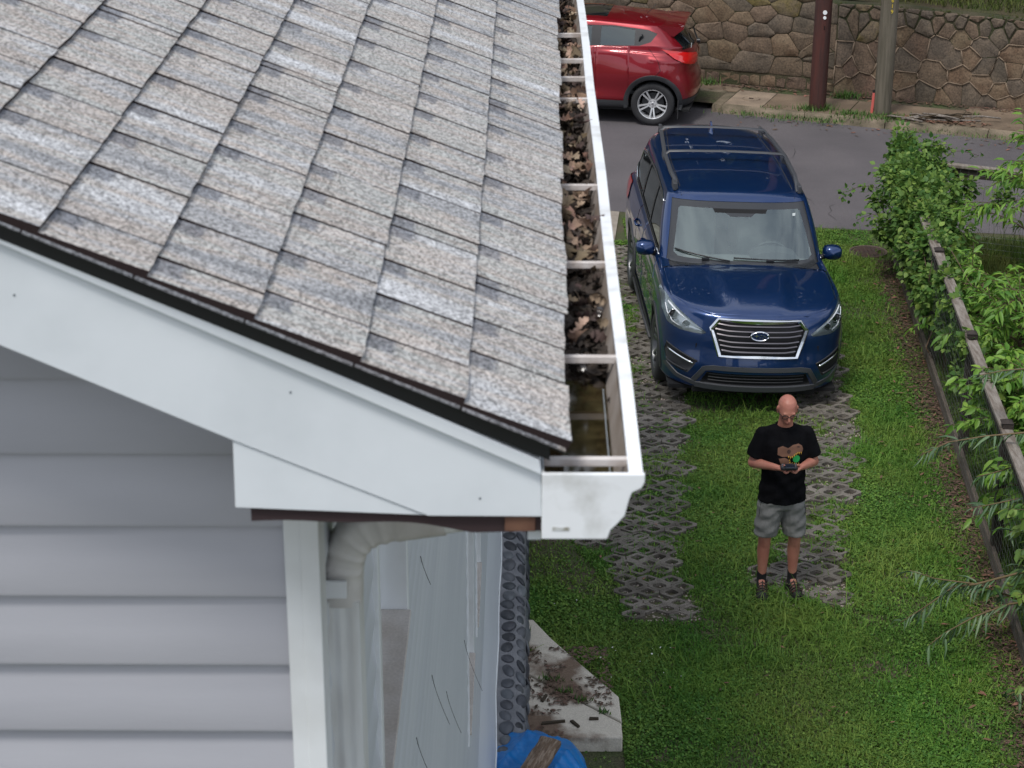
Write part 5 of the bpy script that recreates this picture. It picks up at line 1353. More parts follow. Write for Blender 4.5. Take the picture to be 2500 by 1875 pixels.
for x, y in ((404,520),(408,536),(424,546),(440,550),(456,552),(474,552)): print_patch('print_tooth', [Q(x-4, y+6), Q(x+5, y+6), Q(x+2, y-12)], YL, .0036)
print_patch('print_patch', [Q(*(456 + 28*math.cos(t), 514 + 28*math.sin(t))) for t in np.linspace(0, 5.7, 11)], GR, .0028)
# shorts
SHORT = M('grey_shorts_cloth', (.185, .185, .178), .9, col2=(.160, .160, .154), scale=30, bump=.4, bscale=24, space='obj')
S_ = [[((0, .0, .92), (.170, .118, .03)), ((0, 0, .80), (.186, .128, .03))]]
for s in (1, -1):
    S_.append([((s*.085, 0, .86), (.105, .125, .03)), ((s*.105, .0, .70), (.098, .118, .03)), ((s*.118, -.002, .545), (.102, .115, .006))])
def wr2(a):
    x, y, z = a[:, 0], a[:, 1], a[:, 2]; k = .005*np.sin(z*46 + x*15) + .004*np.sin(z*70 - x*40); d = np.stack([x*0 + np.sign(x)*.3, y*6, 0*z], 1); d /= np.maximum(np.linalg.norm(d, axis=1), .05)[:, None]
    return a + d*k[:, None]
shorts = fuse('shorts', S_, .0085, SHORT, man, 2, wr2)
for s in (1, -1):
    MB().tube([(s*.175, -.05, .86), (s*.19, -.06, .78), (s*.192, -.055, .72)], .003, 5).build('pocket_seam', M('seam_grey', (.07,.07,.07), .9), shorts)
# socks and sandals
SOCK = M('black_sock', (.006, .006, .007), .95)
SOLE = M('sandal_rubber', (.012, .011, .011), .7); STRAP = M('sandal_strap', (.085, .060, .045), .8, col2=(.05,.036,.028), scale=40, space='obj')
for s in (1, -1):
    an = Vector((s*.128, .03, .10)); a_ = R(10)*s
    fuse('sock', [[(an + Vector((0, 0, .085)), (.041, .043, .006)), (an, (.040, .042, .02))], [(an, (.040, .042, .02)), (an + Vector((s*.010, -.09, -.055)), (.040, .055, .022)), (an + Vector((0, .03, -.05)), (.036, .03, .03))]], .007, SOCK, man, 3)
    fo = empty('t'); bpy.data.objects.remove(fo)
    # sole outline, turned outwards
    c0 = Vector((s*.130, -.035, 0)); Rz = Matrix.Rotation(a_, 3, 'Z')
    prof_ = [(0,-.150),(.028,-.146),(.046,-.118),(.052,-.080),(.046,-.02),(.040,.05),(.040,.09),(.024,.122),(0,.130),(-.024,.122),(-.038,.09),(-.036,.05),(-.040,-.02),(-.046,-.080),(-.042,-.118),(-.026,-.146)]
    V = []
    for z_, k in ((-.008, .95), (.010, 1.04), (.028, 1.02), (.034, .96)):
        V += [c0 + Rz @ Vector((x*k, y*k, z_)) for x, y in prof_]
    n = len(prof_); F = [(i*n+q, i*n+(q+1) % n, (i+1)*n+(q+1) % n, (i+1)*n+q) for i in range(3) for q in range(n)] + [tuple(range(n-1,-1,-1)), tuple(range(3*n, 4*n))]
    sn = MB().add(V, F).build('sandal', SOLE, man, smooth=True, angle=50)
    # toe cap
    V = []
    for i in range(7):
        t = i/6; y = -.152 + .050*t; w_ = .047*math.sin(min(1, .35 + t)*math.pi/2)*(.75 + .3*t); h_ = .034 + .026*math.sin(t*math.pi/2)
        V += [c0 + Rz @ Vector((w_*math.cos(u), y, .022 + (h_-.012)*math.sin(u))) for u in np.linspace(0, math.pi, 9)]
    MB().add(V, [(9*i+q, 9*i+q+1, 9*i+10+q, 9*i+9+q) for i in range(6) for q in range(8)]).build('toe_cap', SOLE, sn, smooth=True)
    for y, h_, w_ in ((-.085, .070, .050), (-.060, .080, .049), (-.033, .092, .047), (-.004, .105, .045)):
        MB().tube([c0 + Rz @ Vector((w_*math.cos(u), y + .016*(1 - math.sin(u)), .024 + h_*.72*math.sin(u))) for u in np.linspace(0, math.pi, 11)], 1, prof=[(-.007, -.002), (.007, -.002), (.007, .003), (-.007, .003)]).build('strap', STRAP, sn, smooth=True, angle=50)
    MB().tube([c0 + Rz @ Vector((.043*math.cos(u), .065 + .060*max(0, math.sin(u))*0 + .05*abs(math.cos(u))*-.4 + .055, .055)) for u in np.linspace(0, math.pi, 9)], .010, 6).tube([c0 + Rz @ Vector((s_*.040, .10, .03)) for s_ in (-1,)] + [c0 + Rz @ Vector((-.042, .02, .075))], .008, 6).tube([c0 + Rz @ Vector((.040, .10, .03)), c0 + Rz @ Vector((.042, .02, .075))], .008, 6).build('heel_strap', STRAP, sn, smooth=True)
    MB().tube([c0 + Rz @ Vector((0, -.085, .079)), c0 + Rz @ Vector((0, -.045, .094)), c0 + Rz @ Vector((0, .0, .112))], .0045, 5).build('lace', BLACK, sn, smooth=True)
# controller in the hands: its own thing
ctl = empty('remote_controller', (2.215, 14.865, 1.264), R(3), 'black remote controller held in the hands of the bald man', 'controller')
CB_ = M('controller_black', (.012, .013, .016), .4)
MB().prism([(-.070, -.028), (-.055, -.044), (.055, -.044), (.070, -.028), (.066, .030), (.040, .040), (-.040, .040), (-.066, .030)], 2, .0, .026).build('body', CB_, ctl, bevel=.006)
MB().box((-.040, -.060, .026), (.040, .020, .034)).build('screen', M('phone_screen', (.015, .02, .03), .08), ctl, bevel=.004)
for s in (1, -1):
    MB().lathe([(.026, .009), (.036, .004), (.044, .009), (.046, .001)], 14, 'z', (s*.053, -.010, 0)).build('stick', M('stick_grey', (.12,.12,.13), .5), ctl, smooth=True)
    MB().tube([(s*.03, .042, .01), (s*.034, .050, .018), (s*.034, .052, .020)], .006, 6).build('antenna', CB_, ctl, smooth=True)
# ------------------------------------------------------------------ grid pavers in two tracks
PAV = M('paver_concrete', (.180, .162, .140), .9, col2=(.080, .070, .058), scale=5, detail=8, grain=.3, gscale=110, bump=.5, bscale=60, rndobj=.12)
def paver_mesh(nx=3, ny=3, px=.19, py=.155, h=.085, var=0):
    """lattice block: crooked ribs round staggered diamond cells"""
    bm = bmesh.new(); rib = .036; r_ = random.Random(var)
    # wall centre-lines: honeycomb stretched, each cell has a nick at top and bottom
    segs = set()
    def K(i, j): return (round(i, 3), round(j, 3))
    cells = []
    for j in range(ny):
        for i in range(nx):
            cx = (i + (.5 if j % 2 else 0)) * px; cy = j * py * .72
            if r_.random() < .93: cells.append((cx + r_.uniform(-.004, .004), cy + r_.uniform(-.004, .004)))
    for cx, cy in cells:
        P = [(cx - px/2, cy - py*.16), (cx - px/2, cy + py*.16), (cx - px*.05, cy + py*.54), (cx + px*.05, cy + py*.54), (cx + px/2, cy + py*.16), (cx + px/2, cy - py*.16), (cx + px*.05, cy - py*.54), (cx - px*.05, cy - py*.54)]
        n = 8; V = []
        for z_, k in ((h*.2, .985), (h, .985), (h, .58), (h*.2, .56)):
            V += [(cx + (x-cx)*k + r_.uniform(-.002,.002), cy + (y-cy)*k + r_.uniform(-.002,.002), z_ + (r_.uniform(-.003,.003))) for x, y in P]
        vs = [bm.verts.new(v) for v in V]
        for a in range(3):
            for q in range(n): bm.faces.new((vs[a*n+q], vs[a*n+(q+1) % n], vs[(a+1)*n+(q+1) % n], vs[(a+1)*n+q]))
    bmesh.ops.recalc_face_normals(bm, faces=bm.faces)
    me = bpy.data.meshes.new('m'); bm.to_mesh(me); bm.free(); me.materials.append(PAV)
    return me
pvar = [paver_mesh(3, 3, var=v) for v in range(7)]
GRAVM = M('gravel_mixed', (.26, .235, .21), .9, col2=(.10, .075, .055), scale=14, attr=.5)
PAVPTS = []
def track(name, cl, rows, kind_label):
    tr = link(name, mesh([(-.001,0,-.01),(.001,0,-.01),(0,.002,-.01)], [(0,1,2)]), SOIL, kind='structure')
    for k in range(rows):
        y = cl[0][1] + .392 * k + random.uniform(-.012, .012)
        x = np.interp(y, [p[1] for p in cl], [p[0] for p in cl]) + (random.uniform(-.07, .07))
        o = link('paver', random.choice(pvar), None, tr); o.location = (x - .235, y, -.085 + .034 + random.uniform(-.012, .008)); o.rotation_euler = (random.uniform(-.035, .035), random.uniform(-.03, .03), random.uniform(-.08, .08) + (math.pi if k % 2 else 0) * 0); o.scale = (1.02, 1, 1)
        PAVPTS.append((x + .02, y + .11))
    return tr
random.seed(12)
track('paver_track_left', [(1.20, 14.72), (1.17, 15.4), (1.22, 16.2), (1.32, 17.2), (1.45, 18.5), (1.50, 20), (1.5, 24.6)], 25, '')
track('paver_track_right', [(2.53, 14.95), (2.62, 15.8), (2.90, 17), (3.06, 18), (3.2, 19.3), (3.2, 24.6)], 25, '')
for xx, yy in ((.84, 16.05), (.80, 16.38), (2.30, 15.30)):
    o = link('paver', pvar[0], None, bpy.data.objects['paver_track_left' if xx < 2 else 'paver_track_right']); o.location = (xx - .2, yy, -.055); PAVPTS.append((xx, yy + .11))
PAVPTS = np.array(PAVPTS)
# gravel in the cells
def pebbles(name, pts, smin, smax, mat, zbase=.0):
    pts = np.asarray(pts); n = len(pts)
    base = np.array([(1,0,0),(-.5,.87,0),(-.5,-.87,0),(0,0,.7)]); F0 = np.array([(0,1,3),(1,2,3),(2,0,3)])
    s = RNG.uniform(smin, smax, n); a = RNG.uniform(0, 6.28, n)
    c, d = np.cos(a), np.sin(a); st = RNG.uniform(.6, 1.3, n)
    X = base[:, 0][None]*st[:, None]; Yb = base[:, 1][None] + 0*X; Zb = base[:, 2][None] + 0*X
    V = np.stack([pts[:, 0:1] + s[:, None]*(X*c[:, None] - Yb*d[:, None]), pts[:, 1:2] + s[:, None]*(X*d[:, None] + Yb*c[:, None]), zbase + (pts[:, 2:3] if pts.shape[1] > 2 else 0) + s[:, None]*Zb], 2).reshape(-1, 3)
    F = (F0[None] + 4*np.arange(n)[:, None, None]).reshape(-1, 3)
    return link(name, npmesh(V, F, attr=np.repeat(RNG.random(n), 4)), mat, kind='stuff')
pp = []
for x, y in PAVPTS:
    if y > 21.5: continue
    n = 260; pp += list(zip(x + RNG.uniform(-.30, .30, n), y + RNG.uniform(-.19, .19, n)))
gp = np.array(pp); keep = fbm(gp[:, 0], gp[:, 1], .6, 4) > .38; gp = gp[keep]
pebbles('paver_gravel', gp, .007, .016, M('pebble', (.27, .235, .20), .9, attr=.6), .004)
gv = np.stack([RNG.uniform(1.0, 4.0, 6000), RNG.uniform(17.6, 20.4, 6000)], 1); gv = gv[(fbm(gv[:, 0], gv[:, 1], .5, 9) > .56) & ((np.abs(gv[:, 0] - 1.75) < .25) | (np.abs(gv[:, 0] - 3.5) < .3))]
pebbles('loose_gravel', gv, .008, .018, MATS['pebble'], .0)

# ------------------------------------------------------------------ lawn
GRASS = M('grass_blade', (.082, .205, .028), .65, col2=(.145, .228, .045), scale=1.1, attr=.42, trans=.3, spec=.25)
GRASS2 = M('clover_leaf', (.086, .205, .032), .6, col2=(.120, .225, .036), scale=1.1, attr=.35, trans=.25, spec=.3)
def fence_x(y): return 4.03 + .0712 * (y - 14.06)
def lawn_density(x, y):
    d = np.ones_like(x)
    pd = np.full_like(x, 9.)
    for a, b in PAVPTS: pd = np.minimum(pd, np.maximum(np.abs(x - a) / .27, np.abs(y - b) / .19))
    nz = fbm(x, y, .55, 2); n2 = fbm(x, y, 1.7, 6)
    d = np.where(pd < 1, .06 + .42 * (nz > .51) * (1 + 1.2*(n2 > .56)), d)
    edge = np.clip((pd - 1) / .35, 0, 1); d = d * np.where(pd >= 1, .60 + .40*edge, 1)
    # bare leafy strip along the fence
    f = fence_x(y) - x; strip = np.clip((f - .01 - .18*n2 - .08*nz) / .28, .16, 1); d *= np.where(x < fence_x(y), strip, 1)
    d *= np.clip(.25 + 2.2*(nz - .18), .25, 1) * np.where((n2 < .36) & (nz < .44), .30, 1)
    # under and round the blue car
    uc = (x > 1.5) & (x < 3.4) & (y > 19.0) & (y < 24); d = np.where(uc, d*.30, d)
    # concrete pad, house, apron
    px = np.interp(y, [12.69, 13.26, 14.15, 14.46], [.80, .80, .31, .17]); d = np.where((y > 11.6) & (y < 14.5) & (x < px + .01), 0, d)
    d = np.where((y < 12.69) & (x < .72), .05, d); d = np.where(x < .09, 0, d); d = np.where((y > 24.6) & (x < 1.45), 0, d)
    d = np.where(np.hypot(x - 4.44, y - 24.15) < .24, 0, d)
    d = np.where(y > np.where(x < 4, 26.35 - .3*x, 25.15 - .1*(x - 4)) - .06, 0, d)
    return d
def blades(n, x0, x1, y0, y1, dens, hmin, hmax, wid, name, mat, seed=0, zf=None, lean=.8):
    r = np.random.default_rng(seed); x = r.uniform(x0, x1, n); y = r.uniform(y0, y1, n)
    k = r.random(n) < dens(x, y); x, y = x[k], y[k]; n = len(x)
    big = fbm(x, y, .8, 12); h = r.uniform(hmin, hmax, n) * (.6 + .9*big); h *= np.where(r.random(n) < .015, 2.2, 1)
    a = r.uniform(0, 6.28, n); tilt = r.uniform(.1, lean, n) * 1.0; dx, dy = np.cos(a), np.sin(a)
    sx, sy = -dy*wid/2, dx*wid/2; z0 = zf(x, y) if zf else 0*x
    w_ = r.uniform(.7, 1.4, n)
    p0 = np.stack([x - sx*w_, y - sy*w_, z0], 1); p1 = np.stack([x + sx*w_, y + sy*w_, z0], 1)
    mx_, my_, mz_ = x + dx*h*.35*tilt, y + dy*h*.35*tilt, z0 + h*.62
    p2 = np.stack([mx_ + sx*w_*.8, my_ + sy*w_*.8, mz_], 1); p3 = np.stack([mx_ - sx*w_*.8, my_ - sy*w_*.8, mz_], 1)
    p4 = np.stack([x + dx*h*1.05*tilt, y + dy*h*1.05*tilt, z0 + h*(1.02 - .35*tilt)], 1)
    V = np.stack([p0, p1, p2, p3, p4], 1).reshape(-1, 3); i = 5*np.arange(n)[:, None]
    F = np.concatenate([i + [0, 1, 2], i + [0, 2, 3], i + [3, 2, 4]], 1).reshape(-1, 3)
    rnd = np.clip(r.normal(.5, .22, n) + (big - .5)*.5, 0, 1)
    return link(name, npmesh(V, F, attr=np.repeat(rnd, 5)), mat, kind='stuff')
blades(620000, .1, 5.0, 11.9, 25.6, lawn_density, .020, .044, .0085, 'lawn_grass', GRASS, 1, lean=1.5)
blades(34000, .1, 5.0, 11.9, 25.6, lambda x, y: lawn_density(x, y) * (fbm(x, y, .9, 22) > .50), .07, .14, .0075, 'long_grass', GRASS, 7, lean=1.9)
def leaflets(n, x0, x1, y0, y1, dens, size, z0, z1, name, mat, seed, zf=None):
    r = np.random.default_rng(seed); x = r.uniform(x0, x1, n); y = r.uniform(y0, y1, n); k = r.random(n) < dens(x, y); x, y = x[k], y[k]; n = len(x)
    z = r.uniform(z0, z1, n) + (zf(x, y) if zf else 0); s = r.uniform(size*.6, size*1.3, n); a = r.uniform(0, 6.28, n); tx, ty = r.uniform(-.6, .6, n), r.uniform(-.6, .6, n)
    base = np.array([(-1,0),(-.3,.75),(.8,.5),(1,-.1),(.5,-.7),(-.5,-.7)])
    X = base[:, 0][None]*np.cos(a)[:, None] - base[:, 1][None]*np.sin(a)[:, None]; Y = base[:, 0][None]*np.sin(a)[:, None] + base[:, 1][None]*np.cos(a)[:, None]
    V = np.stack([x[:, None] + s[:, None]*X, y[:, None] + s[:, None]*Y, z[:, None] + s[:, None]*(X*tx[:, None] + Y*ty[:, None])], 2).reshape(-1, 3)
    F = (np.arange(6)[None] + 6*np.arange(n)[:, None])
    return link(name, npmesh(V, F, attr=np.repeat(r.random(n), 6)), mat, kind='stuff')
leaflets(240000, .1, 5.0, 11.9, 25.6, lambda x, y: lawn_density(x, y) * np.clip((fbm(x, y, 1.3, 31) - .32)*4, .05, 1), .0100, .014, .036, 'lawn_clover', GRASS2, 3)
leaflets(70, .3, 1.3, 13.4, 15.2, lambda x, y: (lawn_density(x, y) > .5) * (fbm(x, y, .5, 41) > .50), .007, .045, .055, 'clover_flower', M('clover_flower', (.75,.75,.72), .8), 5)
# enclosed garden beyond the fence: rougher grass
GRASS3 = M('garden_grass', (.060, .115, .020), .7, col2=(.105, .120, .035), scale=1.6, attr=.45, trans=.3, spec=.2)
blades(150000, 4.2, 8.2, 13.5, 25.0, lambda x, y: (x > fence_x(y) + .03) * (y < 24.9 - .1*(x-4)) * np.clip(fbm(x, y, .9, 14)*1.7, .25, 1), .04, .11, .008, 'garden_grass', GRASS3, 8, lean=1.3)
blades(26000, 4.9, 8.2, 22.3, 24.0, lambda x, y: np.ones_like(x), .12, .30, .007, 'tall_garden_grass', GRASS3, 9, lean=.9)
bz = lambda x, y: 0*x
def bankz(x, y):
    a = (x - K0.x)*U.x + (y - K0.y)*U.y; b = (x - K0.x)*NN.x + (y - K0.y)*NN.y
    return 1.56 - .008*a + .33*(b - WB - .3) - .02
def bankd(x, y):
    a = (x - K0.x)*U.x + (y - K0.y)*U.y; b = (x - K0.x)*NN.x + (y - K0.y)*NN.y
    return ((b > WB + .36) & (b < 6) & (a > -3)) * np.clip((fbm(x, y, .8, 33) - .30)*4, .08, 1)
blades(120000, 1, 14, 27.5, 38, bankd, .06, .15, .014, 'bank_grass', M('bank_grass_blade', (.07, .13, .022), .7, col2=(.13,.13,.045), scale=1.2, attr=.4, trans=.3, spec=.2), 10, zf=bankz, lean=1.2)
def tuft(cx, cy, r0, z, n, h, seed, name='weed_tuft'):
    return (cx, cy, r0, z, n, h)
def weed_strip(name, items, seed, mat=GRASS3):
    r = np.random.default_rng(seed); Vs = []; Fs = []; At = []; k0 = 0
    for cx, cy, rx, z, n, h in items:
        x = cx + r.normal(0, rx, n); y = cy + r.normal(0, rx*.45, n); a = r.uniform(0, 6.28, n); hh = r.uniform(.4, 1.2, n)*h; wd = .006 + h*.03
        for i in range(n):
            dx, dy = math.cos(a[i]), math.sin(a[i]); sx, sy = -dy*wd, dx*wd
            Vs += [(x[i]-sx, y[i]-sy, z), (x[i]+sx, y[i]+sy, z), (x[i]+dx*hh[i]*.6, y[i]+dy*hh[i]*.6, z+hh[i])]; Fs.append((k0, k0+1, k0+2)); k0 += 3; q = r.random(); At += [q]*3
    return link(name, npmesh(Vs, Fs, attr=At), mat, kind='stuff')
it = []
for a, b, rx, n, h in ((-1.0,-.04,.25,160,.06),(-.3,-.03,.30,220,.07),(.35,-.02,.22,160,.07),(.9,.22,.25,240,.09),(1.25,.20,.20,200,.08),(.55,.25,.12,120,.09),(1.9,-.03,.3,120,.05),(2.6,-.03,.3,120,.05),(3.4,-.02,.3,140,.06),(4.3,-.02,.4,140,.06),(.02,.29,.13,300,.12),(-.6,.22,.12,90,.05),(.3,1.30,.12,160,.12),(-2.0,1.30,.10,90,.14),(2.4,.9,.05,20,.08)):
    p = SP(a, b, .11 if b > .1 else .05); it.append((p[0], p[1], rx, p[2], n, h))
weed_strip('kerb_weeds', it, 4, M('weed_green', (.075, .16, .03), .7, attr=.4, trans=.3))
# moss tufts hanging in the top joints of the wall
r = np.random.default_rng(8); pts = []
for _ in range(1500):
    a = r.uniform(-.3, 4.2); z = 1.58 - abs(r.normal(0, .22)); 
    if fbm(np.array([a]), np.array([z*2]), .5, 3)[0] > .40: p = SP(a, WB + .010, z); pts.append((p[0], p[1], p[2]))
pebbles('wall_moss', pts, .010, .030, MOSS, 0)
# leaf litter: strip along the fence, road and pavement scraps
def litter(name, pts, size, mats, seed):
    r = np.random.default_rng(seed); pts = np.asarray(pts); n = len(pts); s = r.uniform(size*.5, size*1.3, n); a = r.uniform(0, 6.28, n)
    base = np.array([(-1,0,0),(-.2,.42,.12),(.4,.34,.2),(1,0,.1),(.3,-.4,.16),(-.4,-.36,.05)]); el = r.uniform(.35, 1, n)
    X = base[:, 0][None]*np.cos(a)[:, None] - (base[:, 1][None]*el[:, None])*np.sin(a)[:, None]; Y = base[:, 0][None]*np.sin(a)[:, None] + (base[:, 1][None]*el[:, None])*np.cos(a)[:, None]
    V = np.stack([pts[:, 0:1] + s[:, None]*X, pts[:, 1:2] + s[:, None]*Y, pts[:, 2:3] + s[:, None]*base[:, 2][None]], 2).reshape(-1, 3)
    return link(name, npmesh(V, np.arange(6)[None] + 6*np.arange(n)[:, None], attr=np.repeat(r.random(n), 6)), mats, kind='stuff')
LIT = M('leaf_scrap', (.15, .085, .05), .85, attr=.65); LIT2 = M('leaf_scrap_dark', (.10, .065, .045), .9, attr=.6)
y = RNG.uniform(12, 23.8, 9000); f = np.abs(RNG.normal(0, .15, 9000)); litter('fence_leaf_litter', np.stack([fence_x(y) - f - .01, y, .012 + .02*RNG.random(9000)], 1), .022, LIT2, 1)
y = RNG.uniform(12, 23.8, 260); f = np.abs(RNG.normal(0, .28, 260)); litter('fallen_leaves', np.stack([fence_x(y) - f, y, .04 + 0*y], 1), .035, LIT, 2)
pt = [SP(a, b, .012) for a, b in zip(RNG.uniform(-1, 8, 90), -np.abs(RNG.normal(0, .35, 90)) - .05)]; litter('road_leaf_scraps', pt, .045, LIT, 3)
pt = [SP(a, b, .13) for a, b in zip(RNG.uniform(-2, 8, 1600), 1.40 - np.abs(RNG.normal(0, .09, 1600)))]; litter('pavement_leaf_litter', pt, .035, LIT2, 4)
pt = [SP(a, b, .13) for a, b in zip(RNG.uniform(-2, 8, 150), 1.36 - np.abs(RNG.normal(0, .2, 150)))]; litter('pavement_fallen_leaves', pt, .05, LIT, 5)
pt = [SP(a, b, .14) for a, b in zip(RNG.normal(1.85, .35, 260), RNG.normal(.30, .08, 260))]; litter('bark_scraps', pt, .05, LIT, 6)
pt = [(RNG.uniform(.4, 4), RNG.uniform(13, 19), .045) for _ in range(160)]; litter('lawn_leaf_scraps', pt, .020, LIT, 12)

# ------------------------------------------------------------------ concrete pad with crack weeds, tarp, log
PADM = M('pad_concrete', (.52, .48, .41), .9, col2=(.15, .105, .075), scale=1.9, detail=9, thr=(.47, .56), grain=.15, gscale=120, bump=.3, bscale=50)
pad = empty('concrete_pad', (.5, 13.2, 0), 0, 'weathered concrete slab with a cracked joint and bark scraps beside the stone base', 'slab')
def padpoly(name, poly): MB().prism([(x - .5, y - 13.2) for x, y in poly], 2, -.15, .12).build(name, PADM, pad, bevel=.012)
jx = lambda t: (.10 + .71*t, 13.62 - .72*t)
padpoly('slab_piece', [(-.02, 12.69), (.80, 12.69), (.80, 12.885), (.10, 13.60), (-.02, 13.60)])
padpoly('slab_piece', [(.115, 13.61), (.805, 12.905), (.80, 13.26), (.31, 14.15), (.17, 14.46), (.115, 14.46)])
padpoly('slab_piece', [(-.02, 13.615), (.10, 13.615), (.10, 14.40), (-.02, 14.40)])
MB().prism([(-.6, -1.6), (.42, -1.6), (.34, -.545), (-.6, -.545)], 2, -.4, -.10).build('footing', PADM, pad)
it = [(jx(t)[0], jx(t)[1], .03, .12, 26, .045) for t in (.42, .60, .82)] + [(.30, 13.50, .05, .12, 40, .05), (.10, 14.2, .03, .12, 50, .07), (.11, 13.95, .025, .12, 30, .06), (.5, 12.66, .05, .0, 0, .1)]
weed_strip('pad_crack_weeds', it, 6, MATS['weed_green'])
pt = [(x, y, .128) for x, y in zip(RNG.uniform(.02, .75, 1500), RNG.uniform(12.72, 14.0, 1500)) if fbm(np.array([x]), np.array([y]), .35, 17)[0] > .42 + .22*x]; litter('bark_crumbs', pt, .022, LIT2, 7)
pt = [(x, y, .0 - .09 + .02) for x, y in zip(RNG.uniform(.45, .80, 900), RNG.uniform(12.2, 12.68, 900))]; litter('leaf_drift', pt, .035, M('red_leaf_scrap', (.14, .065, .04), .85, attr=.6), 8)
# tarp over a low woodpile
TARP = M('blue_tarpaulin', (.003, .17, .50), .38, col2=(.003, .135, .42), scale=14, bump=.25, bscale=25, spec=.5)
V = []; n = 60
for i in range(n + 1):
    for j in range(n + 1):
        u = -1 + 2*i/n; v = -1 + 2*j/n; x = .135 + .455*u; y = 11.84 + .66*v; rr = max(abs(u)**2.6, abs(v)**2.6) ; rr2 = (abs(u)**3 + abs(v)**3)
        z = .02 + .50 * max(0, 1 - rr2) ** .42
        z += .022*math.sin(u*4 + 2*v)*(1-rr) - .034*abs(math.sin(v*4.1 + 3*u + 1))**.7 - .024*abs(math.sin(u*7.3 - v*4.7))**.7 - .012*abs(math.sin(u*13 + v*8 + math.sin(v*7)))
        x += .03*math.sin(v*9)*abs(u)**3; y += .02*math.sin(u*12)
        V.append((x, y, max(z, .004) - .09*(rr > .93)))
F = [(i*(n+1)+j, (i+1)*(n+1)+j, (i+1)*(n+1)+j+1, i*(n+1)+j+1) for i in range(n) for j in range(n)]
tp = link('tarp', mesh(V, F, True), TARP); tag(tp, 'crumpled bright blue tarpaulin covering a woodpile beside the concrete slab', 'tarp')
lg = empty('log', (.175, 11.62, .60), R(-32), 'split grey brown log lying on the blue tarpaulin', 'log')
V = []; F = []; n = 16; m = 22
rl = random.Random(4)
for i in range(m + 1):
    y = -.23 + .46*i/m
    for k in range(n):
        t = 2*math.pi*k/n; r0 = .088*(1 + .10*math.sin(3*t+1) + .05*math.sin(7*t + i*.25)) * (1 + .03*math.sin(i*.6)); z = r0*math.sin(t); x = r0*math.cos(t)
        if z > .030: z = .030 + (z-.030)*.35 + .004*math.sin(x*160 + i*.2)
        V.append((x, y, z + rl.uniform(-.002, .002)))
F = [(i*n+k, i*n+(k+1) % n, (i+1)*n+(k+1) % n, (i+1)*n+k) for i in range(m) for k in range(n)]
MB().add(V, F).build('bark', M('log_bark', (.14,.095,.065), .95, col2=(.26,.20,.15), scale=9, stretch=(6, 1, 6), grain=.2, bump=.9, bscale=14, space='obj', thr=(.45,.6)), lg, smooth=True, angle=60)
for y, nm in ((-.2305, 0), (.2305, 1)):
    P = [V[k] if nm == 0 else V[m*n+k] for k in range(n)]
    MB().add([(p[0]*.97, y, p[2]*.97) for p in P], [tuple(range(n))]).build('cut_end', M('log_end', (.36,.26,.17), .9, col2=(.22,.15,.10), scale=30, space='obj'), lg)
lg.rotation_euler = (R(12), 0, R(-25)); lg.scale = (.86, .86, .86)
for i, (x, y, l_, a) in enumerate(((.30, 12.88, .09, .2), (.46, 12.86, .05, -1.0), (.60, 12.93, .035, 0), (.24, 13.22, .05, 1.2))):
    o = MB().prism([(-l_, -.012), (l_, -.010), (l_*1.02, .010), (-l_*.9, .014)], 2, 0, .018).build('bark_chip', LIT2, None, bevel=.003)
    o.location = (x, y, .12); o.rotation_euler = (0, 0, a); tag(o, ('longest dark bark chip lying in the stain on the slab', 'slanted dark bark chip lying on the pale concrete slab', 'small straight bark chip near the right edge of the slab', 'bark chip lying in brown debris near the stone base')[i], 'bark chip')
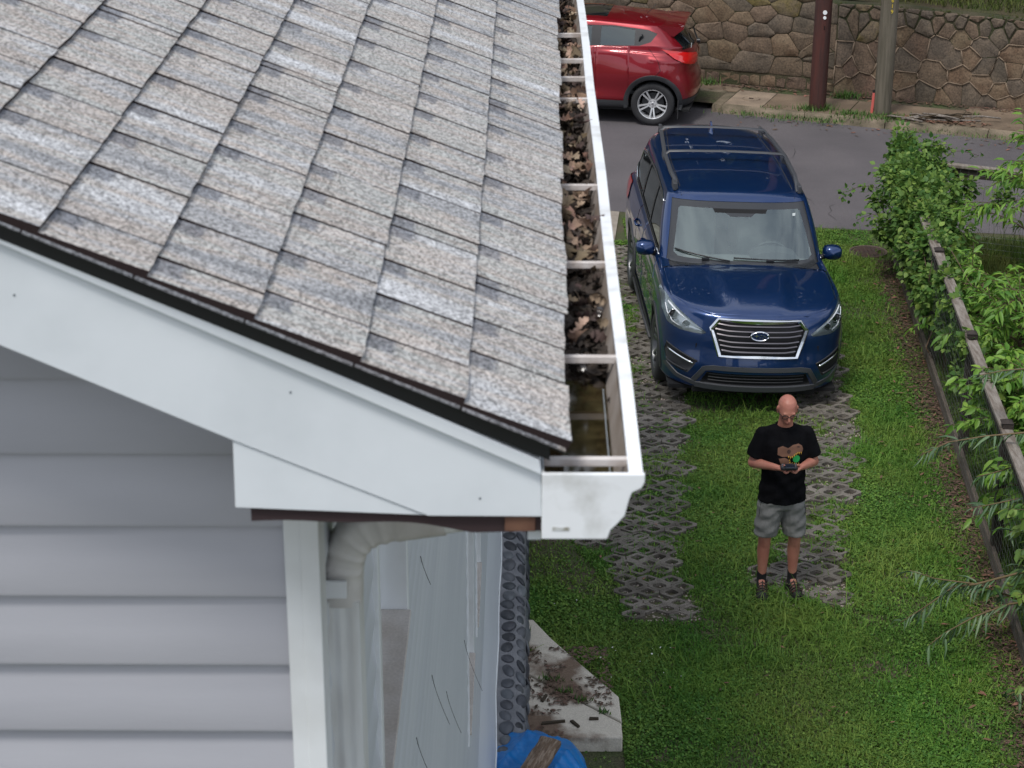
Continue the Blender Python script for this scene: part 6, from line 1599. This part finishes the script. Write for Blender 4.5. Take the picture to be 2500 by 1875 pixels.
# ------------------------------------------------------------------ fence
WOODG = M('weathered_rail', (.24, .215, .19), .85, col2=(.13, .105, .085), scale=5, stretch=(6, 1, 6), detail=8, grain=.2, gscale=150, bump=.4, bscale=25)
WOODB = M('fence_board_brown', (.085, .065, .052), .85, col2=(.14, .115, .095), scale=5, stretch=(5, 1, 5), grain=.2, bump=.3, bscale=30)
WOODD = M('dark_stained_post', (.020, .014, .012), .8, col2=(.035,.026,.022), scale=8, bump=.3)
WIRE = M('galvanised_wire', (.20, .21, .21), .45, .7)
def make_fence(name, p0, p1, posts, label, zt=1.25, side=1, railw=.10):
    p0, p1 = Vector((*p0, 0)), Vector((*p1, 0)); d = (p1-p0); ln = d.length; d.normalize(); ang = math.atan2(d.y, d.x)
    f = empty(name, tuple(p0), ang, label, 'fence')
    pos = [0] + posts
    for i, a in enumerate(posts[:-1] if posts else []):
        b = posts[i+1]; j = random.uniform(-.012, .012); z0 = zt + j
        MB().add([(a+.004, -railw/2 + .006*math.sin(i), z0-.018), (b-.004, -railw/2, z0-.022+j), (b-.004, railw/2, z0-.02+j), (a+.004, railw/2, z0-.02),
                  (a+.004, -railw/2 + .006*math.sin(i), z0+.018), (b-.004, -railw/2, z0+.016+j), (b-.004, railw/2, z0+.018+j), (a+.004, railw/2, z0+.018)], [(0,3,2,1),(4,5,6,7),(0,1,5,4),(1,2,6,5),(2,3,7,6),(3,0,4,7)]).build('top_rail', WOODG, f, bevel=.005)
        MB().box((a+.004, -.018, z0-.14), (b-.004, .018, z0-.0205)).build('side_rail', WOODD, f, bevel=.003)
        MB().box((a+.004, side*.022-.019, .03), (b-.004, side*.022+.019, .17)).build('bottom_board', WOODB, f, bevel=.005)
    for a in posts:
        MB().box((a-.045, -.045+side*-.01, -.1), (a+.045, .045+side*-.01, zt+.06)).build('post', WOODD, f, bevel=.004)
        MB().add([(a-.05, -.05, zt+.062), (a+.05, -.05, zt+.062), (a+.05, .05, zt+.062), (a-.05, .05, zt+.062), (a, 0, zt+.09)], [(3,2,1,0),(0,1,4),(1,2,4),(2,3,4),(3,0,4)]).build('post_cap', WOODD, f)
    w_ = MB(); y = side*.046 + side*0
    z = .10
    while z < zt - .03: w_.tube([(posts[0], y, z), ((posts[0]+posts[-1])/2, y + .004, z), (posts[-1], y, z)], .0016, 3, caps=False); z += .075 if z < .5 else .10
    x = posts[0]
    while x < posts[-1]: w_.tube([(x, y, .08), (x, y, zt-.03)], .0013, 3, caps=False); x += .10
    w_.build('wire_mesh', WIRE, f, kind='stuff')
    return f
fdir = (fence_x(23.95) - fence_x(12.0), 11.95); fl = math.hypot(*fdir)
make_fence('garden_fence', (fence_x(12.0), 12.0), (fence_x(23.95), 23.95), [.0, 1.55, 3.72, 5.85, 8.35, 10.2, fl], 'wooden rail and wire fence running along the right edge of the lawn', side=1)
make_fence('garden_fence', (4.87, 23.99), (8.2, 22.6), [.0, 1.9, 3.6], 'shorter wire fence turning away along the road behind the vine', side=-1)
MB().box((4.95, 22.2, .02), (8.2, 22.24, .12)).build('garden_edging', WOODB, None, bevel=.005)
tag(bpy.data.objects['garden_edging'], 'low brown timber edging board in the garden behind the fence', 'edging')
# ------------------------------------------------------------------ poles, marker, sticks
def pole(name, a, b, r0, r1, mat, label, lean=0, cat='utility pole'):
    e = empty(name, SP(a, b, .10), 0, label, cat)
    V = []; n = 28; m = 40; H = 9
    for i in range(m + 1):
        z = -.1 + H*i/m; rr = r0 + (r1-r0)*i/m
        for k in range(n): t = 2*math.pi*k/n; q = rr*(1 + .012*math.sin(5*t + z*.4) + .008*math.sin(11*t + 1)); V.append((q*math.cos(t) + lean*z, q*math.sin(t), z))
    MB().add(V, [(i*n+k, i*n+(k+1) % n, (i+1)*n+(k+1) % n, (i+1)*n+k) for i in range(m) for k in range(n)] + [tuple(range(m*n, m*n+n))]).build('shaft', mat, e, smooth=True, angle=60)
    return e
p1_ = pole('utility_pole', .02, .36, .130, .125, M('red_brown_pole', (.075, .020, .014), .75, col2=(.040, .015, .012), scale=3, stretch=(5, 5, .5), detail=8, bump=.4, bscale=12), 'dark red brown wooden utility pole with a white tag', .008)
p2_ = pole('utility_pole', 1.01, .48, .135, .128, M('grey_pole', (.150, .130, .098), .9, col2=(.085, .075, .052), scale=3, stretch=(7, 7, .35), detail=9, bump=.8, bscale=14), 'weathered grey green wooden utility pole with yellow numbers', .004)
WT = M('white_tag', (.8, .82, .82), .5); YT = M('yellow_tag', (.65, .48, .04), .5)
mb = MB()
for z, r_ in ((1.60, .040), (1.52, .030)): mb.lathe([(0, .001), (0, r_*.8), (.01, r_*.85)], 12, 'y', (0, 0, z))
tg = mb.build('white_tag', WT, p1_); tg.location = (.018, -.1395, -.05)
MB().tube([(0, 0, 1.34), (.006, 0, 1.37), (.0, 0, 1.40)], .006, 5).build('tag_nail', GAP, tg)
def text_mesh(txt, size, name, mat, parent, loc, rot):
    cu = bpy.data.curves.new('t', 'FONT'); cu.body = txt; cu.size = size; cu.extrude = .002; cu.align_x = 'CENTER'; cu.resolution_u = 2
    tmp = bpy.data.objects.new('t', cu); COL.objects.link(tmp); dg = bpy.context.evaluated_depsgraph_get(); dg.update()
    me = bpy.data.meshes.new_from_object(tmp.evaluated_get(dg)); bpy.data.objects.remove(tmp)
    me.materials.clear(); o = link(name, me, mat, parent, loc); o.rotation_euler = rot; return o
for k, ch in enumerate('8342619'): text_mesh(ch, .085, 'number', YT, p2_, (.018, -.1445, 2.10 - .085*k), (R(90), R(0), 0))
st = empty('marker_stake', SP(.86, .42, .12), 0, 'pink marker stake with a black tip leaning by the grey pole', 'stake'); st.rotation_euler = (0, R(3), 0)
MB().prism([(-.020, -.006), (.020, -.006), (.022, .012), (-.018, .012)], 2, 0, .32).build('stake', M('pink_paint', (.62, .13, .11), .6), st, bevel=.003)
MB().prism([(-.021, -.007), (.021, -.007), (.023, .013), (-.019, .013)], 2, .32, .365).build('tip', BLACK, st, bevel=.003)
stk = empty('stick_pile', SP(1.9, .30, .13), 0, 'heap of dead sticks and bark on the kerb beside the grey pole', 'sticks'); rs_ = random.Random(2)
for k in range(22):
    x, y = rs_.gauss(0, .28), rs_.gauss(0, .06); a = rs_.gauss(-.38, .5); l_ = rs_.uniform(.10, .32); z = rs_.uniform(.01, .08)
    MB().tube([(x - l_*math.cos(a), y - l_*math.sin(a), z), (x, y, z + rs_.uniform(.0, .03)), (x + l_*math.cos(a), y + l_*math.sin(a), z + rs_.uniform(-.01, .02))], rs_.uniform(.008, .018), 5).build('stick', rs_.choice([LIT2, LIT, MATS['weathered_rail']]), stk, smooth=True)
# ------------------------------------------------------------------ foliage
def leaf_cloud(name, pts, dirs, size, shape, mat, parent, seed, droop=.5, kind='stuff'):
    """one folded leaf per point; dirs: preferred leaf directions"""
    r = np.random.default_rng(seed); pts = np.asarray(pts); n = len(pts)
    L_, W_ = shape; s = (.35 + 1.0*r.random(n)**.8)*size*1.08
    base = np.array([(0,0,0),(.25,.42,.06),(.6,.46,.02),(1,0,-.12),(.6,-.46,.02),(.25,-.42,.06),(.5,0,-.05)]) if W_ > .4 else np.array([(0,0,0),(.25,.9,.05),(.6,.8,.0),(1,0,-.25),(.6,-.8,.0),(.25,-.9,.05),(.5,0,-.03)])*[1, .5, 1]
    F0 = np.array([(0,6,1),(1,6,2),(2,6,3),(3,6,4),(4,6,5),(5,6,0)])
    d = np.asarray(dirs) + r.normal(0, .35, (n, 3)); d[:, 2] -= droop*r.random(n); d /= np.linalg.norm(d, axis=1)[:, None]
    up = r.normal(0, .45, (n, 3)) + [0, 0, 1]; sd_ = np.cross(up, d); sd_ /= np.maximum(np.linalg.norm(sd_, axis=1), .01)[:, None]; nn_ = np.cross(d, sd_)
    B0 = base * [L_, W_, L_]
    V = pts[:, None, :] + s[:, None, None]*(B0[None, :, 0:1]*d[:, None, :] + B0[None, :, 1:2]*sd_[:, None, :] + B0[None, :, 2:3]*nn_[:, None, :])
    F = (F0[None] + 7*np.arange(n)[:, None, None]).reshape(-1, 3)
    return link(name, npmesh(V.reshape(-1, 3), F, True, attr=np.repeat(r.random(n), 7)), mat, parent, kind=kind)
VINE = M('vine_leaf', (.085, .185, .035), .55, col2=(.15, .25, .055), scale=4, attr=.45, trans=.35, spec=.35)
PEACH = M('peach_leaf', (.115, .26, .030), .45, col2=(.18, .33, .055), scale=4, attr=.35, trans=.35, spec=.4)
WILLOW = M('willow_leaf', (.10, .19, .085), .45, col2=(.14, .22, .12), scale=5, attr=.3, trans=.3, spec=.5)
STEMM = M('vine_stem', (.07, .045, .028), .85, col2=(.12,.08,.05), scale=12)
vine = empty('climbing_vine', (4.75, 22.6, 0), 0, 'bushy green climbing vine covering the corner of the rail fence', 'vine')
V0 = Vector((4.75, 22.6, 0)); rv = random.Random(9)
clumps = []
for y, z, r_, n in ((23.9, 1.35, .30, 800), (23.7, 1.15, .36, 1000), (23.2, 1.22, .34, 1000), (22.7, 1.15, .36, 1000), (22.1, 1.08, .34, 900), (21.5, 1.0, .32, 800), (20.9, 1.0, .28, 600), (20.3, .9, .24, 350), (22.4, 1.30, .28, 500), (21.7, 1.26, .24, 340), (20.9, 1.22, .18, 200), (23.2, .65, .32, 700), (22.4, .6, .32, 700), (21.5, .6, .28, 500), (20.7, .6, .24, 380), (19.6, 1.22, .15, 160), (18.9, 1.20, .12, 110), (17.9, 1.18, .12, 110), (16.8, 1.2, .12, 110), (19.9, .62, .2, 220), (19.2, .7, .16, 140), (18.4, .6, .16, 120)):
    clumps.append((fence_x(y) + rv.uniform(-.02, .10), y, z, r_, n))
clumps += [(5.1, 23.8, 1.15, .24, 400), (5.45, 23.65, 1.0, .20, 220), (5.15, 23.3, .95, .30, 500), (5.05, 22.4, .85, .30, 450), (5.0, 21.6, .7, .24, 260), (5.9, 23.5, .9, .16, 110), (5.1, 23.95, 1.42, .14, 90), (4.4, 23.4, .9, .16, 110), (4.35, 23.0, .7, .14, 90), (4.0, 23.5, .95, .10, 14)]
P = []; D_ = []
for cx, cy, cz, r_, n in clumps:
    n = int(n*1.6); q = RNG.normal(0, 1, (n, 3)); q /= np.linalg.norm(q, axis=1)[:, None]; rad = r_*(RNG.random(n)**.55)*(1 + .5*(RNG.random(n) < .06))*(1 + .3*np.sin(q[:, 0]*5 + cy*3))
    p = np.array([cx, cy, cz]) + q*rad[:, None]*[.85, 1.15, .9]; P.append(p); D_.append(q*.8)
P = np.concatenate(P); D_ = np.concatenate(D_); P[:, 2] = np.maximum(P[:, 2], .08)
leaf_cloud('foliage', P - np.array(V0), D_, .058, (1, .8), VINE, vine, 1)
mb = MB()
for k in range(34):
    y = rv.uniform(20, 23.9); x = fence_x(y) + rv.uniform(-.05, .12); pts = []
    z = 0
    for q in range(7): pts.append((x - V0.x + rv.uniform(-.04, .04)*q, y - V0.y + rv.uniform(-.08, .08)*q, z)); z += rv.uniform(.14, .24)
    mb.tube(pts, rv.uniform(.004, .009), 5)
for (x, y, z, dx, dy) in ((4.9, 23.95, 1.35, .5, .25), (4.7, 24.0, 1.4, .25, .4), (4.45, 23.5, 1.0, -.4, .1), (4.5, 22.9, .85, -.45, .0), (5.0, 24.0, 1.3, .7, .1)):
    pts = [(x - V0.x + dx*t, y - V0.y + dy*t, z + .22*t - .25*t*t) for t in np.linspace(0, 1, 7)]; mb.tube(pts, .003, 4)
    pl = [Vector(p) + V0 for p in pts]; n = 40
    pa = np.array([pl[min(6, int(i*7/n))] + Vector((rv.gauss(0, .03), rv.gauss(0, .03), rv.gauss(0, .03))) for i in range(n)])
    leaf_cloud('foliage_sprig', pa - np.array(V0), RNG.normal(0, 1, (n, 3)), .055, (1, .75), VINE, vine, 5)
mb.build('stem', STEMM, vine, smooth=True, kind='stuff')
def branch_leaves(twigs, spacing, size, shape, mat, parent, origin, seed, name='foliage', droop=.6, spread=1.0):
    r = random.Random(seed); P = []; D_ = []
    for tw in twigs:
        tw = [Vector(p) for p in tw]
        for a, b in zip(tw[:-1], tw[1:]):
            l_ = (b-a).length; n = max(1, int(l_/spacing)); t = (b-a).normalized(); sdv = t.cross(Vector((0,0,1))).normalized()
            for k in range(n):
                p = a + (b-a)*((k + r.random()*.5)/n); sg = 1 if k % 2 else -1
                P.append(p); D_.append(t*.75 + sdv*sg*.8*spread + Vector((0, 0, r.uniform(-.3, .15))))
    return leaf_cloud(name, np.array([tuple(p) for p in P]) - np.array(origin), np.array([tuple(d) for d in D_]), size, shape, mat, parent, seed, droop)
def young_tree(name, base, H, spread, nb, label, cat, mat, size, shape, spacing, seed, droop=.6, zmin=.35, twl=.5, biasx=0):
    r = random.Random(seed); e = empty(name, base, 0, label, cat); o = Vector(base); tw = []; mb = MB()
    tr = [Vector((0, 0, 0)), Vector((.03, .02, H*.35)), Vector((-.02, .03, H*.7)), Vector((.02, 0, H))]
    MB().tube(tr, 1, 8, rs=[.032, .026, .018, .008]).build('trunk', STEMM, e, smooth=True)
    for k in range(nb):
        z = H*(zmin + (1-zmin)*(k/nb)); a = k*2.4 + r.uniform(-.3, .3); l_ = spread*(1.15 - .6*(k/nb))*r.uniform(.7, 1.1)
        d = Vector((math.cos(a) + biasx, math.sin(a), 0)).normalized(); pts = [Vector((0, 0, z)) + d*l_*t + Vector((0, 0, l_*(.75*t - .55*t*t))) for t in np.linspace(0, 1, 6)]
        mb.tube(pts, 1, 5, rs=[.010, .009, .007, .006, .004, .002]); tw.append([p + o for p in pts[1:]])
        for q in range(5):
            p0 = pts[r.randrange(1, 5)]; d2 = (d + Vector((r.uniform(-1, 1), r.uniform(-1, 1), r.uniform(0, .8)))).normalized(); l2 = twl*r.uniform(.5, 1)
            p2 = [p0 + d2*l2*t + Vector((0, 0, -.25*l2*t*t)) for t in np.linspace(0, 1, 4)]; mb.tube(p2, 1, 4, rs=[.005, .004, .003, .0015]); tw.append([p + o for p in p2])
    mb.build('limbs', STEMM, e, smooth=True)
    branch_leaves(tw, spacing, size, shape, mat, e, base, seed, 'crown', droop)
    return e
young_tree('peach_tree', (6.05, 22.4, 0), 1.9, .75, 16, 'young peach tree with long bright leaves at the right edge behind the vine', 'tree', PEACH, .125, (1, .26), .028, 3, .9)
young_tree('peach_tree', (5.05, 18.9, 0), 1.35, .70, 24, 'low bright green peach sapling just behind the dark fence post', 'tree', PEACH, .115, (1, .26), .026, 4, .7)
young_tree('shrub', (4.72, 16.9, 0), 1.25, .62, 26, 'dense glossy green shrub pushing through the fence wire', 'shrub', PEACH, .10, (1, .42), .020, 6, .5)
young_tree('shrub', (4.45, 14.0, 0), 1.15, .55, 24, 'leafy shrub low at the right edge beside the nearest fence rail', 'shrub', VINE, .085, (1, .6), .020, 7, .5)
young_tree('shrub', (4.55, 15.5, 0), 1.05, .50, 22, 'bright leafed shrub behind the fence wire below the willow sprays', 'shrub', PEACH, .105, (1, .36), .020, 9, .6)
young_tree('shrub', (4.95, 20.3, 0), .95, .55, 20, 'small leafy shrub behind the fence just below the vine', 'shrub', PEACH, .10, (1, .34), .020, 10, .6)
young_tree('shrub', (4.25, 12.6, 0), .8, .45, 20, 'lowest shrub at the bottom right corner of the lawn', 'shrub', VINE, .085, (1, .5), .020, 11, .5)
# willow: trunk outside the picture, long branches reaching in over the fence
wil = empty('willow_tree', (6.4, 13.6, 0), 0, 'willow reaching narrow grey green leaves over the fence from the right', 'tree'); WO = Vector((6.4, 13.6, 0))
MB().tube([(0, 0, 0), (.05, .05, 1.2), (-.1, .1, 2.4), (-.05, .0, 3.6)], 1, 12, rs=[.09, .08, .06, .03]).build('trunk', STEMM, wil, smooth=True)
def wp(px, py, y):
    u = (px - 1106) / 4400; v = (py - 829.5) / 4400; c_, s_ = math.cos(R(22)), math.sin(R(22)); t = y / (c_ - v*s_); return Vector((u*t, y, 8 - (s_ + v*c_)*t))
tw = []; mb = MB(); rw_ = random.Random(5)
specs = [ # (pixel points of a branch, depth)
 (((2300, 905), (2212, 935), (2130, 942), (2050, 955), (1985, 985)), 15.3), (((2320, 1060), (2212, 1075), (2150, 1088), (2100, 1098)), 15.0), (((2300, 985), (2212, 1000), (2160, 1018), (2110, 1030)), 15.2),
 (((2330, 1330), (2212, 1300), (2110, 1262), (2020, 1250), (1965, 1232)), 14.2), (((2110, 1262), (2060, 1268), (2000, 1310), (1945, 1345)), 14.2), (((2300, 1290), (2180, 1305), (2110, 1330), (2040, 1368), (2005, 1395)), 14.0),
 (((2330, 820), (2240, 795), (2170, 800), (2110, 812)), 15.8), (((2320, 1560), (2240, 1560), (2190, 1585), (2160, 1620)), 13.0), (((2320, 1470), (2230, 1480), (2180, 1500)), 13.3), (((2320, 1640), (2240, 1640), (2200, 1655)), 12.6), (((2330, 1230), (2260, 1215), (2190, 1225)), 14.6), (((2320, 1130), (2240, 1140), (2180, 1150)), 14.7)]
for pxs, dep in specs:
    pts = [wp(a, b, dep + rw_.uniform(-.06, .06)) for a, b in pxs]
    root = WO + Vector((rw_.uniform(-.1, .1), rw_.uniform(-.1, .1), min(3.4, pts[0].z + .7)))
    full = [root, (root + pts[0]*2)/3 + Vector((0, 0, .15))] + pts
    fine = []
    for a, b in zip(full[:-1], full[1:]): fine += [a + (b-a)*t for t in (0, .5)]
    fine.append(full[-1]); n = len(fine)
    mb.tube([p - WO for p in fine], 1, 5, rs=[.012*(1 - i/n) + .002 for i in range(n)]); tw.append(full[1:])
mb.build('limbs', M('willow_bark', (.14,.10,.05), .8), wil, smooth=True)
branch_leaves(tw, .022, .15, (1, .13), WILLOW, wil, tuple(WO), 2, 'crown', 1.0, 1.0)
# trees on the bank beyond the wall (they stand over the street and show in the paint and glass)
TL = M('street_tree_leaf', (.035, .065, .015), .6, col2=(.05, .085, .02), scale=.6, attr=.4, trans=.3)
TB = M('street_tree_bark', (.06, .045, .035), .9)
rt = random.Random(44)
labs = ['broad shade tree on the bank beyond the stone wall, farthest left', 'tall forked tree on the bank behind the red car', 'wide leafy tree on the bank behind the two poles', 'round crowned tree on the bank right of the poles', 'slender tall tree on the bank at the far right', 'large old tree high on the slope behind the others']
for i, (a, b, H) in enumerate(((-13, 8, 19), (-5.5, 9, 21), (2.0, 11, 23), (8.5, 9, 20), (15, 11, 21), (-2, 17, 26))):
    x, y, z0 = SP(a, b); z0 = 1.55 + .33*(b - 1.8) - .3
    e = empty('shade_tree', (x, y, z0), 0, labs[i], 'tree'); mb = MB()
    mb.tube([(0, 0, 0), (.1, 0, H*.25), (-.1, .1, H*.5), (.05, 0, H*.85)], 1, 10, rs=[.28, .22, .16, .05]); mb.build('trunk', TB, e, smooth=True)
    lb = MB(); P = []; D_ = []
    for k in range(48):
        an = k*2.4; zz = H*(.16 + .80*k/48); l_ = H*.27*math.sin(math.pi*(.22 + .70*k/48))*rt.uniform(.7, 1.1)
        tip = Vector((math.cos(an)*l_, math.sin(an)*l_, zz + l_*.25)); lb.tube([(0, 0, zz - l_*.25), tip*.5 + Vector((0, 0, zz*.5)), tip], 1, 5, rs=[.07, .04, .012])
        n = 150; q = RNG.normal(0, 1, (n, 3)); P.append(np.array(tip)*[.8,.8,1] + q*[.95, .95, .6]); D_.append(q)
    lb.build('limbs', TB, e, smooth=True)
    leaf_cloud('crown', np.concatenate(P), np.concatenate(D_), .46, (1, .7), TL, e, i)

# unseen wood up the slope: leaf mass added to darken the car roof reflection
n = 26000; a = RNG.uniform(-42, 50, n); b = RNG.uniform(21, 30, n); hgt = 11 + 5*fbm(a + 60, b, 7, 51); z = 8.2 + hgt*RNG.random(n)**.8
p = np.array([SP(u_, v_) for u_, v_ in zip(a, b)]); p[:, 2] = z
wood = leaf_cloud('added_woodland', p, RNG.normal(0, 1, (n, 3)), 1.0, (1, .75), TL, None, 77)
